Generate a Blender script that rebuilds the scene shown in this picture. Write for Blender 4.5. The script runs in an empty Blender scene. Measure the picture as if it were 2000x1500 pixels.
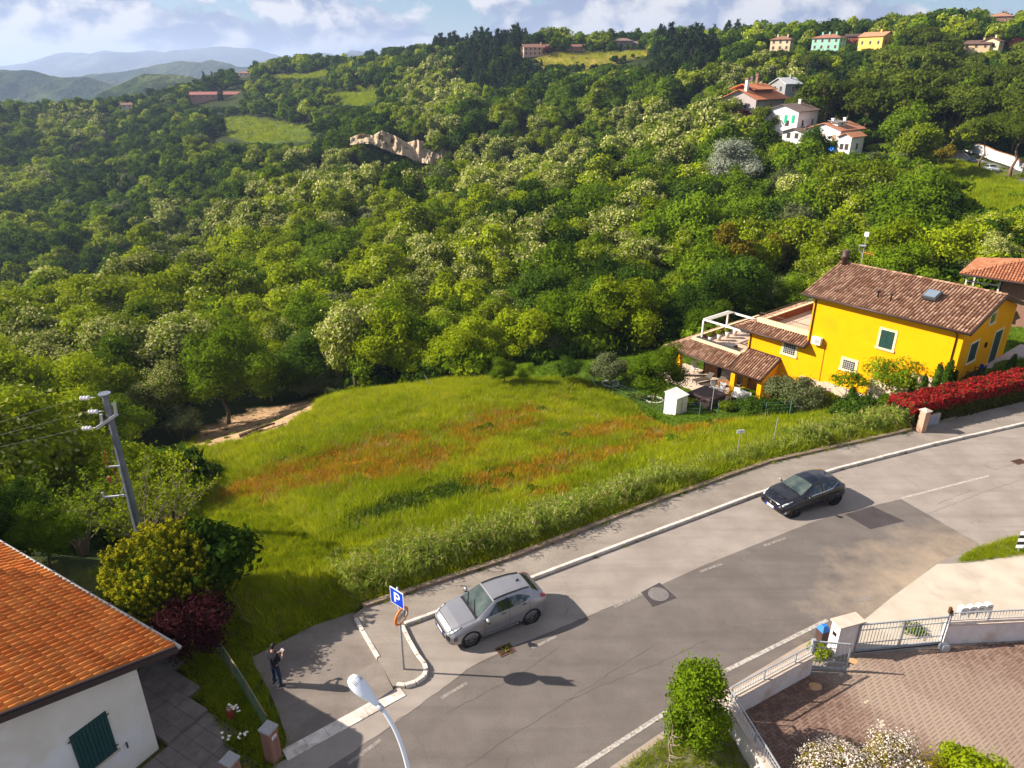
import bpy, math, random
import numpy as np
from mathutils import Matrix, Vector
random.seed(7); RNG = np.random.default_rng(7)
SC = bpy.context.scene; COL = SC.collection
R = math.radians
# ---------------------------------------------------------------- camera
H = 19.5; PITCH = R(23.7); FP = 1387.0
cd = bpy.data.cameras.new('camera'); cam = bpy.data.objects.new('camera', cd); COL.objects.link(cam)
cam.location = (0, 0, H); cam.rotation_euler = (math.pi/2 - PITCH, 0, 0)
cd.sensor_width = 36; cd.lens = FP/2000*36; cd.clip_start = .1; cd.clip_end = 60000
SC.camera = cam
# ---------------------------------------------------------------- world: nishita sky with procedural clouds
SUN_EL = R(32); SUN_DIR = Vector((-1, .07, 0)).normalized()*math.cos(SUN_EL) + Vector((0, 0, math.sin(SUN_EL)))
w = bpy.data.worlds.new('World'); SC.world = w; w.use_nodes = True
nt = w.node_tree; nt.nodes.clear(); N = nt.nodes; Lk = nt.links.new
out = N.new('ShaderNodeOutputWorld')
sky = N.new('ShaderNodeTexSky'); sky.sky_type = 'NISHITA'; sky.sun_disc = False
sky.sun_elevation = SUN_EL; sky.sun_rotation = R(274); sky.air_density = 1.0; sky.dust_density = .3; sky.ozone_density = 5.0
bg = N.new('ShaderNodeBackground'); bg.inputs[1].default_value = .05; Lk(sky.outputs[0], bg.inputs[0])
tc = N.new('ShaderNodeTexCoord'); sep = N.new('ShaderNodeSeparateXYZ'); Lk(tc.outputs['Generated'], sep.inputs[0])
# stretch vertical so clouds stack into flat banks near the horizon
def wmap(loc, sc):
    m_ = N.new('ShaderNodeMapping'); m_.inputs['Scale'].default_value = sc; m_.inputs['Location'].default_value = loc; Lk(tc.outputs['Generated'], m_.inputs[0]); return m_.outputs[0]
def wnoise(vec, sc, det=9, ro=.55, dist=.2):
    n_ = N.new('ShaderNodeTexNoise'); n_.inputs['Scale'].default_value = sc; n_.inputs['Detail'].default_value = det; n_.inputs['Roughness'].default_value = ro; n_.inputs['Distortion'].default_value = dist; Lk(vec, n_.inputs[0]); return n_.outputs[0]
def wmath(op, a_, b_, c_=None):
    m_ = N.new('ShaderNodeMath'); m_.operation = op
    for i_, q_ in enumerate((a_, b_, c_)):
        if q_ is None: continue
        if isinstance(q_, (int, float)): m_.inputs[i_].default_value = q_
        else: Lk(q_, m_.inputs[i_])
    return m_.outputs[0]
def wrange(src, a_, b_, c_=0, d_=1, smooth=False):
    m_ = N.new('ShaderNodeMapRange'); m_.interpolation_type = 'SMOOTHSTEP' if smooth else 'LINEAR'
    for i_, q_ in enumerate((a_, b_, c_, d_)): m_.inputs[i_+1].default_value = q_
    Lk(src, m_.inputs[0]); return m_.outputs[0]
CS = (1, 1, 1.5); CL = (.1, .35, .3)
n1 = wnoise(wmap(CL, CS), 8.5, 10, .55, .2); n2 = wnoise(wmap((CL[0]+.016, CL[1], CL[2]-.026), CS), 8.5, 10, .55, .2)
nb = wnoise(wmap((3.1, .2, 1), (1, 1, 1.6)), 2.6, 3, .5, 0)
cov = wrange(sep.outputs[2], .02, .095, .24, .06); cov2 = wmath('ADD', cov, wrange(nb, .3, .7, -.10, .10))
mk = wrange(wmath('ADD', n1, cov2), .505, .56, 0, 1, True)
# cumulus relief: bright where the bank thickens towards the sun, lavender grey beneath
dif = wmath('SUBTRACT', n2, n1); cr = wrange(dif, -.05, .06)
cc = N.new('ShaderNodeMix'); cc.data_type = 'RGBA'; Lk(cr, cc.inputs[0]); cc.inputs[6].default_value = (1.0, .97, .95, 1); cc.inputs[7].default_value = (.36, .42, .60, 1)
bg2 = N.new('ShaderNodeBackground'); bg2.inputs[1].default_value = .40; Lk(cc.outputs[2], bg2.inputs[0])
mx = N.new('ShaderNodeMixShader'); Lk(mk, mx.inputs[0]); Lk(bg.outputs[0], mx.inputs[1]); Lk(bg2.outputs[0], mx.inputs[2])
Lk(mx.outputs[0], out.inputs[0])
# ---------------------------------------------------------------- sun
sd = bpy.data.lights.new('sun', 'SUN'); sun = bpy.data.objects.new('sun', sd); COL.objects.link(sun)
sd.energy = 5.0; sd.angle = R(.55); sd.color = (1.0, .91, .78)
sun.rotation_euler = (-SUN_DIR).to_track_quat('-Z', 'Y').to_euler(); sun.location = SUN_DIR*300
SC.view_settings.view_transform = 'Standard'; SC.view_settings.look = 'None'; SC.view_settings.gamma = 1
SC.view_settings.use_curve_mapping = False; SC.view_settings.exposure = 1.22
SC.render.engine = 'CYCLES'; cy = SC.cycles
cy.max_bounces = 5; cy.diffuse_bounces = 2; cy.glossy_bounces = 2; cy.transmission_bounces = 3; cy.transparent_max_bounces = 6; cy.volume_bounces = 0
cy.caustics_reflective = False; cy.caustics_refractive = False
# ---------------------------------------------------------------- pixel <-> world (reference frame 2000x1500)
_c, _s = math.cos(PITCH), math.sin(PITCH)
def ray(u, v):
    x = (u-1000)/FP; d = (v-750)/FP
    return (x, _c-d*_s, -(_s+d*_c))
def at(u, v, z=0.0):
    r = ray(u, v); t = (z-H)/r[2]; return Vector((r[0]*t, r[1]*t, z))
def atY(u, v, Y):
    r = ray(u, v); t = Y/r[1]; return Vector((r[0]*t, Y, H+r[2]*t))
def proj(X, Y, Z):
    Z = Z-H; d = Y*_c-Z*_s
    return 1000+FP*X/d, 750+FP*(-Z*_c-Y*_s)/d
# ---------------------------------------------------------------- noise
_perm = RNG.random((256, 256))
def vnoise(x, y):
    x = np.asarray(x, float); y = np.asarray(y, float)
    xi = np.floor(x).astype(int); yi = np.floor(y).astype(int); fx = x-xi; fy = y-yi
    fx = fx*fx*(3-2*fx); fy = fy*fy*(3-2*fy)
    g = lambda a, b: _perm[a % 256, b % 256]
    return (g(xi, yi)*(1-fx)+g(xi+1, yi)*fx)*(1-fy)+(g(xi, yi+1)*(1-fx)+g(xi+1, yi+1)*fx)*fy
def fbm(x, y, o=4):
    s = 0; a = .5; t = 0
    for i in range(o):
        s = s+a*vnoise(x*2**i+17.3*i, y*2**i+9.1*i); t += a; a *= .5
    return s/t
# ---------------------------------------------------------------- materials
MATS = {}
def nd(nt, typ, **kw):
    n = nt.nodes.new(typ)
    for k, v in kw.items(): n.inputs[k].default_value = v
    return n
def mat(name, c, c2=None, scale=4, rough=.8, bump=0, bscale=60, metal=0, spec=.3, detail=6, lo=.35, hi=.65, emit=None, coord='Object', c3=None, s3=1.0, bdist=.02):
    if name in MATS: return MATS[name]
    if c is None: raise KeyError(name)
    m = bpy.data.materials.new(name); m.use_nodes = True; nt = m.node_tree; b = nt.nodes['Principled BSDF']
    b.inputs['Roughness'].default_value = rough; b.inputs['Metallic'].default_value = metal
    b.inputs['Specular IOR Level'].default_value = spec
    tcn = nt.nodes.new('ShaderNodeTexCoord')
    csrc = None
    if c2 is not None:
        n = nd(nt, 'ShaderNodeTexNoise', Scale=scale, Detail=detail, Roughness=.6); nt.links.new(tcn.outputs[coord], n.inputs[0])
        mr = nd(nt, 'ShaderNodeMapRange'); mr.inputs[1].default_value = lo; mr.inputs[2].default_value = hi; nt.links.new(n.outputs[0], mr.inputs[0])
        mi = nt.nodes.new('ShaderNodeMix'); mi.data_type = 'RGBA'; nt.links.new(mr.outputs[0], mi.inputs[0])
        mi.inputs[6].default_value = (*c, 1); mi.inputs[7].default_value = (*c2, 1); csrc = mi.outputs[2]
        if c3 is not None:
            n = nd(nt, 'ShaderNodeTexNoise', Scale=s3, Detail=8, Roughness=.65); nt.links.new(tcn.outputs[coord], n.inputs[0])
            mr = nd(nt, 'ShaderNodeMapRange'); mr.inputs[1].default_value = .52; mr.inputs[2].default_value = .72; nt.links.new(n.outputs[0], mr.inputs[0])
            mj = nt.nodes.new('ShaderNodeMix'); mj.data_type = 'RGBA'; nt.links.new(mr.outputs[0], mj.inputs[0])
            nt.links.new(csrc, mj.inputs[6]); mj.inputs[7].default_value = (*c3, 1); csrc = mj.outputs[2]
        nt.links.new(csrc, b.inputs['Base Color'])
    else: b.inputs['Base Color'].default_value = (*c, 1)
    if bump:
        n = nd(nt, 'ShaderNodeTexNoise', Scale=bscale, Detail=4); nt.links.new(tcn.outputs[coord], n.inputs[0])
        bp = nt.nodes.new('ShaderNodeBump'); bp.inputs['Strength'].default_value = bump; bp.inputs['Distance'].default_value = bdist
        nt.links.new(n.outputs[0], bp.inputs['Height']); nt.links.new(bp.outputs[0], b.inputs['Normal'])
    MATS[name] = m; return m
def leafmat(name, c, c2, rnd=.25, trans=.3, rough=.6):
    """foliage: per-leaf and per-plant variation between two colours"""
    if name in MATS: return MATS[name]
    m = bpy.data.materials.new(name); m.use_nodes = True; nt = m.node_tree; nt.nodes.clear(); L = nt.links.new
    o = nt.nodes.new('ShaderNodeOutputMaterial'); g = nt.nodes.new('ShaderNodeNewGeometry'); oi = nt.nodes.new('ShaderNodeObjectInfo')
    a = nt.nodes.new('ShaderNodeMath'); a.operation = 'MULTIPLY'; a.inputs[1].default_value = .55; L(g.outputs['Random Per Island'], a.inputs[0])
    b = nt.nodes.new('ShaderNodeMath'); b.operation = 'MULTIPLY_ADD'; b.inputs[1].default_value = .45; L(oi.outputs['Random'], b.inputs[0]); L(a.outputs[0], b.inputs[2])
    mi = nt.nodes.new('ShaderNodeMix'); mi.data_type = 'RGBA'; L(b.outputs[0], mi.inputs[0]); mi.inputs[6].default_value = (*c, 1); mi.inputs[7].default_value = (*c2, 1)
    hs = nt.nodes.new('ShaderNodeHueSaturation'); L(mi.outputs[2], hs.inputs['Color'])
    vv = nt.nodes.new('ShaderNodeMapRange'); L(oi.outputs['Random'], vv.inputs[0]); vv.inputs[3].default_value = 1-rnd; vv.inputs[4].default_value = 1+rnd; L(vv.outputs[0], hs.inputs['Value'])
    d = nt.nodes.new('ShaderNodeBsdfDiffuse'); L(hs.outputs[0], d.inputs[0])
    t = nt.nodes.new('ShaderNodeBsdfTranslucent'); hs2 = nt.nodes.new('ShaderNodeHueSaturation'); hs2.inputs['Value'].default_value = 1.15; hs2.inputs['Hue'].default_value = .485
    L(hs.outputs[0], hs2.inputs['Color']); L(hs2.outputs[0], t.inputs[0])
    x = nt.nodes.new('ShaderNodeMixShader'); x.inputs[0].default_value = trans; L(d.outputs[0], x.inputs[1]); L(t.outputs[0], x.inputs[2])
    L(x.outputs[0], o.inputs[0]); MATS[name] = m; return m
# ---------------------------------------------------------------- mesh builder
class MB:
    def __init__(s): s.v = []; s.f = []; s.mi = []; s.M = None
    def add(s, vs, fs, mi=0):
        n = len(s.v); s.v += [tuple(s.M @ Vector(p)) if s.M else tuple(p) for p in vs]
        s.f += [tuple(i+n for i in f) for f in fs]; s.mi += [mi]*len(fs); return s
    def box(s, c, d, rz=0, mi=0, taper=1.0):
        """box with base centre c (x,y,z bottom) and dimensions d; taper scales the top"""
        cx, cy, cz = c; a, b, h = d[0]/2, d[1]/2, d[2]; ca, sa = math.cos(rz), math.sin(rz); P = []
        for z, k in ((0, 1), (h, taper)):
            for x, y in ((-a, -b), (a, -b), (a, b), (-a, b)):
                x *= k; y *= k; P.append((cx+x*ca-y*sa, cy+x*sa+y*ca, cz+z))
        return s.add(P, [(3, 2, 1, 0), (4, 5, 6, 7), (0, 1, 5, 4), (1, 2, 6, 5), (2, 3, 7, 6), (3, 0, 4, 7)], mi)
    def bx(s, x0, x1, y0, y1, z0, z1, mi=0):
        return s.box(((x0+x1)/2, (y0+y1)/2, z0), (abs(x1-x0), abs(y1-y0), z1-z0), 0, mi)
    def bar(s, p, q, wd, ht=None, mi=0):
        p = Vector(p); q = Vector(q); ht = ht or wd; d = (q-p).normalized()
        up = Vector((0, 0, 1)) if abs(d.z) < .95 else Vector((0, 1, 0)); sx = d.cross(up).normalized()*wd/2; sy = sx.cross(d).normalized()*ht/2
        P = [a+b for a in (p, q) for b in (-sx-sy, sx-sy, sx+sy, -sx+sy)]
        return s.add(P, [(3, 2, 1, 0), (4, 5, 6, 7), (0, 1, 5, 4), (1, 2, 6, 5), (2, 3, 7, 6), (3, 0, 4, 7)], mi)
    def tube(s, pts, rad, n=8, mi=0, cap=True):
        pts = [Vector(p) for p in pts]; k = len(pts); rad = rad if hasattr(rad, '__len__') else [rad]*k; P = []; F = []
        prev = None
        for i, p in enumerate(pts):
            d = (pts[min(i+1, k-1)]-pts[max(i-1, 0)]).normalized()
            if prev is None: up = Vector((0, 0, 1)) if abs(d.z) < .9 else Vector((1, 0, 0)); sx = d.cross(up).normalized()
            else: sx = (prev-d*prev.dot(d)).normalized()
            prev = sx; sy = d.cross(sx)
            for j in range(n):
                a = 2*math.pi*j/n; P.append(p+(sx*math.cos(a)+sy*math.sin(a))*rad[i])
        for i in range(k-1):
            for j in range(n): F.append((i*n+j, i*n+(j+1) % n, (i+1)*n+(j+1) % n, (i+1)*n+j))
        if cap: F.append(tuple(range(n-1, -1, -1))); F.append(tuple((k-1)*n+j for j in range(n)))
        return s.add(P, F, mi)
    def lathe(s, c, prof, n=16, mi=0, ax='z'):
        P = []; F = []; k = len(prof)
        for r, z in prof:
            for j in range(n):
                a = 2*math.pi*j/n; q = (r*math.cos(a), r*math.sin(a), z)
                if ax == 'y': q = (q[0], q[2], q[1])
                if ax == 'x': q = (q[2], q[0], q[1])
                P.append((c[0]+q[0], c[1]+q[1], c[2]+q[2]))
        for i in range(k-1):
            for j in range(n): F.append((i*n+j, i*n+(j+1) % n, (i+1)*n+(j+1) % n, (i+1)*n+j))
        F.append(tuple(range(n-1, -1, -1))); F.append(tuple((k-1)*n+j for j in range(n)))
        return s.add(P, F, mi)
    def ell(s, c, r, n=12, m=8, mi=0, lump=0, sd=0):
        P = []; F = []; rr = random.Random(sd)
        for i in range(m+1):
            a = math.pi*i/m
            for j in range(n):
                b = 2*math.pi*j/n; k = 1+lump*(rr.random()-.5) if 0 < i < m else 1
                P.append((c[0]+r[0]*k*math.sin(a)*math.cos(b), c[1]+r[1]*k*math.sin(a)*math.sin(b), c[2]-r[2]*k*math.cos(a)))
        for i in range(m):
            for j in range(n): F.append((i*n+j, i*n+(j+1) % n, (i+1)*n+(j+1) % n, (i+1)*n+j))
        return s.add(P, F, mi)
    def prism(s, poly, z0, z1, mi=0):
        n = len(poly); A = sum(poly[i][0]*poly[(i+1) % n][1]-poly[(i+1) % n][0]*poly[i][1] for i in range(n))
        if A < 0: poly = poly[::-1]
        P = [(p[0], p[1], z0) for p in poly]+[(p[0], p[1], z1) for p in poly]
        return s.add(P, [tuple(range(n-1, -1, -1)), tuple(range(n, 2*n))]+[(i, (i+1) % n, n+(i+1) % n, n+i) for i in range(n)], mi)
    def quad(s, a, b, c, d, mi=0): return s.add([a, b, c, d], [(0, 1, 2, 3)], mi)
    def slab(s, a, b, c, d, th, mi=0):
        """thick quad: a,b,c,d corners (ccw from outside), thickness th opposite the normal"""
        a, b, c, d = map(Vector, (a, b, c, d)); n = (b-a).cross(d-a).normalized()*th; P = [a, b, c, d, a-n, b-n, c-n, d-n]
        return s.add(P, [(0, 1, 2, 3), (7, 6, 5, 4), (1, 0, 4, 5), (2, 1, 5, 6), (3, 2, 6, 7), (0, 3, 7, 4)], mi)
    def mesh(s, name, mats, smooth=False):
        me = bpy.data.meshes.new(name); me.from_pydata([tuple(p) for p in s.v], [], s.f)
        for m in (mats if isinstance(mats, (list, tuple)) else [mats]): me.materials.append(m)
        me.polygons.foreach_set('material_index', s.mi)
        if smooth: me.polygons.foreach_set('use_smooth', [True]*len(s.f))
        me.update(); return me
def link(name, me, parent=None, **kw):
    o = bpy.data.objects.new(name, me); COL.objects.link(o)
    if parent is not None: o.parent = parent
    for k, v in kw.items():
        if v is not None: o[k] = v
    return o
def part(name, mb, mats, parent, smooth=False, **kw): return link(name, mb.mesh(name, mats, smooth), parent, **kw)
def thing(name, label, cat, loc=(0, 0, 0), rz=0, group=None, sc=1):
    o = bpy.data.objects.new(name, None); COL.objects.link(o); o.location = loc; o.rotation_euler = (0, 0, rz); o.scale = (sc, sc, sc)
    o.empty_display_size = .1; o['label'] = label; o['category'] = cat
    if group: o['group'] = group
    return o
def solo(name, mb, mats, label, cat, loc=(0, 0, 0), rz=0, group=None, smooth=False):
    o = link(name, mb.mesh(name, mats, smooth)); o.location = loc; o.rotation_euler = (0, 0, rz); o['label'] = label; o['category'] = cat
    if group: o['group'] = group
    return o
def struct(name, mb, mats, smooth=False, parent=None):
    o = link(name, mb.mesh(name, mats, smooth), parent)
    if parent is None: o['kind'] = 'structure'
    return o
def copy_tree(o, parent=None):
    c = o.copy(); COL.objects.link(c)
    if parent is not None: c.parent = parent
    for ch in o.children: copy_tree(ch, c)
    return c
def qmesh(name, V, nper, mats, mi=None, smooth=False):
    """mesh of independent polygons: V is (k, nper, 3)"""
    V = np.asarray(V, dtype=np.float32); k = V.shape[0]; me = bpy.data.meshes.new(name)
    me.vertices.add(k*nper); me.vertices.foreach_set('co', V.reshape(-1)); me.loops.add(k*nper)
    me.loops.foreach_set('vertex_index', np.arange(k*nper, dtype=np.int32)); me.polygons.add(k)
    me.polygons.foreach_set('loop_start', np.arange(0, k*nper, nper, dtype=np.int32)); me.polygons.foreach_set('loop_total', np.full(k, nper, dtype=np.int32))
    for m in (mats if isinstance(mats, (list, tuple)) else [mats]): me.materials.append(m)
    if mi is not None: me.polygons.foreach_set('material_index', np.asarray(mi, dtype=np.int32))
    me.update(calc_edges=True); me.validate(); return me
# ---------------------------------------------------------------- terrain
def q_of(x, y):
    dy = y+25; r = np.sqrt(x*x+dy*dy); return np.arctan2(x, dy), np.log(r)
CP = []
def cp(u, v, Y, off=0): p = atY(u, v, Y); CP.append((p.x, p.y, p.z-off))
def cz(u, v, z): p = at(u, v, z); CP.append((p.x, p.y, z))
# field and gardens (ground seen directly)
for a in [(1000, 900, -3), (1000, 820, -4.8), (1000, 745, -6.3), (700, 900, -4), (850, 960, -2.6), (640, 780, -7.6), (350, 885, -7.5), (450, 1000, -4.6),
          (500, 1120, -2.2), (300, 1100, -3.2), (650, 1060, -1.6), (800, 1060, -.9), (1200, 900, -2.6), (1300, 780, -6.2), (1200, 760, -6.4), (1250, 715, -6.6),
          (1430, 775, -6.25), (1300, 730, -6.35), (1350, 800, -5.9), (1480, 792, -5.5), (1600, 800, -4.4), (1611, 768, -4.6), (1690, 792, -3.6), (1755, 778, -2.2), (1770, 808, -1.2),
          (1300, 838, -4.6), (1500, 835, -3.0), (1650, 835, -1.7), (1450, 880, -1.3), (1150, 1000, -.9), (1865, 742, -.4), (1960, 690, -.7), (2100, 640, -.6), (2200, 700, 0),
          (150, 1150, -2.5), (0, 1020, -5), (1400, 640, -7.2), (1500, 600, -7.5), (1600, 560, -5.5), (1100, 700, -7.4), (900, 740, -7.4), (780, 760, -7.6)]: cz(*a)
# woods: canopy seen, ground lies below it
for a in [(0, 900, 36, 7), (0, 800, 46, 8), (0, 700, 62, 8), (0, 600, 95, 8), (0, 575, 112, 8), (250, 700, 64, 8), (250, 600, 95, 8), (250, 515, 135, 8), (150, 545, 120, 8),
          (-200, 700, 62, 8), (-200, 590, 105, 8), (450, 700, 62, 8), (500, 610, 85, 8), (520, 500, 140, 8), (480, 430, 185, 7), (450, 380, 235, 7), (300, 450, 205, 7), (0, 520, 245, 6), (150, 485, 250, 6), (-200, 520, 245, 6),
          (800, 600, 88, 8), (800, 500, 118, 8), (800, 400, 172, 8), (880, 340, 230, 7), (650, 370, 240, 7), (1000, 620, 78, 8), (1000, 500, 105, 8), (1000, 400, 150, 8), (1150, 300, 215, 7),
          (1280, 500, 88, 8), (1300, 400, 130, 8), (1300, 310, 185, 7), (1360, 235, 235, 7), (1500, 500, 78, 9), (1500, 400, 105, 10), (1500, 330, 150, 8),
          # far side of the valley
          (0, 440, 300, 6), (-200, 440, 300, 6), (0, 350, 380, 6), (0, 280, 450, 6), (0, 215, 530, 6), (-250, 215, 530, 6), (200, 420, 300, 6), (200, 330, 390, 6), (200, 225, 530, 6), (350, 360, 320, 6), (350, 290, 400, 5),
          (430, 205, 580, 0), (500, 250, 450, 0), (600, 215, 500, 0), (470, 150, 680, 2), (560, 130, 700, 5), (700, 340, 290, 5), (780, 290, 310, 3), (760, 230, 350, 5), (690, 190, 500, 0), (700, 118, 600, 5), (850, 98, 520, 6), (850, 200, 390, 6),
          (950, 250, 300, 6), (1000, 180, 360, 7), (1040, 112, 450, 0), (1180, 115, 430, 0), (1160, 150, 380, 5), (1250, 100, 450, 0), (1150, 220, 300, 6), (1300, 160, 320, 6), (1400, 70, 430, 8), (1400, 180, 280, 6),
          (1520, 105, 350, 1), (1610, 100, 330, 1), (1700, 95, 320, 1), (1550, 140, 300, 5), (1700, 140, 280, 6), (1850, 40, 420, 8), (2000, 50, 400, 6), (2200, 60, 380, 6), (1900, 100, 300, 1), (1850, 160, 250, 7), (2000, 170, 230, 7), (2200, 170, 230, 7),
          (1490, 215, 225, 2), (1560, 268, 190, 1), (1660, 300, 180, 0), (1600, 400, 115, 9), (1700, 330, 150, 3), (1750, 300, 172, 1), (1830, 290, 182, 0), (1930, 325, 165, 0), (2000, 345, 155, 0), (2200, 400, 140, 0),
          (1900, 380, 125, 0), (1990, 400, 110, 0), (1880, 430, 100, 0), (1780, 420, 100, 9), (1750, 480, 80, 6), (1900, 480, 78, 4), (2000, 500, 72, 2), (2200, 520, 70, 1), (1650, 500, 76, 6)]: cp(*a)
# valley floor between, and the country behind the ridges
for x, y, z in [(-128, 172, -52), (-190, 190, -60), (-88, 190, -46), (-160, 205, -60), (-100, 230, -62), (-60, 270, -58), (-20, 262, -42), (20, 262, -26), (40, 270, -12), (80, 262, -2),
                (-700, 900, -90), (-400, 900, -90), (-150, 1000, -60), (50, 900, -20), (300, 800, 10), (600, 800, 30), (-1500, 2500, -120), (0, 2500, -120), (1500, 2500, -60), (-3000, 6000, -150), (0, 9000, -150), (4000, 6000, -150)]:
    CP.append((x, y, z))
CP = np.array(CP); QA, QB = q_of(CP[:, 0], CP[:, 1])
def _k(a, b): return np.sqrt((a[:, None]-QA[None])**2*1.3+(b[:, None]-QB[None])**2+.0009)
_n = len(CP); A = np.zeros((_n+3, _n+3)); A[:_n, :_n] = _k(QA, QB)+np.eye(_n)*-.004; Pm = np.stack([np.ones(_n), QA, QB], 1); A[:_n, _n:] = Pm; A[_n:, :_n] = Pm.T
WT = np.linalg.solve(A, np.concatenate([CP[:, 2], [0, 0, 0]]))
# edge line between the level street zone and the falling ground (left -> right)
EDGE = np.array([(-60, 40), (-30, 27.5), (-17, 24.6), (-11, 22.2), (-9.5, 19.9), (-8.6, 20.6), (-6.3, 22.2), (0, 25.5), (7.66, 30.2), (13.94, 33.75), (22.83, 37.2), (27, 39.2), (32.8, 42.6), (42, 45.5), (70, 50)])
def edge_d(x, y):
    x = np.asarray(x, float); y = np.asarray(y, float); best = np.full(x.shape, 1e9); sg = np.ones(x.shape)
    for (ax, ay), (bx, by) in zip(EDGE[:-1], EDGE[1:]):
        dx, dy = bx-ax, by-ay; t = np.clip(((x-ax)*dx+(y-ay)*dy)/(dx*dx+dy*dy), 0, 1)
        best = np.minimum(best, np.hypot(x-ax-t*dx, y-ay-t*dy))
    return best*np.where(y > np.interp(x, EDGE[:, 0], EDGE[:, 1]), 1, -1)
def T(x, y):
    x = np.atleast_1d(np.asarray(x, float)); y = np.atleast_1d(np.asarray(y, float)); sh = x.shape; x = x.ravel(); y = y.ravel()
    yy = np.maximum(y, -18); a, b = q_of(x, yy); o = np.empty(len(x))
    for i in range(0, len(x), 20000):
        sl = slice(i, i+20000); o[sl] = _k(a[sl], b[sl])@WT[:_n]+WT[_n]+WT[_n+1]*a[sl]+WT[_n+2]*b[sl]
    r = np.hypot(x, y)
    rough = np.clip((r-55)/60, 0, 1); o += rough*(fbm(x/9, y/9, 3)-.5)*3.0+np.clip((r-250)/300, 0, 1)*(fbm(x/60, y/60, 3)-.5)*6
    o += np.clip(1-rough, 0, 1)*(fbm(x/3.0, y/3.0, 3)-.5)*.5
    d = edge_d(x, y); wgt = np.clip(d/3.5, 0, 1); wgt = wgt*wgt*(3-2*wgt)
    o = np.minimum(o, 1.0) if False else o
    return (o*wgt+(-.06)*(1-wgt)).reshape(sh)
def Tz(x, y): return float(T(x, y)[0])
_ts = 14*np.exp(np.linspace(0, 4.3, 900))
def hit(u, v, t0=0):
    r = ray(u, v); ts = _ts; X = r[0]*ts; Y = r[1]*ts; Z = H+r[2]*ts; g = T(X, Y); k = np.where((Z < g) & (ts > t0))[0]
    if len(k) == 0: return None
    i = k[0]; i = max(i, 1); f = (Z[i-1]-g[i-1])/((Z[i-1]-g[i-1])-(Z[i]-g[i])+1e-9); t = ts[i-1]+f*(ts[i]-ts[i-1])
    return Vector((r[0]*t, r[1]*t, Tz(r[0]*t, r[1]*t)))
def inpoly(x, y, poly):
    x = np.asarray(x, float); y = np.asarray(y, float); c = np.zeros(x.shape, bool); n = len(poly)
    for i in range(n):
        x1, y1 = poly[i][:2]; x2, y2 = poly[(i+1) % n][:2]
        if y1 == y2: continue
        m = ((y1 > y) != (y2 > y)) & (x < (x2-x1)*(y-y1)/(y2-y1)+x1); c ^= m
    return c
def hitd(u, v):
    for k in range(0, 60, 2):
        p = hit(u, v+k)
        if p is not None and p.y < 900: return p
    return atY(u, v, 450)
def hpoly(px): return [tuple(hitd(u, v)[:2]) for u, v in px]
# openings in the woods, from where they show in the photograph
FIELD = [tuple(p) for p in EDGE[4:12]]+[at(1790, 800, -.8)[:2], at(1700, 790, -3)[:2], at(1300, 838, -4.8)[:2], at(1230, 790, -5.8)[:2], at(1150, 742, -6.3)[:2], at(950, 738, -6.6)[:2]]+[tuple(hit(u, v)[:2]) for u, v in ((650, 770), (395, 834), (330, 892), (370, 1000), (230, 1080))]
SOIL = [tuple(hit(u, v)[:2]) for u, v in ((335, 890), (395, 834), (520, 794), (650, 774), (612, 802), (560, 836), (460, 864))]
SOILBUF = [tuple(hit(u, v)[:2]) for u, v in ((170, 980), (240, 850), (400, 775), (530, 745), (680, 742), (660, 780), (460, 870), (350, 900))]
GARDEN = [at(1700, 790, -3)[:2], at(1300, 838, -4.8)[:2], at(1230, 790, -5.8)[:2], at(1090, 745, -6.3)[:2], at(930, 735, -6.6)[:2], at(960, 710, -7)[:2], at(1150, 690, -7.2)[:2], at(1300, 670, -7.2)[:2], (20, 66), (24, 74), (36, 70), (45, 62), (55, 55), (45, 45), (33, 42.6), (27, 39.4)]
MEADOWS = {
 'left_field': ([(410, 235), (440, 228), (520, 232), (610, 252), (600, 275), (500, 285), (430, 262)], (.07, .10, .016)),
 'bright_field': ([(618, 180), (650, 176), (735, 178), (735, 196), (700, 212), (655, 205)], (.065, .125, .012)),
 'tan_field': ([(200, 283), (330, 266), (335, 282), (260, 296), (215, 296)], (.17, .15, .05)),
 'hill_field': ([(1050, 112), (1110, 106), (1262, 101), (1268, 112), (1215, 118), (1140, 135), (1105, 140), (1060, 128)], (.34, .26, .06)),
 'right_meadow': ([(1805, 318), (1850, 312), (1900, 322), (2010, 348), (2150, 380), (2150, 440), (2010, 440), (1850, 430), (1830, 370)], (.085, .145, .014)),
 'strip_field': ([(530, 152), (600, 147), (640, 138), (700, 130), (700, 135), (600, 156)], (.17, .19, .04)),
 'terrace_field': ([(680, 170), (740, 160), (760, 170), (700, 178)], (.16, .15, .05)),
 'upper_lawn': ([(490, 205), (560, 210), (600, 216), (520, 220)], (.2, .2, .04)),
}
MP = {k: (hpoly(v[0]), v[1]) for k, v in MEADOWS.items()}
RUST = [(680, 900, 150, 30), (540, 950, 130, 22), (800, 905, 110, 26), (960, 835, 90, 24), (1010, 930, 120, 22), (1180, 890, 60, 14), (1190, 840, 110, 14), (1340, 838, 100, 16), (1080, 965, 60, 8), (760, 880, 60, 16)]
def field_kind(x, y):
    """returns rust amount, dark (bramble) amount at field points"""
    z = T(x, y); u, v = proj(x, y, z); ru = np.zeros(np.shape(x)); n = fbm(x/1.3, y/1.3, 4)
    for a, b, c, d in RUST: ru = np.maximum(ru, np.exp(-(((u-a)/c/1.2)**2+((v-b+(u-a)*.22)/d/1.25)**2)))
    dk = np.exp(-(((u-800)/140)**2+((v-990+(u-800)*.3)/30)**2)); ru = np.clip((ru*1.5+(n-.5)*1.3-.20)*1.12, 0, .9); dk = np.clip((dk+(n-.5)*1.2-.35)*3, 0, 1)
    return ru, dk
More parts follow.
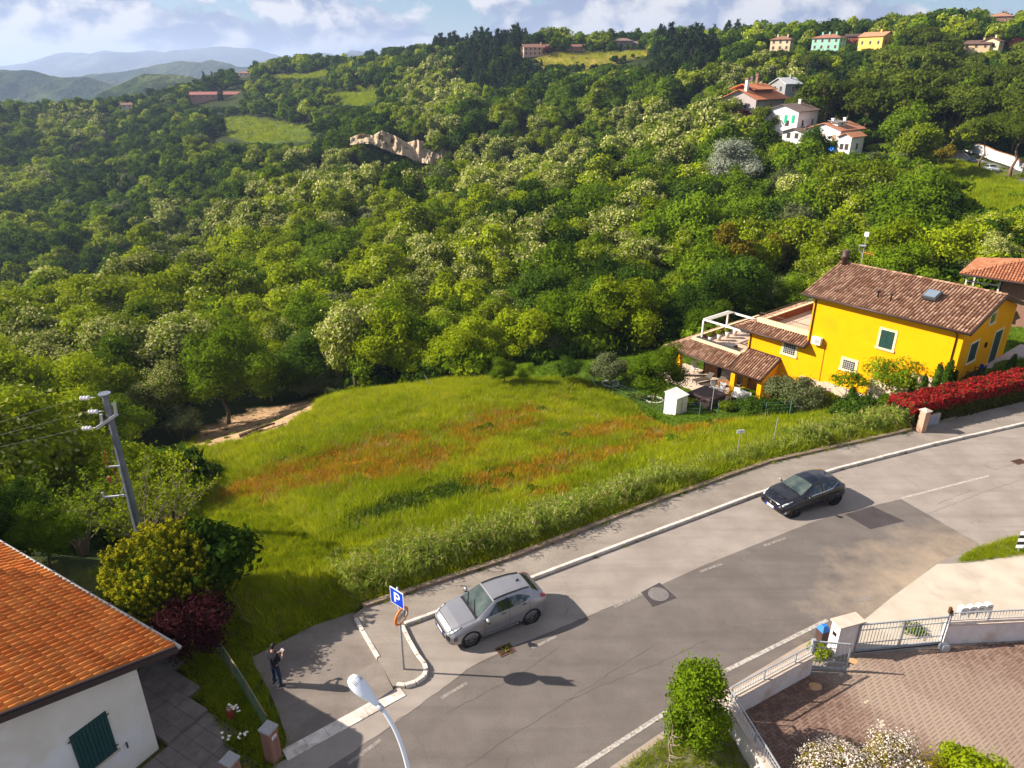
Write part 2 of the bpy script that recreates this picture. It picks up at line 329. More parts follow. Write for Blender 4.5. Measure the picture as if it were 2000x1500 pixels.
# ---- terrain mesh (polar grid)
NA, NR = 420, 430
aa = np.radians(np.linspace(-74, 74, NA)); rr_ = 8*np.exp(np.linspace(0, math.log(12500/8), NR))
AA, RR = np.meshgrid(aa, rr_, indexing='ij'); GX = RR*np.sin(AA); GY = RR*np.cos(AA)-6; GZ = T(GX, GY)
me = bpy.data.meshes.new('ground'); idx = np.arange(NA*NR).reshape(NA, NR)
q = np.stack([idx[:-1, :-1], idx[:-1, 1:], idx[1:, 1:], idx[1:, :-1]], -1).reshape(-1, 4)[:, ::-1]
me.vertices.add(NA*NR); me.vertices.foreach_set('co', np.stack([GX, GY, GZ], -1).astype(np.float32).reshape(-1))
me.loops.add(q.size); me.loops.foreach_set('vertex_index', q.reshape(-1).astype(np.int32)); me.polygons.add(len(q))
me.polygons.foreach_set('loop_start', np.arange(0, q.size, 4, dtype=np.int32)); me.polygons.foreach_set('loop_total', np.full(len(q), 4, dtype=np.int32))
me.polygons.foreach_set('use_smooth', np.ones(len(q), bool)); me.update(calc_edges=True)
gx, gy = GX.ravel(), GY.ravel(); nz = fbm(gx/7, gy/7, 3)[:, None]
C = np.array([.030, .040, .012])*(.6+.8*nz)
far = np.hypot(gx, gy) > 750; C[far] = (np.array([.035, .055, .02])*(.5+1.0*fbm(gx/120, gy/120, 4)[:, None]))[far]
for pl, c in MP.values():
    m = inpoly(gx, gy, pl); C[m] = (np.array(c)*(.72+.56*fbm(gx/4, gy/4, 4)[:, None]))[m]
mf = inpoly(gx, gy, FIELD) | ((edge_d(gx, gy) > -1) & (edge_d(gx, gy) < 4) & (gx < 30) & (gx > -10))
ru, dk = field_kind(gx, gy); n2_ = fbm(gx/2.2, gy/2.2, 4)[:, None]
cf = np.array([.150, .185, .008])*(.7+.6*n2_); cf = cf*(1-ru[:, None])+np.array([.34, .15, .016])*(.7+.6*n2_)*ru[:, None]; cf = cf*(1-dk[:, None]*.8)+np.array([.03, .05, .01])*dk[:, None]*.8
C[mf] = cf[mf]
mg = inpoly(gx, gy, GARDEN); C[mg] = (np.array([.075, .125, .012])*(.75+.5*n2_))[mg]
ms = inpoly(gx, gy, SOIL); C[ms] = (np.array([.38, .245, .14])*(.6+.8*fbm(gx/1.2, gy/.5, 4)[:, None]))[ms]
nearm = (edge_d(gx, gy) < 0); C[nearm] = (np.array([.07, .075, .018])*(.6+.8*n2_))[nearm]
ca = me.color_attributes.new('cover', 'FLOAT_COLOR', 'POINT'); ca.data.foreach_set('color', np.concatenate([C, np.ones((len(C), 1))], 1).astype(np.float32).reshape(-1))
gm = bpy.data.materials.new('ground_cover'); gm.use_nodes = True; nt = gm.node_tree; b = nt.nodes['Principled BSDF']; b.inputs['Roughness'].default_value = 1; b.inputs['Specular IOR Level'].default_value = .05
at_ = nt.nodes.new('ShaderNodeVertexColor'); at_.layer_name = 'cover'; tcn = nt.nodes.new('ShaderNodeTexCoord')
n = nd(nt, 'ShaderNodeTexNoise', Scale=3.0, Detail=8, Roughness=.7); nt.links.new(tcn.outputs['Object'], n.inputs[0])
mr = nd(nt, 'ShaderNodeMapRange'); mr.inputs[1].default_value = .3; mr.inputs[2].default_value = .7; mr.inputs[3].default_value = .62; mr.inputs[4].default_value = 1.4; nt.links.new(n.outputs[0], mr.inputs[0])
vm = nt.nodes.new('ShaderNodeVectorMath'); vm.operation = 'SCALE'; nt.links.new(at_.outputs[0], vm.inputs[0]); nt.links.new(mr.outputs[0], vm.inputs['Scale']); nt.links.new(vm.outputs[0], b.inputs['Base Color'])
bp = nt.nodes.new('ShaderNodeBump'); bp.inputs['Strength'].default_value = .6; bp.inputs['Distance'].default_value = .12; nt.links.new(n.outputs[0], bp.inputs['Height']); nt.links.new(bp.outputs[0], b.inputs['Normal'])
me.materials.append(gm); ground = link('ground', me); ground['kind'] = 'structure'
# ---- distant hills and mountains, each a rugged range standing where it is seen
def rangemesh(name, prof, Y0, base, depth, matl, amp, nx=200, ny=26, seed=0, kind='structure'):
    us = np.array([p[0] for p in prof], float); xs = []; zs = []
    for u, v in prof: p = atY(u, v, Y0); xs.append(p.x); zs.append(p.z)
    X = np.linspace(min(xs), max(xs), nx); Zp = np.interp(X, xs, zs); t = np.linspace(-1, 1, ny); XX, TT = np.meshgrid(X, t, indexing='ij')
    YY = Y0+TT*depth; sc = depth/2.2; fn = fbm(XX/sc+seed, YY/sc*1.3+seed*2, 5)
    rid = 1-np.abs(fbm(XX/sc*1.7+seed*3, YY/sc+seed, 4)-.5)*2
    ZZ = base+(Zp[:, None]-base)*np.clip(1-np.abs(TT)**1.25, 0, 1)+(fn-.5)*amp*(1-np.exp(-(TT*3)**2))*1.6-(rid-.7)*amp*.8*(1-np.exp(-(TT*4)**2))
    ZZ += (fbm(XX/sc*9, YY/sc*9, 3)-.5)*amp*.10
    V = np.stack([XX, YY, ZZ], -1).reshape(-1, 3); ii = np.arange(nx*ny).reshape(nx, ny)
    F = np.stack([ii[:-1, :-1], ii[1:, :-1], ii[1:, 1:], ii[:-1, 1:]], -1).reshape(-1, 4)
    me = bpy.data.meshes.new(name); me.from_pydata(V.tolist(), [], F.tolist()); me.materials.append(matl); me.polygons.foreach_set('use_smooth', [True]*len(F)); me.update()
    o = link(name, me); o['kind'] = kind; return o
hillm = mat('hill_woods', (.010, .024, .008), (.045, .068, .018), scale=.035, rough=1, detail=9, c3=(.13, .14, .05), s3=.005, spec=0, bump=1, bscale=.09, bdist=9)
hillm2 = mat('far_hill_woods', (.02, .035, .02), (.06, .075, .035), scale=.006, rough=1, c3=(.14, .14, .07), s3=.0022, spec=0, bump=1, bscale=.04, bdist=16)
mtm = mat('mountain_rock', (.05, .06, .055), (.12, .12, .1), scale=.002, rough=1, spec=0, bump=.8, bscale=.006, bdist=60)
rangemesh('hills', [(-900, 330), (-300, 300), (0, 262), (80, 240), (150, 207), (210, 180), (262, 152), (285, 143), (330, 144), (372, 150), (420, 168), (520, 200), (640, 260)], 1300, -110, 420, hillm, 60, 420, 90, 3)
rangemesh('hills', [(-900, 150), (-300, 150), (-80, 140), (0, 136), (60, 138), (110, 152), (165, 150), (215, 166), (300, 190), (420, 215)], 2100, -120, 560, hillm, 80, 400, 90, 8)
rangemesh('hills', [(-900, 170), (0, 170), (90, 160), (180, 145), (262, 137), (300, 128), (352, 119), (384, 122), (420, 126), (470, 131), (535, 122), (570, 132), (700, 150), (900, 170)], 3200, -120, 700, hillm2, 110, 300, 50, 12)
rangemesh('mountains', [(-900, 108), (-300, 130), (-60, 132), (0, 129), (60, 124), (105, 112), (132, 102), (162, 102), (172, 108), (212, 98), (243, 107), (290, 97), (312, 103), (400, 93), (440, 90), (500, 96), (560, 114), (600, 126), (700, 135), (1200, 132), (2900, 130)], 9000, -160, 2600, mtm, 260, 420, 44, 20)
rangemesh('mountains', [(440, 150), (520, 135), (565, 118), (600, 106), (632, 102), (655, 107), (670, 109), (688, 98), (712, 101), (740, 110), (800, 120), (1000, 126)], 7000, -160, 1500, mtm, 200, 200, 40, 31)
# ---- haze: the air between
hz = MB(); hz.bx(-14000, 14000, -300, 13500, -190, 330); hm = bpy.data.materials.new('haze'); hm.use_nodes = True; nt = hm.node_tree; nt.nodes.clear()
o = nt.nodes.new('ShaderNodeOutputMaterial'); pv = nt.nodes.new('ShaderNodeVolumePrincipled'); pv.inputs['Color'].default_value = (.53, .68, 1, 1); pv.inputs['Density'].default_value = .00013
pv.inputs['Anisotropy'].default_value = .2
nt.links.new(pv.outputs[0], o.inputs['Volume']); hzo = link('haze', hz.mesh('haze', hm)); hzo['kind'] = 'stuff'; hzo['label'] = 'pale blue summer haze in the distance'
# ================================================================ vegetation sources
BARK = mat('bark', (.09, .065, .045), (.16, .13, .10), scale=6, rough=.95)
BARKP = mat('pine_bark', (.14, .08, .05), (.22, .14, .10), scale=5, rough=.95)
LM = {
 'green': leafmat('leaf_green', (.060, .115, .005), (.145, .215, .009)),
 'dark': leafmat('leaf_dark', (.024, .054, .006), (.060, .108, .010)),
 'yellow': leafmat('leaf_yellow_green', (.135, .200, .005), (.26, .31, .010)),
 'locust': leafmat('leaf_locust', (.11, .165, .010), (.20, .245, .022)),
 'bloom': leafmat('blossom_cream', (.34, .35, .11), (.50, .49, .20), .12),
 'olive': leafmat('leaf_olive', (.085, .110, .038), (.16, .18, .075)),
 'silver': leafmat('leaf_silver', (.22, .25, .17), (.36, .38, .29), .12),
 'conifer': leafmat('leaf_conifer', (.012, .028, .010), (.030, .055, .016)),
 'pine': leafmat('leaf_pine', (.050, .080, .008), (.12, .15, .014)),
 'plum': leafmat('leaf_plum', (.035, .010, .012), (.085, .022, .022), .15),
 'ochre': leafmat('leaf_ochre', (.16, .14, .012), (.25, .19, .015)),
 'willow': leafmat('leaf_willow', (.12, .17, .012), (.21, .25, .03)),
 'white': leafmat('blossom_white', (.62, .52, .46), (.85, .78, .72), .05),
 'thuja': leafmat('leaf_thuja', (.19, .205, .008), (.42, .38, .012), .1),
 'red': leafmat('leaf_red', (.14, .010, .012), (.38, .028, .022), .1, .25),
 'reed': leafmat('leaf_reed', (.10, .175, .016), (.28, .33, .05), .2),
 'straw': leafmat('straw', (.30, .24, .09), (.42, .36, .17), .1),
}
def leaf_quads(C, D, size, elong=1.5, rnd=.75, seed=0):
    g = np.random.default_rng(seed); k = len(C); nrm = D+g.normal(0, rnd, (k, 3)); nrm /= np.linalg.norm(nrm, axis=1)[:, None]+1e-9
    t = np.cross(nrm, g.normal(0, 1, (k, 3))); t /= np.linalg.norm(t, axis=1)[:, None]+1e-9; b = np.cross(nrm, t)
    s = (size*(.65+.7*g.random(k)))[:, None] if np.isscalar(size) else size[:, None]
    t = t*s*elong*.5; b = b*s*.5
    return np.stack([C-t, C+b*.9-t*.1, C+t, C-b*.9-t*.1], 1)
def clumps(kind, g):
    """centres, radii of leaf clumps for a crown of about unit height 1 (z 0..1) and width per kind"""
    if kind in ('broad', 'locust', 'dense'):
        n = {'broad': 34, 'locust': 30, 'dense': 40}[kind]; c = []
        while len(c) < n:
            p = g.normal(0, 1, 3); p /= np.linalg.norm(p); rad = g.uniform(.45, 1) if len(c) % 3 else g.uniform(.1, .5)
            zc = p[2]*rad
            if zc < -.75: continue
            wx = .44*(1-.25*max(zc, 0)) ; c.append((p[0]*rad*wx*(1+.25*g.random()), p[1]*rad*wx*(1+.25*g.random()), .60+.36*zc))
        r = g.uniform(.07, .205, n)*(1.0 if kind != 'dense' else 1.1)
    elif kind == 'conifer':
        n = 40; z = g.uniform(.08, .98, n); a = g.uniform(0, 6.28, n); w_ = .24*(1-z)**.8+.01; c = np.stack([np.cos(a)*w_, np.sin(a)*w_, z], 1); r = .07+.10*(1-z)
    elif kind == 'cypress':
        n = 26; z = np.linspace(.05, .97, n); a = g.uniform(0, 6.28, n); w_ = .03*np.ones(n); c = np.stack([np.cos(a)*w_, np.sin(a)*w_, z], 1); r = .095*np.sqrt(np.clip(1-((z-.4)/.62)**2, .05, 1))
    elif kind == 'pine':
        n = 34; a = g.uniform(0, 6.28, n); rr = np.sqrt(g.random(n))*.52; c = np.stack([np.cos(a)*rr, np.sin(a)*rr, .80+.12*(1-(rr/.52)**2)+g.normal(0, .02, n)], 1); r = g.uniform(.09, .15, n)
    elif kind == 'round':
        n = 30; p = g.normal(0, 1, (n, 3)); p /= np.linalg.norm(p, axis=1)[:, None]; p[:, 2] = np.abs(p[:, 2])*1.0-.25; c = p*np.array([.40, .40, .36])*g.uniform(.6, 1, n)[:, None]+np.array([0, 0, .48]); r = g.uniform(.12, .2, n)
    elif kind == 'willow':
        n = 40; a = g.uniform(0, 6.28, n); rr = g.uniform(.1, .45, n); z = .9-1.6*rr**2-g.uniform(0, .35, n)*(rr > .25); c = np.stack([np.cos(a)*rr, np.sin(a)*rr, z], 1); r = g.uniform(.09, .13, n)
    elif kind == 'column':
        n = 64; z = g.uniform(.12, .95, n); a = g.uniform(0, 6.28, n); w_ = .20*np.sqrt(np.clip(1-((z-.5)/.5)**2, 0, 1)); c = np.stack([np.cos(a)*w_, np.sin(a)*w_, z], 1); r = g.uniform(.08, .14, n)
    return np.array(c), np.array(r)
def crown_mesh(name, kind, h, wid, nleaf, size, lm, flower=None, ff=0, seed=0, bare=0, core=True, rnd=.6):
    g = np.random.default_rng(seed+100); c, r = clumps(kind, g); c = c*np.array([wid*1.15, wid*1.15, h]); r = r*(wid+h)*.5*1.12
    wt = r**2; pi = g.choice(len(c), nleaf, p=wt/wt.sum()); D = g.normal(0, 1, (nleaf, 3)); D[:, 2] = D[:, 2]+.35; D /= np.linalg.norm(D, axis=1)[:, None]
    rad = r[pi]*(.5+.55*g.random(nleaf)**.6+.55*(g.random(nleaf) < .14)*g.random(nleaf)); P = c[pi]+D*rad[:, None]*np.array([1, 1, .82])
    cen = np.array([0, 0, .5*h]); Do = P-cen; Do /= np.linalg.norm(Do, axis=1)[:, None]+1e-9
    V = leaf_quads(P, D*.6+Do*.5, size, seed=seed, rnd=rnd); mi = np.zeros(nleaf, int)
    if flower is not None:
        cl = g.random(len(c)) < .85; up = (D[:, 2] > -.2) | (g.random(nleaf) < .2); mi[(g.random(nleaf) < ff) & up & cl[pi]] = 1
    mats = [LM[lm]]+([LM[flower]] if flower else [])
    return qmesh(name, V, 4, mats, mi)
def core_add(mb, kind, h, wid, seed, mi=0, k=.62):
    g = np.random.default_rng(seed+100); c, r = clumps(kind, g); c = c*np.array([wid*1.15, wid*1.15, h]); r = r*(wid+h)*.5*1.12
    for p, q_ in zip(c, r): mb.ell(p, (q_*k, q_*k, q_*k*.8), 6, 4, mi)
def trunk_mb(h, wid, rad, seed=0, limbs=6, top=.62, lean=0, mb=None, lowest=.3):
    g = random.Random(seed); mb = mb or MB(); pts = [(0, 0, -.6)]; n = 5
    for i in range(1, n+1): pts.append((g.uniform(-.03, .03)*h+lean*i/n, g.uniform(-.03, .03)*h, h*top*i/n))
    mb.tube(pts, [rad*(1.25-.2*i) if i < 4 else rad*.45 for i in range(n+1)], 7)
    for i in range(limbs):
        t = g.uniform(lowest, .95); k = min(int(t*n), n-1); f = t*n-k; a0 = Vector(pts[k]).lerp(Vector(pts[k+1]), f); an = g.uniform(0, 6.28); L = wid*g.uniform(.28, .42)
        m_ = a0+Vector((math.cos(an)*L*.5, math.sin(an)*L*.5, h*.10)); e = a0+Vector((math.cos(an)*L, math.sin(an)*L, h*g.uniform(.16, .28)))
        mb.tube([a0, m_, e], [rad*.42, rad*.28, rad*.1], 5)
    return mb
SPECIES = {  # kind, leaf, flower, flower share, height, width, trunk radius, label words, category
 'green': ('broad', 'green', None, 0, 9, 8, .16), 'dark': ('dense', 'dark', None, 0, 9, 8, .17), 'yellow': ('broad', 'yellow', None, 0, 8, 7.6, .15),
 'locust': ('locust', 'locust', 'bloom', .50, 10, 7.8, .16), 'locust2': ('locust', 'yellow', 'bloom', .13, 10, 7.8, .16), 'olive': ('round', 'olive', None, 0, 5, 5.4, .14),
 'silver': ('broad', 'silver', None, 0, 9, 9, .2), 'conifer': ('conifer', 'conifer', None, 0, 13, 10, .2), 'cypress': ('cypress', 'conifer', None, 0, 11, 9, .15),
 'pine': ('pine', 'pine', None, 0, 12, 10, .24), 'plum': ('round', 'plum', None, 0, 6, 6, .12), 'willow': ('willow', 'willow', None, 0, 8, 8, .16), 'ochre': ('broad', 'ochre', None, 0, 7, 6, .12),
 'grey': ('broad', 'olive', None, 0, 9, 7.5, .15)}
_cache = {}
def tree_meshes(sp, lod, var):
    k = (sp, lod, var)
    if k in _cache: return _cache[k]
    kind, lm, fl, ff, h, wd, tr = SPECIES[sp]; n, size = {0: (17000, .155), 1: (11000, .205), 2: (5200, .31), 3: (2200, .50), 4: (1100, .76)}[lod]
    if kind == 'cypress': n = int(n*.35); size *= .6
    if kind == 'conifer': n = int(n*.8); size *= .7
    sd = sum(map(ord, sp))*7+var*31; cm = crown_mesh('crown', kind, h, wd, n, size, lm, fl, ff, sd)
    mb = MB(); trunk_mb(h, wd, tr, sd, top=.8 if kind in ('pine', 'cypress', 'conifer') else .62, limbs=0 if kind == 'cypress' else 6, lowest=.75 if kind == 'pine' else .35, mb=mb)
    kcore = MB(); core_add(kcore, kind, h, wd, sd, 0, .55)
    # shaded inner foliage mass joined to the crown
    cm2 = kcore.mesh('inner', [LM[lm]]); tm = mb.mesh('trunk', [BARKP if sp == 'pine' else BARK], True)
    import bmesh
    bm = bmesh.new(); bm.from_mesh(cm); bm.from_mesh(cm2); bm.to_mesh(cm); bm.free(); cm.update()
    _cache[k] = (cm, tm); return _cache[k]
def place_tree(sp, p, sc=1, lod=1, var=0, label=None, group=None, rz=None, name=None, cat='tree', sink=0, wsc=1):
    cm, tm = tree_meshes(sp, lod, var); nm = name or {'locust': 'locust_tree', 'locust2': 'locust_tree', 'conifer': 'conifer_tree', 'cypress': 'cypress_tree', 'pine': 'pine_tree', 'olive': 'olive_tree', 'willow': 'willow_tree', 'plum': 'plum_tree'}.get(sp, 'broadleaf_tree')
    t = thing(nm, label or 'tree', cat, p, rz if rz is not None else random.uniform(0, 6.28), group); t.location.z -= sink
    t.scale = (sc*wsc, sc*wsc, sc); link('crown', cm, t); link('trunk', tm, t); return t
def to_px(p): return proj(p[0], p[1], p[2])
# ---------------------------------------------------------------- geometry-node scatter: one object of countless pieces
def scatter(name, P, rz, sc, ix, sources, label, tilt=None):
    P = np.asarray(P, np.float32); k = len(P); me = bpy.data.meshes.new(name); me.vertices.add(k); me.vertices.foreach_set('co', P.reshape(-1)); me.update()
    rot = np.zeros((k, 3), np.float32); rot[:, 2] = rz
    if tilt is not None: rot[:, :2] = tilt
    sc = np.asarray(sc, np.float32); sc = np.repeat(sc[:, None], 3, 1) if sc.ndim == 1 else sc
    a = me.attributes.new('srot', 'FLOAT_VECTOR', 'POINT'); a.data.foreach_set('vector', rot.reshape(-1))
    a = me.attributes.new('sscl', 'FLOAT_VECTOR', 'POINT'); a.data.foreach_set('vector', sc.astype(np.float32).reshape(-1))
    a = me.attributes.new('sidx', 'INT', 'POINT'); a.data.foreach_set('value', np.asarray(ix, np.int32))
    col = bpy.data.collections.new(name+'_pieces')
    for i, (m_) in enumerate(sources):
        o = bpy.data.objects.new('%s_piece_%02d' % (name, i), m_); col.objects.link(o)
    ob = link(name, me); ob['kind'] = 'stuff'; ob['label'] = label
    ng = bpy.data.node_groups.new(name+'_nodes', 'GeometryNodeTree'); ng.interface.new_socket('Geometry', in_out='INPUT', socket_type='NodeSocketGeometry'); ng.interface.new_socket('Geometry', in_out='OUTPUT', socket_type='NodeSocketGeometry')
    gi = ng.nodes.new('NodeGroupInput'); go = ng.nodes.new('NodeGroupOutput'); ip = ng.nodes.new('GeometryNodeInstanceOnPoints'); ci = ng.nodes.new('GeometryNodeCollectionInfo')
    ci.inputs[0].default_value = col; ci.inputs[1].default_value = True; ci.inputs[2].default_value = True
    def na(nm, t):
        x = ng.nodes.new('GeometryNodeInputNamedAttribute'); x.data_type = t; x.inputs[0].default_value = nm; return x.outputs[0]
    ng.links.new(gi.outputs[0], ip.inputs['Points']); ng.links.new(ci.outputs[0], ip.inputs['Instance']); ip.inputs['Pick Instance'].default_value = True
    ng.links.new(na('sidx', 'INT'), ip.inputs['Instance Index']); e2r = ng.nodes.new('FunctionNodeEulerToRotation'); ng.links.new(na('srot', 'FLOAT_VECTOR'), e2r.inputs[0]); ng.links.new(e2r.outputs[0], ip.inputs['Rotation'])
    ng.links.new(na('sscl', 'FLOAT_VECTOR'), ip.inputs['Scale']); ng.links.new(ip.outputs[0], go.inputs[0])
    md = ob.modifiers.new('scatter', 'NODES'); md.node_group = ng; return ob
# ================================================================ the woods
DARKZ = [(980, 150, 90, 55), (1320, 150, 90, 45), (880, 105, 60, 16)]
CREAMZ = [(1250, 290, 260, 60), (1000, 400, 130, 55), (860, 200, 90, 60), (640, 400, 170, 60), (430, 470, 160, 50), (60, 790, 80, 70), (320, 760, 60, 50), (1100, 340, 200, 60), (930, 560, 150, 60), (150, 260, 70, 35), (60, 380, 60, 30), (1480, 190, 90, 40), (1230, 540, 60, 60), (1900, 440, 120, 40), (1720, 460, 60, 40), (840, 280, 60, 30), (250, 640, 90, 50)]
def species_at(u, v, x, y, rnd, dist):
    n = float(fbm(np.array([x/28.]), np.array([y/28.]), 3)[0]); n2 = float(fbm(np.array([x/16.+50]), np.array([y/16.]), 3)[0])
    for a, b, c, d in DARKZ:
        if ((u-a)/c)**2+((v-b)/d)**2 < 1: return 'conifer' if rnd < .75 else 'dark'
    cr = max(math.exp(-((u-a)/c)**2-((v-b)/d)**2) for a, b, c, d in CREAMZ)
    if cr*(.55+n) > .42: return 'locust' if rnd < .62 else ('locust2' if rnd < .8 else ('yellow' if rnd < .9 else 'green'))
    if u > 1500 and 120 < v < 300 and dist > 120: return 'pine' if rnd < .42 else ('green' if rnd < .6 else ('dark' if rnd < .8 else ('conifer' if rnd < .86 else 'yellow')))
    if 1060 < u < 1600 and 560 < v < 760 and dist < 95: return 'olive' if rnd < .3 else ('green' if rnd < .62 else ('dark' if rnd < .88 else 'yellow'))
    if dist > 230:
        if n2 > .62: return 'yellow' if rnd < .3 else ('green' if rnd < .7 else 'locust2')
        return 'dark' if rnd < .64 else ('green' if rnd < .90 else ('grey' if rnd < .94 else 'locust2'))
    if v > 440 and u < 950:
        return 'yellow' if rnd < .50 else ('green' if rnd < .74 else ('locust2' if rnd < .87 else ('locust' if rnd < .93 else 'grey')))
    return 'green' if rnd < .40 else ('dark' if rnd < .60 else ('yellow' if rnd < .72 else ('locust2' if rnd < .86 else ('grey' if rnd < .93 else 'locust'))))
NOGO = []     # polygons in plan where no wild tree stands (filled with meadows, houses, road)
NOGO += [v[0] for v in MP.values()]; NOGO += [FIELD, SOIL, GARDEN]
HOUSE_SPOTS = []   # (x, y, radius)
def noclear(x, y):
    for pl in NOGO:
        if inpoly(np.array([x]), np.array([y]), pl)[0]: return True
    for hx, hy, hr in HOUSE_SPOTS:
        if (x-hx)**2+(y-hy)**2 < hr*hr: return True
    return False
# clearings for houses and the sight lines in front of them: pixel base, half width px
def corridor(u0, u1, vb, Y, reach):
    """clear wedge in front of a far building so that it is seen above the crowns"""
    a = atY(u0, vb, Y+12); b = atY(u1, vb, Y+12); s = (Y-reach)/Y; NOGO.append([(a.x, a.y), (b.x, b.y), (b.x*s, b.y*s), (a.x*s, a.y*s)])
# ---- where the far buildings stand: u, v of base centre, distance, width, depth, wall height, turn (deg), roof, colours, label
FARH = [
 ('farmhouse', 1049, 112, 450, 15.5, 9, 4.6, 12, 'gable', (.62, .40, .30), (.20, .10, .07), 'long pale pink farmhouse with brown tiled roof on the skyline', 6, 2, 1),
 ('outbuilding', 1126, 104, 470, 11, 6, 2.6, 5, 'gable', (.52, .26, .16), (.20, .09, .07), 'low building with dull red roof beside the yellow hill field', 2, 1, 0),
 ('stone_house', 1215, 102, 475, 12, 8, 5, 4, 'hip', (.22, .20, .20), (.20, .13, .10), 'grey stone house behind tall cypresses on the skyline', 4, 2, 0),
 ('stone_house', 1240, 103, 480, 8, 7, 4, 4, 'gable', (.25, .23, .23), (.16, .10, .09), 'small grey stone annexe right of the cypresses on the skyline', 2, 1, 0),
 ('villa', 1522, 100, 350, 8.6, 7, 4.6, -14, 'hip', (.72, .58, .38), (.24, .12, .08), 'cream two-storey villa with balcony, left of the green one on the ridge', 3, 2, 2),
 ('villa', 1610, 99, 335, 11.5, 8, 4.8, -20, 'hip', (.30, .60, .45), (.28, .12, .08), 'mint green villa with tiled hip roof on the ridge', 4, 2, 3),
 ('villa', 1698, 95, 325, 10.4, 8, 4.7, -30, 'gable', (.80, .50, .12), (.42, .20, .11), 'bright ochre villa with gable front and porch on the ridge', 3, 1, 1),
 ('cabin', 1668, 82, 352, 8, 5, 2.4, -10, 'gable', (.30, .08, .05), (.07, .045, .04), 'dark-roofed wooden cabin behind cypresses left of the ochre villa', 2, 1, 0),
 ('cottage', 1905, 98, 300, 9, 6, 2.3, -8, 'gable', (.60, .44, .26), (.12, .07, .055), 'low cream cottage with dark brown roof on the right slope', 3, 1, 1),
 ('cottage', 1952, 98, 298, 6.0, 6, 3.2, 75, 'gable', (.78, .62, .40), (.16, .08, .06), 'cream gabled cottage with big dark window at the upper right', 1, 1, 1),
 ('hilltop_house', 1951, 42, 400, 11, 9, 2.2, 0, 'hip', (.26, .15, .10), (.30, .15, .10), 'brick house with low tiled roof on the hilltop at the upper right', 2, 1, 1),
 ('barn', 427, 212, 590, 38, 9, 3.6, -2, 'gable', (.42, .24, .17), (.34, .13, .11), 'long barn with pinkish red roof on the far left ridge', 8, 1, 0),
 ('farmhouse', 477, 156, 690, 9.6, 8, 5.2, -25, 'hip', (.72, .62, .50), (.26, .13, .09), 'small white farmhouse on the far ridge above the long barn', 2, 2, 1),
 ('farmhouse', 249, 213, 560, 7, 6, 3, 0, 'gable', (.58, .48, .38), (.24, .13, .10), 'little pale house among dark trees on the far left ridge', 2, 1, 0),
]
MIDH = [('house_a', 1483, 216, 225, 7), ('house_b', 1565, 268, 190, 8), ('house_c', 1660, 296, 178, 8), ('house_d', 1540, 185, 245, 3)]
for f in FARH: p = atY(f[1], f[2], f[3]); HOUSE_SPOTS.append((p.x, p.y, max(f[4], f[5])*.55+3))
for f in MIDH: p = atY(f[1], f[2], f[3]); HOUSE_SPOTS.append((p.x, p.y, f[4]+3))
p = atY(1985, 560, 66); HOUSE_SPOTS.append((p.x+3, p.y, 12))
# ---- what must stay visible: (u0,u1,v0,v1,distance) boxes of buildings and openings
PROTECT = [(1020, 1075, 88, 112, 445), (1108, 1145, 93, 106, 470), (1195, 1262, 88, 104, 470), (1045, 1265, 104, 124, 420), (1100, 1150, 110, 134, 400), (1503, 1547, 76, 98, 350), (1585, 1640, 75, 97, 335), (1668, 1730, 68, 93, 325), (1650, 1690, 66, 80, 350), (1880, 1985, 70, 98, 300), (1935, 1965, 28, 40, 400),
  (1430, 1535, 172, 216, 225), (1530, 1552, 162, 185, 240), (1518, 1615, 216, 268, 190), (1605, 1712, 234, 296, 178), (380, 475, 190, 207, 590), (466, 490, 142, 156, 690), (238, 262, 200, 212, 560), (692, 735, 264, 280, 300), (775, 862, 284, 308, 300),
  (410, 610, 228, 278, 440), (622, 735, 176, 205, 480), (205, 325, 268, 292, 400), (1812, 2010, 272, 345, 176), (1850, 2010, 320, 425, 100), (530, 640, 146, 152, 660), (1560, 2000, 560, 760, 44), (1290, 1600, 590, 760, 52), (1870, 2010, 500, 560, 62), (1880, 1900, 230, 330, 150)]
def shrink_for_view(p, h, halfw):
    """scale (0..1) the tree may have without hiding a protected view"""
    k = 1.0; d = math.hypot(p[0], p[1])
    for it in range(7):
        ut, vt = proj(p[0], p[1], p[2]+h*k); ub, vb = proj(p[0], p[1], p[2]); hw = halfw*k*FP/d; bad = False
        for a, b, c, e, Y in PROTECT:
            if p[1] < Y and ub > a-hw and ub < b+hw and vt < e-1 and vb > c: bad = True; break
        if not bad: return k
        k *= .78
    return 0
def put(sp, u, vb, vt, lod=1, var=0, wsc=1, label=None, name=None, group=None, cat='tree', p=None, rz=None):
    p = p or hitd(u, vb); h0 = SPECIES[sp][4]; r = ray(u, vt); hd = math.hypot(p[0], p[1]); t = hd/math.hypot(r[0], r[1]); z = H+r[2]*t; sc = max((z-p[2])/h0, .05)
    cm, tm = tree_meshes(sp, lod, var); nm = name or {'locust': 'locust_tree', 'locust2': 'locust_tree', 'conifer': 'conifer_tree', 'cypress': 'cypress_tree', 'pine': 'pine_tree', 'olive': 'olive_tree', 'willow': 'willow_tree', 'plum': 'plum_tree'}.get(sp, 'broadleaf_tree')
    t = thing(nm, label or 'tree', cat, p, rz if rz is not None else random.uniform(0, 6.28), group); t.scale = (sc*wsc, sc*wsc, sc); link('crown', cm, t); link('trunk', tm, t)
    SPOTS.append((p[0], p[1], SPECIES[sp][5]*sc*wsc*.42)); return t
SPOTS = []
G1 = 'trees and bushes standing close to the field'
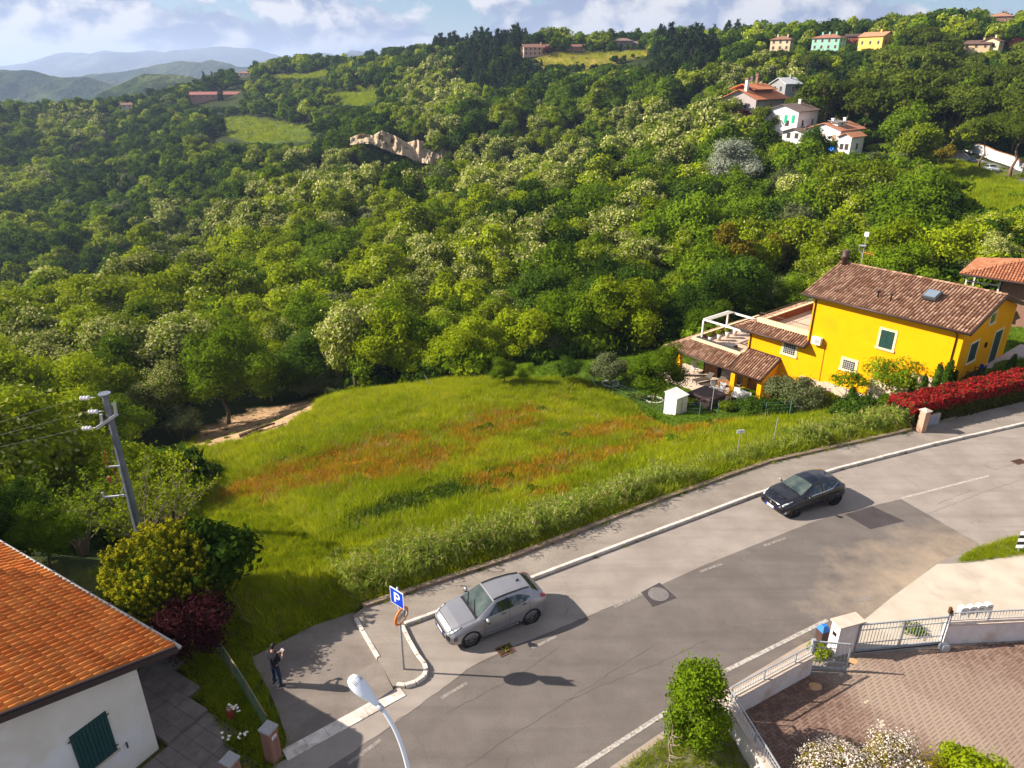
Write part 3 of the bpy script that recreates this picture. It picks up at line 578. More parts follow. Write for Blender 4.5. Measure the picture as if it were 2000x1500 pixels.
NEAR = [
 ('locust', 62, 985, 735, 0, 0, .95, 'tall cream-flowering locust tree at the left edge behind the utility pole'),
 ('yellow', 140, 1010, 862, 0, 0, 1.1, 'yellow-green bushy tree left of the foot of the utility pole'),
 ('dark', 12, 1100, 925, 0, 1, 1.0, 'dark green tree above the white house roof at the left edge'),
 ('green', 105, 1110, 985, 0, 0, 1.0, 'mid green bushy tree just above the orange tiled roof'),
 ('green', 445, 828, 640, 0, 1, 1.0, 'large dark-stemmed green tree behind the bare soil patch'),
 ('green', 530, 786, 668, 0, 0, 1.0, 'round green tree right behind the upper end of the soil patch'),
 ('dark', 592, 770, 648, 0, 0, 1.15, 'dense dark rounded tree beyond the far corner of the field'),
 ('olive', 615, 772, 712, 0, 0, 1.3, 'low grey-green bush at the far corner of the field'),
 ('olive', 690, 762, 706, 0, 1, 1.3, 'second low grey-green bush, right of the far field corner'),
 ('locust', 335, 850, 705, 0, 1, .85, 'cream-blossomed tree with bare dark stem left of the soil patch'),
 ('grey', 362, 862, 792, 0, 1, 1.1, 'grey-green bush hanging over the left end of the soil patch'),
 ('green', 235, 900, 770, 0, 0, 1.0, 'green tree directly behind the top of the utility pole'),
 ('yellow', 150, 860, 690, 0, 1, 1.0, 'yellow-green tree up the slope left of the utility pole'),
 ('dark', 250, 960, 850, 0, 1, .9, 'shaded green shrub right of the utility pole'),
 ('green', 985, 752, 700, 0, 0, 1.0, 'small green orchard tree on the far edge of the field, left one'),
 ('green', 1022, 750, 706, 0, 1, 1.0, 'small green orchard tree on the far edge of the field, right one'),
 ('dark', 1110, 748, 695, 0, 0, 1.0, 'small dark orchard tree in the garden behind the field'),
 ('olive', 1192, 750, 684, 0, 1, 1.0, 'young olive tree ringed by white stones on the lawn'),
 ('green', 1277, 782, 668, 0, 0, 1.0, 'small round-topped dark green tree ringed by white stones beside the portico'),
 ('dark', 800, 752, 722, 0, 1, 1.5, 'low dark green bush at the far edge of the field'),
 ('green', 1350, 640, 590, 1, 0, 1.2, 'green tree behind the portico roof of the yellow house'),
 ('olive', 1540, 600, 528, 1, 0, 1.0, 'silver-green olive tree close behind the terrace of the yellow house'),
 ('olive', 1480, 606, 560, 1, 1, 1.0, 'olive tree behind the pergola of the yellow house'),
 ('olive', 1420, 620, 570, 1, 0, 1.1, 'olive tree left of the pergola of the yellow house'),
 ('ochre', 1428, 590, 440, 1, 0, .8, 'tall ochre-tinted tree left of the yellow house chimney'),
 ('ochre', 1490, 560, 455, 1, 1, .8, 'ochre-green tree behind the terrace of the yellow house'),
 ('olive', 1700, 522, 492, 1, 1, 1.6, 'pale olive tree just behind the ridge of the yellow house'),
 ('olive', 1815, 552, 480, 1, 0, 1.25, 'large grey-green olive tree behind the yellow house roof'),
 ('olive', 1880, 558, 500, 1, 1, 1.1, 'olive tree between the yellow house and the brick house'),
 ('locust2', 1870, 520, 415, 1, 0, 1.5, 'broad flowering tree above the yellow house at the meadow edge'),
 ('locust2', 1960, 510, 405, 1, 1, 1.3, 'flowering tree at the right edge above the brick house'),
 ('locust2', 1748, 500, 440, 1, 0, 1.1, 'small cream-flowering tree behind the chimney antenna'),
 ('locust2', 1650, 470, 300, 1, 1, 1.05, 'big light green tree left of the round-crowned trees below the white houses'),
 ('green', 1775, 480, 318, 1, 1, 1.1, 'big round-crowned tree with pale flowering top beside the right meadow'),
 ('dark', 1825, 480, 368, 1, 0, 1.0, 'dark green side of the round trees beside the right meadow'),
 ('silver', 1425, 390, 272, 1, 0, 1.0, 'silvery grey-leaved tree in the middle of the wood'),
 ('green', 1750, 305, 198, 2, 0, 1.05, 'large bright green tree right of the white house with blue awning'),
 ('dark', 1588, 325, 245, 2, 0, .8, 'dark green tree in front of the two white houses'),
 ('willow', 1482, 285, 208, 2, 0, .9, 'yellow-green weeping willow below the terracotta-roofed house'),
 ('plum', 1445, 250, 210, 2, 0, 1.3, 'dark purple plum tree below the terracotta-roofed house'),
 ('cypress', 1507, 185, 128, 3, 0, .6, 'thin dark cypress behind the terracotta-roofed house'),
 ('green', 1600, 245, 170, 2, 1, 1.0, 'round green tree behind the grey-roofed white house'),
 ('willow', 1672, 238, 178, 2, 1, .9, 'pale drooping birch-like tree behind the white houses'),
 ('plum', 1985, 104, 70, 3, 0, 1.2, 'dark purple tree right of the cream cottage'),
 ('plum', 1488, 102, 84, 3, 1, 1.3, 'dark purple tree left of the cream house on the ridge'),
 ('conifer', 1832, 225, 140, 2, 0, 1.2, 'large dark cedar among the umbrella pines'),
 ('pine', 1913, 330, 236, 1, 0, 1.15, 'umbrella pine leaning beside the far road, left of the silver car'),
 ('pine', 1972, 350, 222, 1, 1, 1.3, 'large umbrella pine beside the far road, right of the silver car'),
 ('pine', 1935, 240, 135, 2, 0, 1.0, 'twin-stemmed umbrella pine behind the white garden wall'),
 ('pine', 1975, 205, 140, 2, 1, 1.0, 'umbrella pine further back at the right edge'),
 ('pine', 1560, 205, 160, 2, 0, 1.1, 'umbrella pine right of the terracotta-roofed house'),
 ('pine', 1690, 200, 162, 2, 1, 1.3, 'wide umbrella pine above the large bright green tree'),
 ('willow', 1882, 262, 218, 2, 0, 1.0, 'bright lime rounded tree behind the white garden wall'),
 ('olive', 1920, 262, 226, 2, 1, 1.2, 'grey-green rounded tree beside the lime-coloured one'),
 ('ochre', 1840, 322, 282, 2, 1, 1.2, 'ochre-tipped bush at the bend of the far road'),
]
for a in NEAR: put(a[0], a[1], a[2], a[3], a[4], a[5], a[6], a[7])
for i, (u, vt, sp, tw) in enumerate([(398, 138, 'cypress', 'second'), (442, 145, 'cypress', 'third'), (415, 138, 'cypress', ''), (430, 172, 'cypress', ''), (436, 168, 'cypress', '')]):
    p = atY(u, 205 if vt > 150 else 155, 585 if vt > 150 else 640); p.z = min(p.z, Tz(p.x, p.y)+3); put(sp, u, 0, vt, 4, 0, 1.0, 'dark cypress on the ridge near the pink-roofed barn', group='cypresses near the pink-roofed barn', p=p)
SKYL = [(2, 196), (33, 201), (82, 206), (130, 200), (163, 212), (190, 196), (230, 204), (212, 196)]
for u, vt in SKYL:
    p = hit(u, 222) or atY(u, 222, 520); put('conifer' if u != 212 else 'pine', u, 0, vt, 4, 0, .8, 'dark pointed tree on the left skyline', group='pointed trees along the left skyline', p=p)
sky_words = lambda u: next(w for k, w in ((840, 'on the skyline left of the dark conifer clump'), (1000, 'on the skyline beside the dark conifer clump'), (1100, 'beside the pink skyline farmhouse'), (1260, 'before the stone houses on the skyline'), (1380, 'at the left end of the ridge group'), (1500, 'in the ridge group left of the cream villa'), (1648, 'beside the mint green villa'), (1740, 'behind the ochre villa'), (9999, 'on the hilltop right of the ochre villa')) if u < k)
for u, vb, vt, sp, w_ in [(730, 118, 94, 'cypress', 1.3), (775, 106, 92, 'dark', 2.2), (800, 104, 90, 'dark', 2.2), (820, 104, 92, 'dark', 2), (928, 118, 98, 'dark', 1), (965, 112, 92, 'cypress', 2), (983, 112, 94, 'cypress', 2), (1047, 96, 80, 'cypress', 1.2), (1030, 104, 78, 'dark', 1.5), (1070, 110, 88, 'plum', 1),
                 (1150, 104, 79, 'dark', 1), (1180, 104, 82, 'cypress', 2), (1195, 104, 80, 'dark', 1.2), (1212, 102, 84, 'cypress', 2), (1225, 102, 85, 'cypress', 2), (1250, 102, 80, 'dark', .9), (1300, 92, 62, 'dark', 1), (1330, 88, 52, 'green', 1), (1350, 85, 55, 'conifer', 1), (1368, 82, 46, 'conifer', 1.1), (1392, 80, 48, 'conifer', 1.1), (1418, 78, 40, 'conifer', 1.2), (1436, 78, 38, 'conifer', 1.1), (1460, 80, 50, 'dark', 1.2), (1485, 78, 40, 'green', .9),
                 (1625, 78, 58, 'green', 1), (1572, 90, 70, 'dark', 1), (1600, 82, 66, 'dark', 1.3), (1617, 82, 64, 'cypress', 1.2), (1640, 78, 62, 'dark', 1), (1655, 74, 56, 'cypress', 2.2), (1665, 74, 56, 'cypress', 2), (1683, 76, 52, 'cypress', 2.4), (1700, 72, 52, 'dark', 1.2), (1718, 72, 52, 'green', 1.2), (1760, 75, 32, 'green', 1.1), (1835, 55, 18, 'dark', 1.2), (1805, 60, 38, 'green', 1), (1880, 50, 30, 'green', 1.2), (1985, 45, 28, 'green', 1.2), (1560, 102, 76, 'dark', 1.3)]:
    p = hitd(u, vb)
    if p is None or p.y > 620: p = atY(u, vb, 470 if u < 1300 else 400)
    put(sp, u, vb, vt, 4, 0, w_, {'cypress': 'narrow dark cypress', 'plum': 'dark purple tree', 'conifer': 'tall dark conifer'}.get(sp, 'leafy tree')+' '+sky_words(u), group='skyline trees '+sky_words(u), p=p)
# ---- the wild wood
SPW = {'green': 'mid green leafy tree', 'dark': 'dark green leafy tree', 'yellow': 'yellow-green leafy tree', 'locust': 'cream-blossomed locust tree', 'locust2': 'light green locust tree', 'olive': 'grey-green low tree', 'grey': 'grey-green poplar-like tree', 'conifer': 'dark conifer', 'pine': 'umbrella pine', 'cypress': 'cypress'}
def fine_words(u, v, d):
    cols = ((130, 'at the left edge'), (300, 'above the utility pole'), (480, 'over the lower soil patch'), (660, 'over the upper soil patch'), (860, 'behind the left half of the field'), (1080, 'behind the middle of the field'), (1280, 'behind the small orchard trees'), (1500, 'beyond the portico of the yellow house'), (1720, 'behind the roof of the yellow house'), (9999, 'towards the right-hand meadow'))
    rows = ((60, 'in the front row'), (70, 'in the second row'), (80, 'in the third row'), (92, 'further back'), (9999, 'well up the slope'))
    return next(w for k, w in rows if d < k)+' '+next(w for k, w in cols if u < k)
def region_words(u, v):
    if v > 640: return 'in the wood left of the field' if u < 700 else 'in the wood behind the garden'
    if u < 330: return 'on the lower left slope of the near wood' if v > 520 else 'at the left of the near wooded spur'
    if u < 700: return 'on the wooded slope above the soil patch' if v > 520 else 'on the crest of the near wooded spur'
    if u < 1080: return 'in the wood straight behind the field' if v > 520 else 'in the middle of the wood, up the spur'
    if u < 1420: return 'in the wood left of the yellow house' if v > 440 else 'in the upper middle of the wood'
    return 'in the wood behind the yellow house' if v > 380 else 'on the slope below the white houses'
cand = []; r = 46.0
while r < 760:
    st = 4.3 if r < 120 else (5.6 if r < 250 else 6.6); na = int(math.radians(84)*r/st)
    for i in range(na):
        a = math.radians(-42)+math.radians(84)*(i+random.random()*.8)/na; rr = r+random.uniform(-.4, .4)*st
        cand.append((rr*math.sin(a), rr*math.cos(a)))
    r += st*.92
ca = np.array(cand); zz = T(ca[:, 0], ca[:, 1]); U, V = proj(ca[:, 0], ca[:, 1], zz); keep = (U > -140) & (U < 2140) & (V < 1300)
for pl in NOGO: keep &= ~inpoly(ca[:, 0], ca[:, 1], pl)
keep &= ~inpoly(ca[:, 0], ca[:, 1], SOILBUF); keep &= ~((ca[:, 0] > 10) & (ca[:, 1] < 58)); keep &= edge_d(ca[:, 0], ca[:, 1]) > 4; ca = ca[keep]; zz = zz[keep]; U = U[keep]; V = V[keep]
# drop trees that terrain hides completely
def visible(x, y, z):
    t = np.linspace(.25, .985, 60); X = x*t; Y = y*t; Z = H+(z-H)*t; return bool(np.all(Z > T(X, Y)+1.0))
fx, fi = [], []; srcs = []; skey = {}; ind = []
SP_ARR = np.array(SPOTS)
order = np.argsort(np.hypot(ca[:, 0], ca[:, 1]))
NIND = 300-len(NEAR)
for k in order:
    x, y, z, u, v = ca[k, 0], ca[k, 1], zz[k], U[k], V[k]; d = math.hypot(x, y)
    if any((x-hx)**2+(y-hy)**2 < hr*hr for hx, hy, hr in HOUSE_SPOTS): continue
    if np.any((SP_ARR[:, 0]-x)**2+(SP_ARR[:, 1]-y)**2 < (SP_ARR[:, 2]*.9)**2): continue
    rnd = random.random(); sp = species_at(u, v, x, y, rnd, d); sc = random.choice((random.uniform(.5, .85), random.uniform(.75, 1.1), random.uniform(.9, 1.35)))
    if d > 350: sc *= 1.0
    if d < 110: sc *= .86
    if sp == 'olive': sc = random.uniform(.8, 1.15)
    h = SPECIES[sp][4]; vt_u, vt_v = proj(x, y, z+h*sc)
    if 1380 < u < 1720 and d < 130: sc *= .9
    s2 = shrink_for_view((x, y, z), h*sc, SPECIES[sp][5]*.45*sc)
    if s2 == 0: continue
    sc *= s2
    if sc < .22: continue
    if not visible(x, y, z+h*sc): continue
    ind.append((d, x, y, z, u, v, sp, sc))
ind.sort(); NI = 0
for d, x, y, z, u, v, sp, sc in ind:
    lod = 1 if d < 95 else 2 if d < 185 else 3 if d < 340 else 4; var = random.randrange(2); ws = random.uniform(.85, 1.12)
    if NI < NIND and visible(x, y, z+SPECIES[sp][4]*sc*.8):
        NI += 1; w_ = region_words(u, v)
        place_tree(sp, (x, y, z), sc, lod, var, ('tall ' if sc > 1.0 else 'small ' if sc < .72 else '')+SPW.get(sp, 'tree').replace(' leafy', '')+' '+fine_words(u, v, d), 'woodland trees '+fine_words(u, v, d), wsc=ws, sink=.2); continue
    key = (sp, lod, var)
    if key not in skey:
        cm, tm = tree_meshes(*key); bm = __import__('bmesh').new(); m2 = cm.copy(); nm_ = len(cm.materials); m2.materials.append(tm.materials[0])
        tt = tm.copy(); tt.polygons.foreach_set('material_index', [nm_]*len(tt.polygons)); bm.from_mesh(m2); bm.from_mesh(tt); bm.to_mesh(m2); bm.free(); m2.update()
        skey[key] = len(srcs); srcs.append(m2)
    fx.append((x, y, z-.2, random.uniform(0, 6.28), sc*ws, sc)); fi.append(skey[key])
fa = np.array(fx)
scatter('far_woods', fa[:, :3], fa[:, 3], np.stack([fa[:, 4], fa[:, 4], fa[:, 5]], 1), fi, srcs, 'mixed broadleaf woods covering the valley sides and far ridge')
print('woods individual', NI, 'scattered', len(fx))
# ---- understorey shrubs fill gaps between trunks
shr = crown_mesh('shrub', 'round', 2.2, 3.0, 420, .34, 'green', seed=5); shr2 = crown_mesh('shrub', 'round', 2.0, 3.2, 420, .34, 'dark', seed=6); shr3 = crown_mesh('shrub', 'round', 1.8, 2.8, 420, .32, 'yellow', seed=8)
mP = []
for x, y in zip(*(lambda a: (a[:, 0], a[:, 1]))(np.array([(r_*math.sin(a_), r_*math.cos(a_)) for r_, a_ in zip(np.exp(RNG.uniform(math.log(44), math.log(480), 9000)), RNG.uniform(-.68, .68, 9000))]))): mP.append((x, y))
mP = np.array(mP); mz = T(mP[:, 0], mP[:, 1]); mu, mv = proj(mP[:, 0], mP[:, 1], mz); kk = (mu > -60) & (mu < 2060) & (edge_d(mP[:, 0], mP[:, 1]) > 4)
for pl in NOGO+[SOILBUF]: kk &= ~inpoly(mP[:, 0], mP[:, 1], pl)
kk &= ~((mP[:, 0] > 8) & (mP[:, 1] < 62))
for a, b, c, e, Y in PROTECT: kk &= ~((mP[:, 1] < Y) & (mu > a-4) & (mu < b+4) & (mv > c) & (mv < e+10))
mP = mP[kk]; mz = mz[kk]
scatter('undergrowth', np.stack([mP[:, 0], mP[:, 1], mz-.2], 1), RNG.uniform(0, 6.28, len(mP)), RNG.uniform(.6, 1.7, len(mP)), RNG.integers(0, 3, len(mP)), [shr, shr2, shr3], 'green scrub and brambles growing under the trees')
# ================================================================ grass
def tuft_mesh(name, lm, n=16, h=.5, sp=.22, wd=.028, seed=0, lean=.3, tip=None):
    g = np.random.default_rng(seed); a = g.uniform(0, 6.28, n); rr = sp*np.sqrt(g.random(n)); B = np.stack([np.cos(a)*rr, np.sin(a)*rr, np.zeros(n)-.03], 1); hh = h*g.uniform(.55, 1.1, n)
    ln = np.stack([g.normal(0, lean, n)*hh, g.normal(0, lean, n)*hh, hh], 1); s = np.stack([np.cos(a+1.57), np.sin(a+1.57), np.zeros(n)], 1)*wd*g.uniform(.7, 1.3, n)[:, None]*.5
    mid = B+ln*.55; tipp = B+ln; V = np.stack([B-s, B+s, mid+s*.8, tipp, mid-s*.8], 1)
    return qmesh(name, V, 5, [LM[lm]])
LM['grass'] = leafmat('grass_green', (.12, .195, .005), (.27, .33, .008), .18, .4); LM['grassy'] = leafmat('grass_yellow_green', (.22, .285, .007), (.39, .41, .014), .18, .4)
LM['rust'] = leafmat('grass_rust', (.27, .12, .010), (.42, .27, .018), .2, .3); LM['weed'] = leafmat('weed_dark', (.035, .075, .010), (.075, .12, .014), .2)
LM['lawn'] = leafmat('lawn_green', (.06, .125, .006), (.12, .19, .010), .12, .3)
gs = [tuft_mesh('tuft', 'grass', 20, .46, .26, .024, 1, .42), tuft_mesh('tuft', 'grass', 20, .54, .28, .024, 2, .42), tuft_mesh('tuft', 'grassy', 20, .46, .27, .024, 3, .42), tuft_mesh('tuft', 'grassy', 18, .46, .26, .022, 4, .45),
      tuft_mesh('tuft', 'rust', 18, .32, .28, .035, 5, .5), tuft_mesh('tuft', 'rust', 18, .38, .26, .03, 6, .5), tuft_mesh('tuft', 'weed', 20, .34, .3, .07, 7, .6), tuft_mesh('tuft', 'straw', 12, .6, .22, .022, 8, .4)]
def sample_poly(poly, n, g=RNG):
    p = np.array([tuple(q[:2]) for q in poly]); lo, hi = p.min(0), p.max(0); o = np.zeros((0, 2))
    while len(o) < n:
        c = lo+(hi-lo)*g.random((n*2, 2)); o = np.concatenate([o, c[inpoly(c[:, 0], c[:, 1], poly)]])
    return o[:n]
fp = sample_poly(FIELD, 62000); ms = inpoly(fp[:, 0], fp[:, 1], SOIL) ; fp = fp[~ms]; dd = edge_d(fp[:, 0], fp[:, 1]); fp = fp[dd > .25]; dd = dd[dd > .25]
fz = T(fp[:, 0], fp[:, 1]); ru, dk = field_kind(fp[:, 0], fp[:, 1]); rn = RNG.random(len(fp)); big = fbm(fp[:, 0]/5, fp[:, 1]/5, 3); sm = fbm(fp[:, 0]/1.1+9, fp[:, 1]/1.1, 3)
gi = np.where(rn < np.clip((big-.28)*3.0, .2, .9), np.where(rn*7 % 1 < .5, 2, 3), np.where(rn*5 % 1 < .5, 0, 1)); gi = np.where(ru > rn*1.02, np.where(rn*9 % 1 < .55, 4, 5), gi); gi = np.where(dk > rn, 6, gi); gi = np.where((RNG.random(len(fp)) < .04), 7, gi)
bald = (sm < .28) & (ru > .6); fk = ~bald
sc_ = RNG.uniform(.55, 1.15, len(fp))*(.7+.7*sm)*np.where(dd < 3, 1.25, 1)
scatter('field_grass', np.stack([fp[:, 0], fp[:, 1], fz], 1)[fk], RNG.uniform(0, 6.28, fk.sum()), sc_[fk], gi[fk], gs, 'tall wild grass with rust-red and yellow patches covering the sloping field')
LM['weedl'] = leafmat('leaf_weed', (.07, .11, .010), (.15, .19, .015))
# weeds: individual dark clumps in the field
wm = crown_mesh('weed', 'round', .55, 1.1, 260, .13, 'green', seed=12, rnd=.9); wm2 = crown_mesh('weed', 'round', .5, 1.2, 260, .14, 'weedl', seed=13, rnd=.9)
wl = [(965, 925), (982, 912), (1082, 912), (950, 968), (1055, 965), (1070, 805), (1100, 858), (1190, 830), (665, 890), (600, 880), (575, 895), (1240, 780), (1170, 775), (1265, 820), (990, 940), (1190, 870), (1325, 865), (940, 842), (455, 990), (1010, 820), (780, 700), (1395, 828), (1120, 790), (1205, 800)]
wp = []
for u, v in wl:
    p = hit(u, v)
    for j in range(3): wp.append((p.x+random.uniform(-.6, .6), p.y+random.uniform(-.6, .6), p.z-.1))
for i in range(520):
    q_ = sample_poly(FIELD, 1)[0]; wp.append((q_[0], q_[1], Tz(q_[0], q_[1])-.15))
k = len(wp); scw = np.concatenate([RNG.uniform(.45, .9, 3*len(wl)), RNG.uniform(.15, .55, k-3*len(wl))])
scatter('field_weeds', wp, RNG.uniform(0, 6.28, k), scw, RNG.integers(0, 2, k), [wm, wm2], 'dark leafy weeds dotted through the field')
# bramble patch in the field
bp_ = []
while len(bp_) < 420:
    u = random.gauss(800, 75); v = 990-(u-800)*.33+random.gauss(0, 17); p = hit(u, v); bp_.append((p.x, p.y, p.z-.1))
scatter('bramble_patch', bp_, RNG.uniform(0, 6.28, len(bp_)), RNG.uniform(.35, .8, len(bp_)), RNG.integers(0, 2, len(bp_)), [wm, wm2], 'low dark bramble patch across the middle of the field')
# ---- rough grass and scrub on the far meadows
mm_ = []; ms_ = []; mi2 = []
for k_, (pl_, c_) in MP.items():
    near_ = k_ == 'right_meadow'; nn_ = 9000 if near_ else 900; q_ = sample_poly(pl_, nn_); mm_.append(np.stack([q_[:, 0], q_[:, 1], T(q_[:, 0], q_[:, 1])-.05], 1)); ms_.append(RNG.uniform(1.0, 2.2, nn_)*(1 if near_ else 2.2)); mi2.append(RNG.choice([0, 1, 2] if k_ != 'hill_field' else [2, 3, 7], nn_))
    for j in range(60 if near_ else 26):
        a_ = q_[random.randrange(nn_)]; wp.append((a_[0], a_[1], Tz(a_[0], a_[1])-.1))
mm_ = np.concatenate(mm_); scatter('meadow_grass', mm_, RNG.uniform(0, 6.28, len(mm_)), np.concatenate(ms_), np.concatenate(mi2), gs, 'coarse grass on the far meadows')
mb_ = np.array(wp[k:]); scatter('meadow_scrub', mb_, RNG.uniform(0, 6.28, len(mb_)), RNG.uniform(.5, 2.2, len(mb_)), RNG.integers(0, 2, len(mb_)), [wm, wm2], 'small bushes dotted over the far meadows')
# ---- reeds along the pavement edge
def reed_mesh(seed, h=2.1, n=6, dry=.2):
    g = random.Random(seed); V = []; mi = []
    def strip(p, q, w_, m_):
        p = Vector(p); q = Vector(q); s_ = (q-p).cross(Vector((g.uniform(-1, 1), g.uniform(-1, 1), .3))).normalized()*w_/2; V.append([p-s_, p+s_, q+s_*.35, q-s_*.35]); mi.append(m_)
    for i in range(n):
        x, y = g.uniform(-.4, .4), g.uniform(-.4, .4); hh = h*g.uniform(.55, 1.05); lx, ly = g.uniform(-.22, .22)*hh, g.uniform(-.22, .22)*hh; m_ = 1 if g.random() < dry else 0
        strip((x, y, -.1), (x+lx*.5, y+ly*.5, hh*.55), .035, m_); strip((x+lx*.5, y+ly*.5, hh*.55), (x+lx, y+ly, hh), .03, m_)
        for j in range(13):
            t = g.uniform(.15, 1); bx_, by_, bz = x+lx*t, y+ly*t, hh*t; a = g.uniform(0, 6.28); L = g.uniform(.3, .55); mx_ = (bx_+math.cos(a)*L*.55, by_+math.sin(a)*L*.55, bz+L*.35); e = (bx_+math.cos(a)*L, by_+math.sin(a)*L, bz+g.uniform(-.25, .15)*L)
            m2 = 1 if g.random() < dry*.8 else 0; strip((bx_, by_, bz), mx_, .05, m2); strip(mx_, e, .045, m2)
        if g.random() < .12: strip((x+lx, y+ly, hh), (x+lx*1.15, y+ly*1.15, hh+.28), .09, 1)
    return qmesh('reed', np.array([[tuple(p) for p in q_] for q_ in V]), 4, [LM['reed'], LM['straw']], mi)
RP = []; RS = []
def along_edge(s0, s1, n):
    P_ = EDGE[6:13]; seg = np.hypot(*(P_[1:]-P_[:-1]).T); cs = np.concatenate([[0], np.cumsum(seg)]); o = []
    for i in range(n):
        s_ = random.uniform(s0, s1)*cs[-1]; j = min(np.searchsorted(cs, s_)-1, len(seg)-1); j = max(j, 0); f = (s_-cs[j])/seg[j]; a = P_[j]; b = P_[j+1]; d_ = (b-a)/seg[j]; o.append((a+(b-a)*f, np.array([-d_[1], d_[0]]), s_/cs[-1]))
    return o
for p, nrm, t in along_edge(.0, .78, 1150):
    dens = .35+.65*vnoise(t*22, 3.3); wide = 2.6+1.6*float(vnoise(t*9, 1.1))
    if random.random() > (dens-.12)*.9+.16*(t < .35)+.16*(t > .62): continue
    off = .45+abs(random.gauss(0, .5))*wide*.8; q_ = p+nrm*off; RP.append((q_[0], q_[1], Tz(q_[0], q_[1]))); hs = (1.0 if t < .42 else .62 if t < .6 else 1.0)*max(.45, 1-off*.09); RS.append(hs*random.uniform(.4, .92))
scatter('reed_bed', RP, RNG.uniform(0, 6.28, len(RP)), RS, RNG.integers(0, 5, len(RP)), [reed_mesh(i, 1.75) for i in range(5)], 'band of tall reeds with drooping leaves along the pavement')
# tall verge grass right behind the kerb wall
vg = [(p+nrm*random.uniform(.12, 2.4)) for p, nrm, t in along_edge(0, .80, 7000)]
vg = np.array(vg); scatter('verge_grass', np.stack([vg[:, 0], vg[:, 1], T(vg[:, 0], vg[:, 1])], 1), RNG.uniform(0, 6.28, len(vg)), RNG.uniform(.6, 1.35, len(vg)), RNG.choice([0, 1, 2, 3, 3, 7], len(vg)), gs, 'long green grass leaning over the low edging wall')
# ================================================================ street zone
def asphalt(name, c, c2, sand=None, crack=True):
    m = bpy.data.materials.new(name); m.use_nodes = True; nt = m.node_tree; b = nt.nodes['Principled BSDF']; b.inputs['Roughness'].default_value = .92; b.inputs['Specular IOR Level'].default_value = .12
    L = nt.links.new; tcn = nt.nodes.new('ShaderNodeTexCoord'); ob = tcn.outputs['Object']
    def mr(src, a, b_, lo=0, hi=1):
        n = nd(nt, 'ShaderNodeMapRange'); n.inputs[1].default_value = a; n.inputs[2].default_value = b_; n.inputs[3].default_value = lo; n.inputs[4].default_value = hi; L(src, n.inputs[0]); return n.outputs[0]
    def mix(f, a, b_):
        n = nt.nodes.new('ShaderNodeMix'); n.data_type = 'RGBA'
        if isinstance(f, float): n.inputs[0].default_value = f
        else: L(f, n.inputs[0])
        for i, q_ in ((6, a), (7, b_)):
            if isinstance(q_, tuple): n.inputs[i].default_value = (*q_, 1)
            else: L(q_, n.inputs[i])
        return n.outputs[2]
    n1 = nd(nt, 'ShaderNodeTexNoise', Scale=.55, Detail=7, Roughness=.62); L(ob, n1.inputs[0]); col = mix(mr(n1.outputs[0], .35, .65), c, c2)
    # traffic wear streaks along the carriageway
    mp_ = nt.nodes.new('ShaderNodeMapping'); mp_.inputs['Rotation'].default_value = (0, 0, R(-30)); mp_.inputs['Scale'].default_value = (.12, 1.6, 1); L(ob, mp_.inputs[0])
    n5 = nd(nt, 'ShaderNodeTexNoise', Scale=1.0, Detail=5, Roughness=.6); L(mp_.outputs[0], n5.inputs[0]); col = mix(mr(n5.outputs[0], .48, .72, 0, .45), col, tuple(x*.72 for x in c))
    n2_ = nd(nt, 'ShaderNodeTexNoise', Scale=45, Detail=3, Roughness=.7); L(ob, n2_.inputs[0]); g = mr(n2_.outputs[0], .3, .7, .72, 1.28)
    vm = nt.nodes.new('ShaderNodeVectorMath'); vm.operation = 'SCALE'; L(col, vm.inputs[0]); L(g, vm.inputs['Scale']); col = vm.outputs[0]
    if sand:
        sx, sy, rx, ry, ang, scol = sand; mp2 = nt.nodes.new('ShaderNodeMapping'); mp2.vector_type = 'TEXTURE'; mp2.inputs['Location'].default_value = (sx, sy, 0); mp2.inputs['Rotation'].default_value = (0, 0, ang); mp2.inputs['Scale'].default_value = (rx, ry, 1); L(ob, mp2.inputs[0])
        ln = nt.nodes.new('ShaderNodeVectorMath'); ln.operation = 'LENGTH'; L(mp2.outputs[0], ln.inputs[0]); n3 = nd(nt, 'ShaderNodeTexNoise', Scale=.9, Detail=9, Roughness=.66); L(ob, n3.inputs[0])
        a = nt.nodes.new('ShaderNodeMath'); a.operation = 'MULTIPLY_ADD'; a.inputs[1].default_value = 2.4; L(n3.outputs[0], a.inputs[0]); L(ln.outputs['Value'], a.inputs[2]); col = mix(mr(a.outputs[0], 1.1, 2.6, .62, 0), col, scol)
    if crack:
        n4 = nd(nt, 'ShaderNodeTexNoise', Scale=.8, Detail=4); L(ob, n4.inputs[0]); va = nt.nodes.new('ShaderNodeVectorMath'); va.operation = 'MULTIPLY_ADD'; L(n4.outputs['Color'], va.inputs[0]); va.inputs[1].default_value = (1.6, 1.6, 0); L(ob, va.inputs[2])
        vo = nt.nodes.new('ShaderNodeTexVoronoi'); vo.feature = 'DISTANCE_TO_EDGE'; vo.inputs['Scale'].default_value = .32; L(va.outputs[0], vo.inputs['Vector']); n6 = nd(nt, 'ShaderNodeTexNoise', Scale=.25, Detail=2); L(ob, n6.inputs[0])
        f1 = mr(vo.outputs[0], .0, .005, .28, 0); f2 = mr(n6.outputs[0], .46, .56); mm = nt.nodes.new('ShaderNodeMath'); mm.operation = 'MULTIPLY'; L(f1, mm.inputs[0]); L(f2, mm.inputs[1]); col = mix(mm.outputs[0], col, (.05, .042, .038))
    L(col, b.inputs['Base Color']); bp = nt.nodes.new('ShaderNodeBump'); bp.inputs['Strength'].default_value = .35; bp.inputs['Distance'].default_value = .01; L(n2_.outputs[0], bp.inputs['Height']); L(bp.outputs[0], b.inputs['Normal'])
    return m
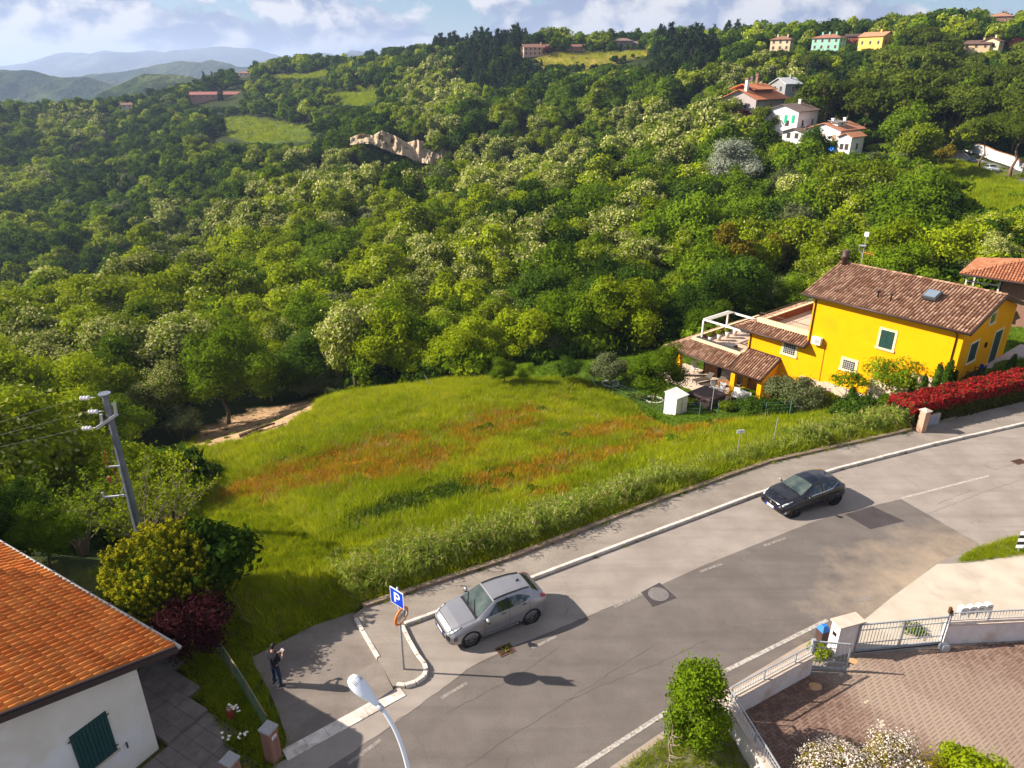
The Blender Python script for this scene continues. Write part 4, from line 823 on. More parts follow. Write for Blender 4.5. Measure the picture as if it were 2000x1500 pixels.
A_OLD = asphalt('asphalt_old', (.235, .200, .174), (.30, .258, .228))
SANDC = (.46, .35, .24); sp_ = at(1790, 1120)
A_NEW = asphalt('asphalt_new', (.120, .102, .092), (.156, .134, .121), (sp_.x+.6, sp_.y-.3, 5.2, 2.4, R(30), SANDC))
A_PARK = asphalt('asphalt_parking', (.15, .125, .108), (.22, .187, .163))
A_WALK = asphalt('asphalt_pavement', (.205, .172, .146), (.275, .235, .20))
A_PATCH = asphalt('asphalt_patch', (.05, .042, .045), (.072, .06, .062), crack=False)
CONC = mat('pale_concrete', (.42, .36, .29), (.5, .43, .35), scale=.9, rough=.95, bump=.3, bscale=30, c3=(.36, .30, .24), s3=.5, spec=.1)
KST = mat('kerb_stone', (.48, .42, .37), (.66, .59, .52), scale=3.0, rough=.9, bump=.4, bscale=18, c3=(.28, .23, .19), s3=1.6, spec=.15)
PAINT = mat('road_paint', (.27, .24, .215), (.165, .14, .125), scale=9, rough=.8, lo=.4, hi=.62, spec=.1)
PAINT2 = mat('road_paint_clean', (.44, .40, .36), (.20, .17, .155), scale=9, rough=.8, lo=.42, hi=.66, spec=.1)
BLACK = mat('black_plastic', (.012, .012, .014), rough=.5); DGREY = mat('dark_grey', (.05, .05, .055), rough=.6)
GALV = mat('galvanised_steel', (.33, .35, .38), (.42, .44, .47), scale=9, rough=.5, metal=.35); WHITE = mat('white_paint', (.75, .73, .70), (.62, .59, .55), scale=3, rough=.6)
def sheet(name, pts, z, m, parent=None, kind='structure', sub=0):
    mb = MB(); P = [Vector((p[0], p[1], z)) for p in pts]; n = len(P); A_ = sum(P[i].x*P[(i+1) % n].y-P[(i+1) % n].x*P[i].y for i in range(n))
    if A_ < 0: P = P[::-1]
    from mathutils.geometry import tessellate_polygon
    tr = tessellate_polygon([P]); mb.add(P, [tuple(t) if (P[t[1]]-P[t[0]]).cross(P[t[2]]-P[t[0]]).z > 0 else tuple(t[::-1]) for t in tr])
    o = link(name, mb.mesh(name, m), parent)
    if parent is None: o['kind'] = kind
    return o
def px(*uv, z=0): return [at(u, v, z)[:2] for u, v in uv]
# the whole carriageway, old pale asphalt
KERB = px((790, 1222), (1040, 1131), (1250, 1052), (1480, 966), (1640, 916), (1820, 870), (2000, 829))+[(42, 41.5), (60, 45.5)]
KERB = [tuple(p) for p in KERB]
sheet('road', px((560, 1482), (775, 1348), (835, 1318), (800, 1240))+KERB+[(60, 30), (30, 12), (12, 8), (2, 6), (-12, 6), (-12, 12)], .0, A_OLD)
# resurfaced lane, darker, 4 mm higher
new = sheet('new_asphalt_lane', px((560, 1560), (640, 1500), (700, 1462), (760, 1420), (855, 1352), (914, 1306), (946, 1288), (1012, 1259), (1100, 1224), (1252, 1160), (1370, 1106), (1490, 1058), (1590, 1018), (1660, 998), (1760, 975), (1835, 1018), (1912, 1062), (1830, 1100), (1740, 1170), (1700, 1200), (1620, 1240), (1430, 1350), (1250, 1460), (1130, 1540), (900, 1700)), .004, A_NEW)
sheet('asphalt_patch', px((1650, 1005), (1704, 989), (1767, 1018), (1700, 1034)), .008, A_PATCH, new)
sheet('asphalt_patch', px((1252, 1157), (1288, 1138), (1322, 1168), (1275, 1186)), .008, A_PATCH, new)
# driveway and dusty shoulder beyond the gate
sheet('gravel_drive', px((1668, 1278), (1670, 1226), (1740, 1168), (1830, 1102), (1890, 1100), (2010, 1082), (2300, 1060), (2300, 1230), (2010, 1205), (1840, 1215), (1832, 1262)), .010, CONC)
sheet('shoulder_strip', px((1190, 1500), (1290, 1432), (1410, 1352), (1560, 1262), (1620, 1232), (1640, 1262), (1585, 1275), (1412, 1372), (1300, 1440), (1260, 1470), (1225, 1500)), .009, mat('dusty_concrete', (.36, .29, .235), (.27, .22, .185), scale=1.2, rough=1, c3=(.48, .37, .26), s3=.6, spec=.05))
# painted lines
lm_ = MB()
def dash(a, b, wd, z=.009, worn=False, nm='lane_dash', par=None):
    a, b = at(*a), at(*b); d = (b-a).normalized(); n = Vector((-d.y, d.x, 0))*wd/2; mb = MB(); mb.quad(*[(p.x, p.y, z) for p in (a-n, b-n, b+n, a+n)]); part(nm, mb, PAINT if worn else PAINT2, par)
marks = link('road_markings', None); marks['kind'] = 'structure'
for a, b in (((862, 1364), (912, 1334)), ((1040, 1266), (1086, 1243)), ((1200, 1186), (1254, 1160)), ((1367, 1117), (1410, 1101)), ((1492, 1066), (1534, 1051)), ((680, 1492), (744, 1445)), ((1672, 1178), (1704, 1162))): dash(a, b, .13, worn=True, par=marks)
dash((1760, 973), (1932, 929), .13, .004, par=marks, nm='edge_line'); dash((1414, 1312), (1616, 1211), .16, .013, par=marks, nm='edge_line'); dash((1120, 1508), (1308, 1387), .16, .013, par=marks, nm='edge_line')
# long cracks and sealed joints in the asphalt
ck = mat('tar_crack', (.075, .06, .055), rough=.9)
def crack(pts, wd, z, parent=marks):
    mb = MB(); P = []; 
    for i in range(len(pts)-1):
        a, b = at(*pts[i]), at(*pts[i+1]); n = max(2, int((b-a).length/.25))
        for j in range(n): P.append(a.lerp(b, j/n)+Vector((random.uniform(-.05, .05), random.uniform(-.05, .05), 0)))
    for a, b in zip(P[:-1], P[1:]):
        d = (b-a).normalized(); n = Vector((-d.y, d.x, 0))*wd*random.uniform(.3, .7); mb.quad(*[(q.x, q.y, z) for q in (a-n, b-n, b+n, a+n)])
    part('crack', mb, ck, parent)
for c_ in ([(905, 1500), (1060, 1400), (1200, 1310), (1290, 1252)], [(700, 1462), (855, 1353), (914, 1307), (1012, 1260), (1100, 1225), (1252, 1161)], [(870, 1395), (1010, 1320), (1100, 1262)], [(1100, 1370), (1300, 1290), (1390, 1245)]): crack(c_, .013, .0075)
for c_ in ([(1780, 1015), (1860, 985), (1925, 960), (2000, 935)], [(1830, 985), (1900, 955)], [(1862, 948), (1912, 965)], [(1900, 900), (1945, 918), (2000, 900)]): crack(c_, .013, .0035)
# ---- raised pavement (12 cm) with its own thickness
GE = [(-5.9, 22.1), (0, 25.2), (7.66, 29.95), (13.94, 33.5), (22.83, 36.95), (27, 38.9), (32.8, 42.0), (42, 45)]
mb = MB(); inner = [tuple(p) for p in px((800, 1236))]+KERB[:-1]
mb.prism([tuple(p)[:2] for p in [(-5.9, 22.1)]+px((690, 1207), (737, 1288), (768, 1345), (792, 1341), (812, 1335), (828, 1324), (832, 1312), (828, 1300), (816, 1284), (800, 1256), (786, 1226), (790, 1222))+KERB[1:8]+GE[::-1][:7]], -.05, .12); struct('pavement', mb, A_WALK)
# sloping asphalt filler down to the parking bay
mb = MB(); ra, rb_, rc2, rd2 = at(741, 1290, .118), at(768, 1346, .118), at(722, 1376, .008), at(672, 1322, .008)
mb.quad(ra, rb_, rc2, rd2); struct('pavement_ramp', mb, A_PARK)
# the parking bay
sheet('parking_bay', px((490, 1285), (612, 1222), (690, 1196), (738, 1288), (770, 1345), (600, 1445), (552, 1478), (560, 1440), (535, 1370)), .005, A_PARK)
ko = link('kerb', None); ko['kind'] = 'structure'
def kerb(pts, wd=.16, L=1.0, z0=-.05, z1=.145, name='kerb_stone', side=1):
    P = [Vector((p[0], p[1], 0)) for p in pts]; segs = []
    for a, b in zip(P[:-1], P[1:]):
        n = max(1, round((b-a).length/L))
        for j in range(n): segs.append((a.lerp(b, j/n), a.lerp(b, (j+1)/n)))
    for a, b in segs:
        d = (b-a).normalized(); nn = Vector((-d.y, d.x, 0)); g = .006; a2 = a+d*g; b2 = b-d*g; zt = z1+random.uniform(-.008, .008); mb = MB(); e = .015
        lo = [a2-nn*wd/2, b2-nn*wd/2, b2+nn*wd/2, a2+nn*wd/2]; hi = [a2-nn*(wd/2-e)+d*e, b2-nn*(wd/2-e)-d*e, b2+nn*(wd/2-e)-d*e, a2+nn*(wd/2-e)+d*e]
        V = [(p.x, p.y, z0) for p in lo]+[(p.x, p.y, zt-e) for p in lo]+[(p.x, p.y, zt) for p in hi]
        mb.add(V, [(0, 1, 5, 4), (1, 2, 6, 5), (2, 3, 7, 6), (3, 0, 4, 7), (4, 5, 9, 8), (5, 6, 10, 9), (6, 7, 11, 10), (7, 4, 8, 11), (8, 9, 10, 11)]); part(name, mb, KST, ko)
kerb(KERB[:8]); 
arc = px((786, 1226), (800, 1256), (816, 1284), (829, 1300), (833, 1312), (829, 1324), (812, 1336), (792, 1342), (775, 1341)); kerb([tuple(p) for p in arc], L=.55)
kerb([tuple(p) for p in px((695, 1212), (740, 1289))], wd=.14, L=.9)
# flush concrete strip at the mouth of the parking bay
for i in range(6):
    a = at(786, 1350).lerp(at(556, 1476), i/6); b = at(786, 1350).lerp(at(556, 1476), (i+.985)/6); d = (b-a).normalized(); n = Vector((-d.y, d.x, 0))*.24; mb = MB()
    mb.prism([(q.x, q.y) for q in (a-n, b-n, b+n, a+n)], -.04, .022+.003*(i % 2)); part('concrete_slab', mb, KST, ko)
# low edging wall between pavement and field
LW = mat('mossy_edging', (.20, .145, .10), (.30, .22, .16), scale=2.5, rough=1, bump=.5, bscale=14, c3=(.10, .10, .04), s3=1.1)
eo = link('edging_wall', None); eo['kind'] = 'structure'
P_ = [Vector((p[0], p[1]+.12, 0)) for p in GE]
for a, b in zip(P_[:-1], P_[1:]):
    n = max(1, round((b-a).length/2.0))
    for j in range(n):
        p, q_ = a.lerp(b, j/n), a.lerp(b, (j+.992)/n); d = (q_-p).normalized(); nn = Vector((-d.y, d.x, 0))*.11; mb = MB(); mb.prism([(r_.x, r_.y) for r_ in (p-nn, q_-nn, q_+nn, p+nn)], -.4, .24+random.uniform(-.015, .015)); part('edging_block', mb, LW, eo)
# ---- drains and manhole
mb = MB(); c = at(1286, 1161); mb.lathe((c.x, c.y, .009), [(.42, 0), (.42, .012), (.36, .014)], 28); mb.lathe((c.x, c.y, .012), [(.30, 0), (.30, .016), (.27, .018)], 20)
solo('manhole_cover', mb, mat('worn_iron', (.13, .115, .11), (.19, .17, .165), scale=14, rough=.7), 'round iron manhole cover in a square of dark fresh asphalt', 'manhole')
def drain(u, v, sx, sy, label, rz, weed):
    c = at(u, v); t = thing('drain_grate', label, 'drain', (c.x, c.y, .0), rz); IR = mat('rusty_iron', (.075, .035, .025), (.12, .06, .04), scale=20, rough=.85)
    mb = MB(); mb.bx(-sx/2, sx/2, -sy/2, sy/2, .0045, .008); part('pit', mb, mat('pit_black', (.008, .006, .005), rough=1), t)
    mb = MB()
    for a, b, c_, d in ((-sx/2, sx/2, -sy/2, -sy/2+.05), (-sx/2, sx/2, sy/2-.05, sy/2), (-sx/2, -sx/2+.05, -sy/2+.05, sy/2-.05), (sx/2-.05, sx/2, -sy/2+.05, sy/2-.05)): mb.bx(a, b, c_, d, .0, .024)
    part('frame', mb, IR, t)
    for i in range(6):
        x = -sx/2+.05+(sx-.1)*(i+.5)/6; mb = MB(); mb.bx(x-.014, x+.014, -sy/2+.05, sy/2-.05, .012, .021); part('bar', mb, IR, t)
    for i in range(2):
        y = -sy/2+sy*(i+1)/3; mb = MB(); mb.bx(-sx/2+.05, sx/2-.05, y-.01, y+.01, .010, .0165); part('cross_bar', mb, IR, t)
    if weed: w_ = link('weed', tuft_mesh('weed', 'grass', 26, .16, .16, .03, 77, .8), t); w_.location.z = .01
drain(987, 1270, .62, .48, 'square rusty drain grate with a green weed growing through, by the silver car', R(30), True)
drain(1990, 902, .75, .42, 'reddish-brown drain grate at the right edge of the road', R(20), False)
# ---- parking sign with the convex mirror below
b_ = at(789, 1307, .12); t = thing('parking_sign', 'blue square parking sign and round orange-rimmed traffic mirror on one grey pole', 'road sign', b_)
mb = MB(); mb.tube([(0, 0, -.1), (0, 0, 3.62)], .038, 10); part('pole', mb, GALV, t, True)
sgn = R(-40); sx = Vector((math.cos(sgn), math.sin(sgn), 0)); nrm = Vector((math.sin(sgn), -math.cos(sgn), 0))
BLUE = mat('sign_blue', (.006, .05, .50), rough=.35); SW = mat('sign_white', (.82, .82, .82), rough=.4)
def panel(mb, c, w_, h_, off, th=.004, mi=0):
    a = Vector(c)+nrm*off; P = [a+sx*(i*w_/2)+Vector((0, 0, j*h_/2)) for i, j in ((-1, -1), (1, -1), (1, 1), (-1, 1))]; mb.slab(*P, th, mi)
mb = MB(); panel(mb, (0, 0, 3.22), .66, .66, .06, .02); part('sign_back', mb, SW, t); mb = MB(); panel(mb, (0, 0, 3.22), .61, .61, .064, .003); part('sign_face', mb, BLUE, t)
def stroke(mb, x0, z0, x1, z1, off=.068): 
    a = nrm*off+Vector((0, 0, 3.22)); P = [a+sx*x+Vector((0, 0, z)) for x, z in ((x0, z0), (x1, z0), (x1, z1), (x0, z1))]; mb.slab(*P, .003)
mb = MB(); stroke(mb, -.13, -.2, -.05, .2)
for k in range(14):   # bowl of the P
    a0 = math.pi/2-math.pi*k/14; a1 = math.pi/2-math.pi*(k+1)/14; ro, ri = .125, .052; o_ = nrm*.068+Vector((0, 0, 3.22)); cx, cz_ = .04, .075
    P = [o_+sx*(cx+r_*math.cos(a_))+Vector((0, 0, cz_+r_*math.sin(a_))) for r_, a_ in ((ri, a0), (ri, a1), (ro, a1), (ro, a0))]; mb.slab(*P, .003)
stroke(mb, -.05, .127, .04, .2); stroke(mb, -.05, -.05, .04, .023); part('letter_p', mb, SW, t)
mr_ = link('mirror', None, t); mr_.location = (0, 0, 2.45); md = Vector((1.0, -.62, -.12)).normalized(); mr_.rotation_euler = md.to_track_quat('Z', 'Y').to_euler()
ORG = mat('orange_plastic', (.72, .17, .02), rough=.45)
mb = MB(); mb.lathe((0, 0, .05), [(.30, 0), (.345, 0), (.355, .04), (.33, .07), (.30, .06)], 32); part('mirror_rim', mb, ORG, mr_, True)
MIR = mat('mirror_glass', (.72, .70, .66), rough=.06, metal=1.0)
mb = MB(); mb.lathe((0, 0, .05), [(.31, .03), (.25, .075), (.18, .10), (.09, .115), (.02, .12)], 32); part('mirror_glass', mb, MIR, mr_, True)
mb = MB(); mb.box((0, 0, -.03), (.12, .12, .08)); part('bracket', mb, GALV, mr_)
# ---- street lamp leaning in from the lower edge
hd = at(722, 1362, 7.5); tp = at(800, 1500, 5.4); base = Vector((tp.x+.10, tp.y-.35, 0)); LW_ = mat('lamp_white', (.72, .75, .80), rough=.35)
t = thing('street_lamp', 'white street lamp with curved arm and rounded hood reaching over the road', 'street lamp', (base.x, base.y, 0)); d = hd-base
B = lambda s_: Vector((0, 0, 5.0)).lerp(Vector((0, 0, 7.75)), s_)*(1-s_)+Vector((d.x*.96, d.y*.96, 7.46))*s_ if False else None
pts = [Vector((0, 0, -.2)), Vector((0, 0, 2.5)), Vector((0, 0, 4.4))]
for k in range(1, 15):
    s_ = k/14; p0 = Vector((0, 0, 4.4)); p1 = Vector((0, 0, 6.9)); p2 = Vector((d.x*.82, d.y*.82, 7.40)); pts.append(p0*(1-s_)**2+p1*2*s_*(1-s_)+p2*s_*s_)
mb = MB(); mb.tube(pts, [.08, .075, .06]+[.055-.001*k*1.2 for k in range(14)], 12); part('pole', mb, LW_, t, True)
hh = link('lamp_head', None, t); hh.location = p2; dr = (Vector((d.x, d.y, 7.52))-p2); hh.rotation_euler = dr.to_track_quat('X', 'Z').to_euler(); Lh = .78
mb = MB(); st = [(-.16, .045, .045), (-.02, .05, .05), (0, .07, .065), (.12, .085, .08), (.3, .15, .12), (.5, .185, .14), (.66, .17, .12), (.76, .11, .08), (.79, .03, .02)]; n = 18; P = []; F = []
for x, ry, rz_ in st:
    for j in range(n): a = 2*math.pi*j/n; zz_ = math.sin(a)*rz_*(1 if math.sin(a) > 0 else .45); P.append((x, math.cos(a)*ry, zz_))
for i in range(len(st)-1):
    for j in range(n): F.append((i*n+j, (i+1)*n+j, (i+1)*n+(j+1) % n, i*n+(j+1) % n))
F.append(tuple(range(n))); F.append(tuple((len(st)-1)*n+j for j in range(n-1, -1, -1))); mb.add(P, F); part('hood', mb, LW_, hh, True)
for i in range(9):
    y = -.11+.0275*i; mb = MB(); zt = .12*math.sqrt(max(0, 1-(y/.19)**2)); mb.bar((.56, y, zt+.008), (.68, y*.9, zt*.86+.006), .008, .008); part('vent_slot', mb, DGREY, hh)
mb = MB(); mb.tube([(-.19, 0, 0), (-.04, 0, 0)], .06, 14); part('collar', mb, mat('lamp_collar', (.5, .52, .56), rough=.4, metal=.4), hh, True)
# ---- low walls, gates, pillar
STUC = mat('stucco_white', (.62, .56, .55), (.70, .65, .63), scale=1.3, rough=.95, bump=.2, bscale=60, c3=(.52, .42, .34), s3=.9, spec=.1); CAP = mat('wall_cap', (.46, .36, .29), (.56, .46, .38), scale=3, rough=.9, bump=.2)
def wall(a, b, h, th, name, label, rail=None, rail_h=.42, z0=-.1, bars=.115):
    a = Vector((a[0], a[1], 0)); b = Vector((b[0], b[1], 0)); L = (b-a).length; rz = math.atan2((b-a).y, (b-a).x); t = thing(name, label, 'wall', (a.x, a.y, 0), rz)
    mb = MB(); mb.bx(0, L, -th/2, th/2, z0, h); part('wall', mb, STUC, t)
    n = max(1, round(L/1.0))
    for i in range(n): mb = MB(); mb.bx(L*i/n+.004, L*(i+1)/n-.004, -th/2-.04, th/2+.04, h+.002, h+.05); part('cap_stone', mb, CAP, t)
    if rail:
        rt = thing('railing', rail, 'railing', (a.x, a.y, h+.05), rz); mb = MB(); mb.bar((.02, 0, rail_h), (L-.02, 0, rail_h), .04, .035); part('top_rail', mb, GALV, rt)
        mb = MB(); mb.bar((.02, 0, .07), (L-.02, 0, .07), .03, .02); part('bottom_rail', mb, GALV, rt); me_ = None
        for k in range(int(L/1.5)+1): x = min(.05+k*1.5, L-.05); mb = MB(); mb.bar((x, 0, 0), (x, 0, rail_h), .035); part('post', mb, GALV, rt)
        k = 0; x = bars
        while x < L:
            if me_ is None: mb = MB(); mb.bar((0, 0, .075), (0, 0, rail_h-.01), .012); me_ = mb.mesh('bar', GALV)
            o = link('bar', me_, rt); o.location.x = x; x += bars
    return t
W1a = at(1418, 1403); W1b = at(1577, 1315)
wall(W1a, W1b, .88, .22, 'low_wall', 'low white rendered wall between the road and the brick-paved yard', 'grey metal railing on the low wall left of the small gate')
w2b = W1a+(at(1490, 1520, .9)-at(1412, 1385, .9)); w2b.z = 0
wall(W1a+Vector((-.02, -.14, 0)), w2b+(w2b-W1a)*.5, .88, .26, 'low_wall', 'low white wall running down from the green tree to the bottom edge', 'grey railing on the wall beside the green tree')
W3a = at(1838, 1254); W3b = at(2000, 1246); W3b = W3a+(W3b-W3a)*2.2
wall(W3a, W3b, .90, .24, 'low_wall', 'low cream-stained white wall right of the sliding gate', 'grey metal railing above the right-hand wall behind the mailboxes')
# pillar
pa = at(1629, 1284); pb = at(1664, 1274); rz = math.atan2((pb-pa).y, (pb-pa).x); t = thing('gate_pillar', 'white rendered pillar with sloping stone cap between the two gates', 'pillar', (pa.x, pa.y, 0), rz); Lp = 1.0
mb = MB(); mb.bx(0, Lp, 0, .42, -.1, 1.36); part('shaft', mb, STUC, t); mb = MB(); mb.bx(-.06, Lp+.06, -.06, .48, 1.363, 1.42); part('cap', mb, CAP, t); mb = MB(); mb.bx(-.012, 0, .12, .3, .85, 1.0); part('doorbell', mb, BLACK, t)
def gate(name, label, a, b, h, rz_add=0, mid=True, nb=22):
    a = Vector((a[0], a[1], 0)); b = Vector((b[0], b[1], 0)); L = (b-a).length; t = thing(name, label, 'gate', (a.x, a.y, 0), math.atan2((b-a).y, (b-a).x)); mb = MB()
    mb.bar((0, 0, h), (L, 0, h), .05); mb.bar((0, 0, .12), (L, 0, .12), .05, .1); mb.bar((0, 0, .06), (0, 0, h+.025), .05); mb.bar((L, 0, .06), (L, 0, h+.025), .05)
    part('frame', mb, GALV, t); mb = MB(); mb.bar((.02, 0, h*.80), (L-.02, 0, h*.80), .025); mb.bar((.02, 0, h*.33), (L-.02, 0, h*.33), .025); part('cross_rail', mb, GALV, t)
    if mid: mb = MB(); mb.bar((L/2, 0, .12), (L/2, 0, h), .045); part('middle_post', mb, GALV, t)
    mb = MB(); mb.bar((0, 0, .14), (0, 0, h-.02), .014); me_ = mb.mesh('bar', GALV)
    for i in range(1, nb): o = link('bar', me_, t); o.location.x = L*i/nb
    return t
g1 = gate('sliding_gate', 'wide grey barred sliding gate between the pillar and the right wall', at(1669, 1275), at(1836, 1259), 1.32, nb=27)
mb = MB(); mb.bx(0, 3.3, -.03, .03, 0, .055); part('bottom_track', mb, DGREY, g1)
gate('small_gate', 'narrow grey barred pedestrian gate left of the white pillar', at(1582, 1307), at(1650, 1313), 1.28, mid=False, nb=9)
p = at(1582, 1308); mb = MB(); mb.box((0, 0, -.05), (.12, .12, 1.45)); solo('gate_post', mb, GALV, 'square grey steel post where the wall railing meets the small gate', 'post', (p.x-.08, p.y, 0))
p = at(1840, 1258); t = thing('gate_post', 'pair of steel guide posts with a brown warning lamp right of the sliding gate', 'post', (p.x, p.y, 0)); mb = MB()
mb.bar((-.07, 0, 0), (-.07, 0, 1.42), .05); mb.bar((.05, .05, 0), (.05, .05, 1.42), .05); mb.bar((-.1, .02, 1.36), (.1, .02, 1.36), .05); part('frame', mb, GALV, t); mb = MB(); mb.box((-.02, .05, 1.42), (.14, .1, .14)); mb.lathe((-.05, .06, 1.56), [(.06, 0), (.07, .06), (.05, .12), (.02, .14)], 10); part('warning_lamp', mb, mat('amber_brown', (.10, .045, .02), rough=.4), t)
p = at(1842, 1270); mb = MB(); mb.box((0, 0, 0), (.30, .24, .20), R(5)); mb.box((0, 0, .2), (.30, .24, .1), R(5), taper=.75); solo('gate_motor', mb, GALV, 'small grey gate motor box on the ground at the end of the sliding gate', 'gate motor', (p.x, p.y, 0))
for i in range(4):
    p = at(1872+i*16.5, 1232-i*2.2); t = thing('mailbox', 'white rounded-top mailbox, %s of four behind the right-hand railing' % ('first', 'second', 'third', 'fourth')[i], 'mailbox', (p.x, p.y+.12, .72), R(4), 'white mailboxes on the railing')
    mb = MB(); P = [(-.13, 0), (.13, 0), (.13, .30), (.08, .345), (0, .36), (-.08, .345), (-.13, .30)]; V = [(x, -.09, z) for x, z in P]+[(x, .09, z) for x, z in P]; mb.add(V, [tuple(range(7)), tuple(range(13, 6, -1))]+[(i_, 7+i_, 7+(i_+1) % 7, (i_+1) % 7) for i_ in range(7)]); part('box', mb, WHITE, t)
    mb = MB(); mb.bx(-.09, .09, -.098, -.091, .20, .225); part('slot', mb, DGREY, t); mb = MB(); mb.bx(-.02, .02, .0, .03, -.72, 0); part('post', mb, GALV, t)
p = at(1607, 1262); t = thing('waste_bin', 'small dark bin with a bright blue lid tucked behind the white pillar', 'bin', (p.x, p.y+.2, 0), R(20)); mb = MB(); mb.box((0, 0, 0), (.34, .30, .62), taper=1.08); part('body', mb, mat('bin_brown', (.07, .04, .035), rough=.6), t); mb = MB(); mb.box((0, 0, .622), (.38, .34, .2), taper=.45); part('lid', mb, mat('bin_blue', (.02, .16, .55), rough=.4), t)
# ================================================================ buildings
def tilemat(name, a, b, c):
    m = bpy.data.materials.new(name); m.use_nodes = True; nt = m.node_tree; bs = nt.nodes['Principled BSDF']; bs.inputs['Roughness'].default_value = .85; bs.inputs['Specular IOR Level'].default_value = .15
    g = nt.nodes.new('ShaderNodeNewGeometry'); oi = nt.nodes.new('ShaderNodeObjectInfo'); ad = nt.nodes.new('ShaderNodeMath'); ad.operation = 'ADD'; nt.links.new(g.outputs['Random Per Island'], ad.inputs[0]); nt.links.new(oi.outputs['Random'], ad.inputs[1])
    fr = nt.nodes.new('ShaderNodeMath'); fr.operation = 'FRACT'; nt.links.new(ad.outputs[0], fr.inputs[0])
    r_ = nt.nodes.new('ShaderNodeValToRGB'); nt.links.new(fr.outputs[0], r_.inputs[0]); e = r_.color_ramp.elements; e[0].color = (*a, 1); e[1].color = (*c, 1); x = e.new(.5); x.color = (*b, 1)
    tcn = nt.nodes.new('ShaderNodeTexCoord'); n = nd(nt, 'ShaderNodeTexNoise', Scale=1.2, Detail=8, Roughness=.7); nt.links.new(g.outputs['Position'], n.inputs[0]); mr = nd(nt, 'ShaderNodeMapRange'); mr.inputs[1].default_value = .3; mr.inputs[2].default_value = .75; mr.inputs[3].default_value = 1.12; mr.inputs[4].default_value = .5; nt.links.new(n.outputs[0], mr.inputs[0])
    vm = nt.nodes.new('ShaderNodeVectorMath'); vm.operation = 'SCALE'; nt.links.new(r_.outputs[0], vm.inputs[0]); nt.links.new(mr.outputs[0], vm.inputs['Scale']); nt.links.new(vm.outputs[0], bs.inputs['Base Color']); return m
T_OR = tilemat('tile_orange', (.55, .15, .028), (.66, .20, .038), (.72, .26, .06)); T_BR = tilemat('tile_brown', (.17, .08, .048), (.30, .165, .105), (.46, .295, .205)); T_TC = tilemat('tile_terracotta', (.32, .12, .06), (.42, .17, .085), (.46, .22, .12))
BASEBR = mat('tile_underlay', (.16, .075, .045), rough=.9); GUT = mat('brown_gutter', (.045, .028, .026), rough=.45)
def one_tile(mb, o, ex, ey, nz, r0, r1, L, lift=.03, seg=5, mi=0):
    """half-round cover tile: o low end centre, ex across, ey up the slope"""
    P = []
    for y, r_, li in ((0, r0, lift), (L, r1, 0.0)):
        for k in range(seg+1):
            a = math.pi*k/seg; P.append(o+ex*(math.cos(a)*r_)+ey*y+nz*(math.sin(a)*r_*.82+li))
    F = [(k, k+seg+1, k+seg+2, k+1) for k in range(seg)]; P += [o+ex*(math.cos(math.pi*k/seg)*r0*.72)+nz*(math.sin(math.pi*k/seg)*r0*.5+lift) for k in range(seg+1)]; b = 2*(seg+1)
    F += [(k, k+1, b+k+1, b+k) for k in range(seg)]; mb.add([tuple(p) for p in P], F, mi)
def tiles(mb, o, x, y, W, L, pitch=.22, row=.36, clip=None, seg=4, jit=.006):
    o, x, y = Vector(o), Vector(x).normalized(), Vector(y).normalized(); nz = x.cross(y).normalized(); nz = nz if nz.z > 0 else -nz; nx = int(W/pitch); ny = int(L/row)+1
    for i in range(nx):
        for j in range(ny):
            cx, cy = (i+.5)*W/nx, j*row
            if cy > L-.1 or (clip and not clip(cx, cy)): continue
            one_tile(mb, o+x*(cx+random.uniform(-jit, jit))+y*cy, x, y, nz, pitch*.36, pitch*.30, min(row*1.12, L-cy), .028, seg)
def ext(mb, prof, x0, x1, mi=0):
    """extrude a (y,z) outline along x"""
    n = len(prof); A_ = sum(prof[i][0]*prof[(i+1) % n][1]-prof[(i+1) % n][0]*prof[i][1] for i in range(n)); prof = prof if A_ > 0 else prof[::-1]
    V = [(x0, y, z) for y, z in prof]+[(x1, y, z) for y, z in prof]; return mb.add(V, [tuple(range(n-1, -1, -1)), tuple(range(n, 2*n))]+[(i, (i+1) % n, n+(i+1) % n, n+i) for i in range(n)], mi)
# ---------------------------------------------------------------- foreground white house
WH = thing('white_house', 'cream-walled house with bright orange tiled roof in the lower left corner', 'house', (-10.28, 16.67, 0), math.atan2(.509, -.861))
SL = .35; cs = 1/math.sqrt(1+SL*SL); ZE = 3.3; YR = 6.2
CREAM = mat('render_cream', (.60, .56, .49), (.68, .64, .57), scale=.7, rough=.95, bump=.12, bscale=70, c3=(.70, .70, .74), s3=.35, spec=.1)
mb = MB(); ext(mb, [(1.1, -.3), (1.1, ZE+.25), (YR, ZE+SL*YR-.22), (2*YR-1.1, ZE+.25), (2*YR-1.1, -.3)], .36, 15); part('wall', mb, CREAM, WH)
rf = link('roof', None, WH)
mb = MB(); mb.slab((0, 0, ZE), (0, YR, ZE+SL*YR), (16, YR, ZE+SL*YR), (16, 0, ZE), -.09); mb.slab((0, 2*YR, ZE), (16, 2*YR, ZE), (16, YR, ZE+SL*YR), (0, YR, ZE+SL*YR), .09); part('roof_deck', mb, mat('tile_channel', (.34, .10, .03), (.26, .07, .025), scale=8, rough=.9), rf)
tms = []
for k in range(3):
    mb = MB(); one_tile(mb, Vector((0, 0, 0)), Vector((1, 0, 0)), Vector((0, cs, SL*cs)), Vector((0, -SL*cs, cs)), .092, .078, .43, .03, 7); tms.append(mb.mesh('roof_tile', T_OR, True))
allt = []
for i in range(56):
    for j in range(17):
        x = .12+i*.235; y = .02+j*.355*cs; z = ZE+.092+SL*y-.012; allt.append((x, y, z))
def t_px(t_):
    w_ = WH_M @ Vector(t_); d = w_.y*_c-(w_.z-H)*_s; return proj(*w_)+(d,)
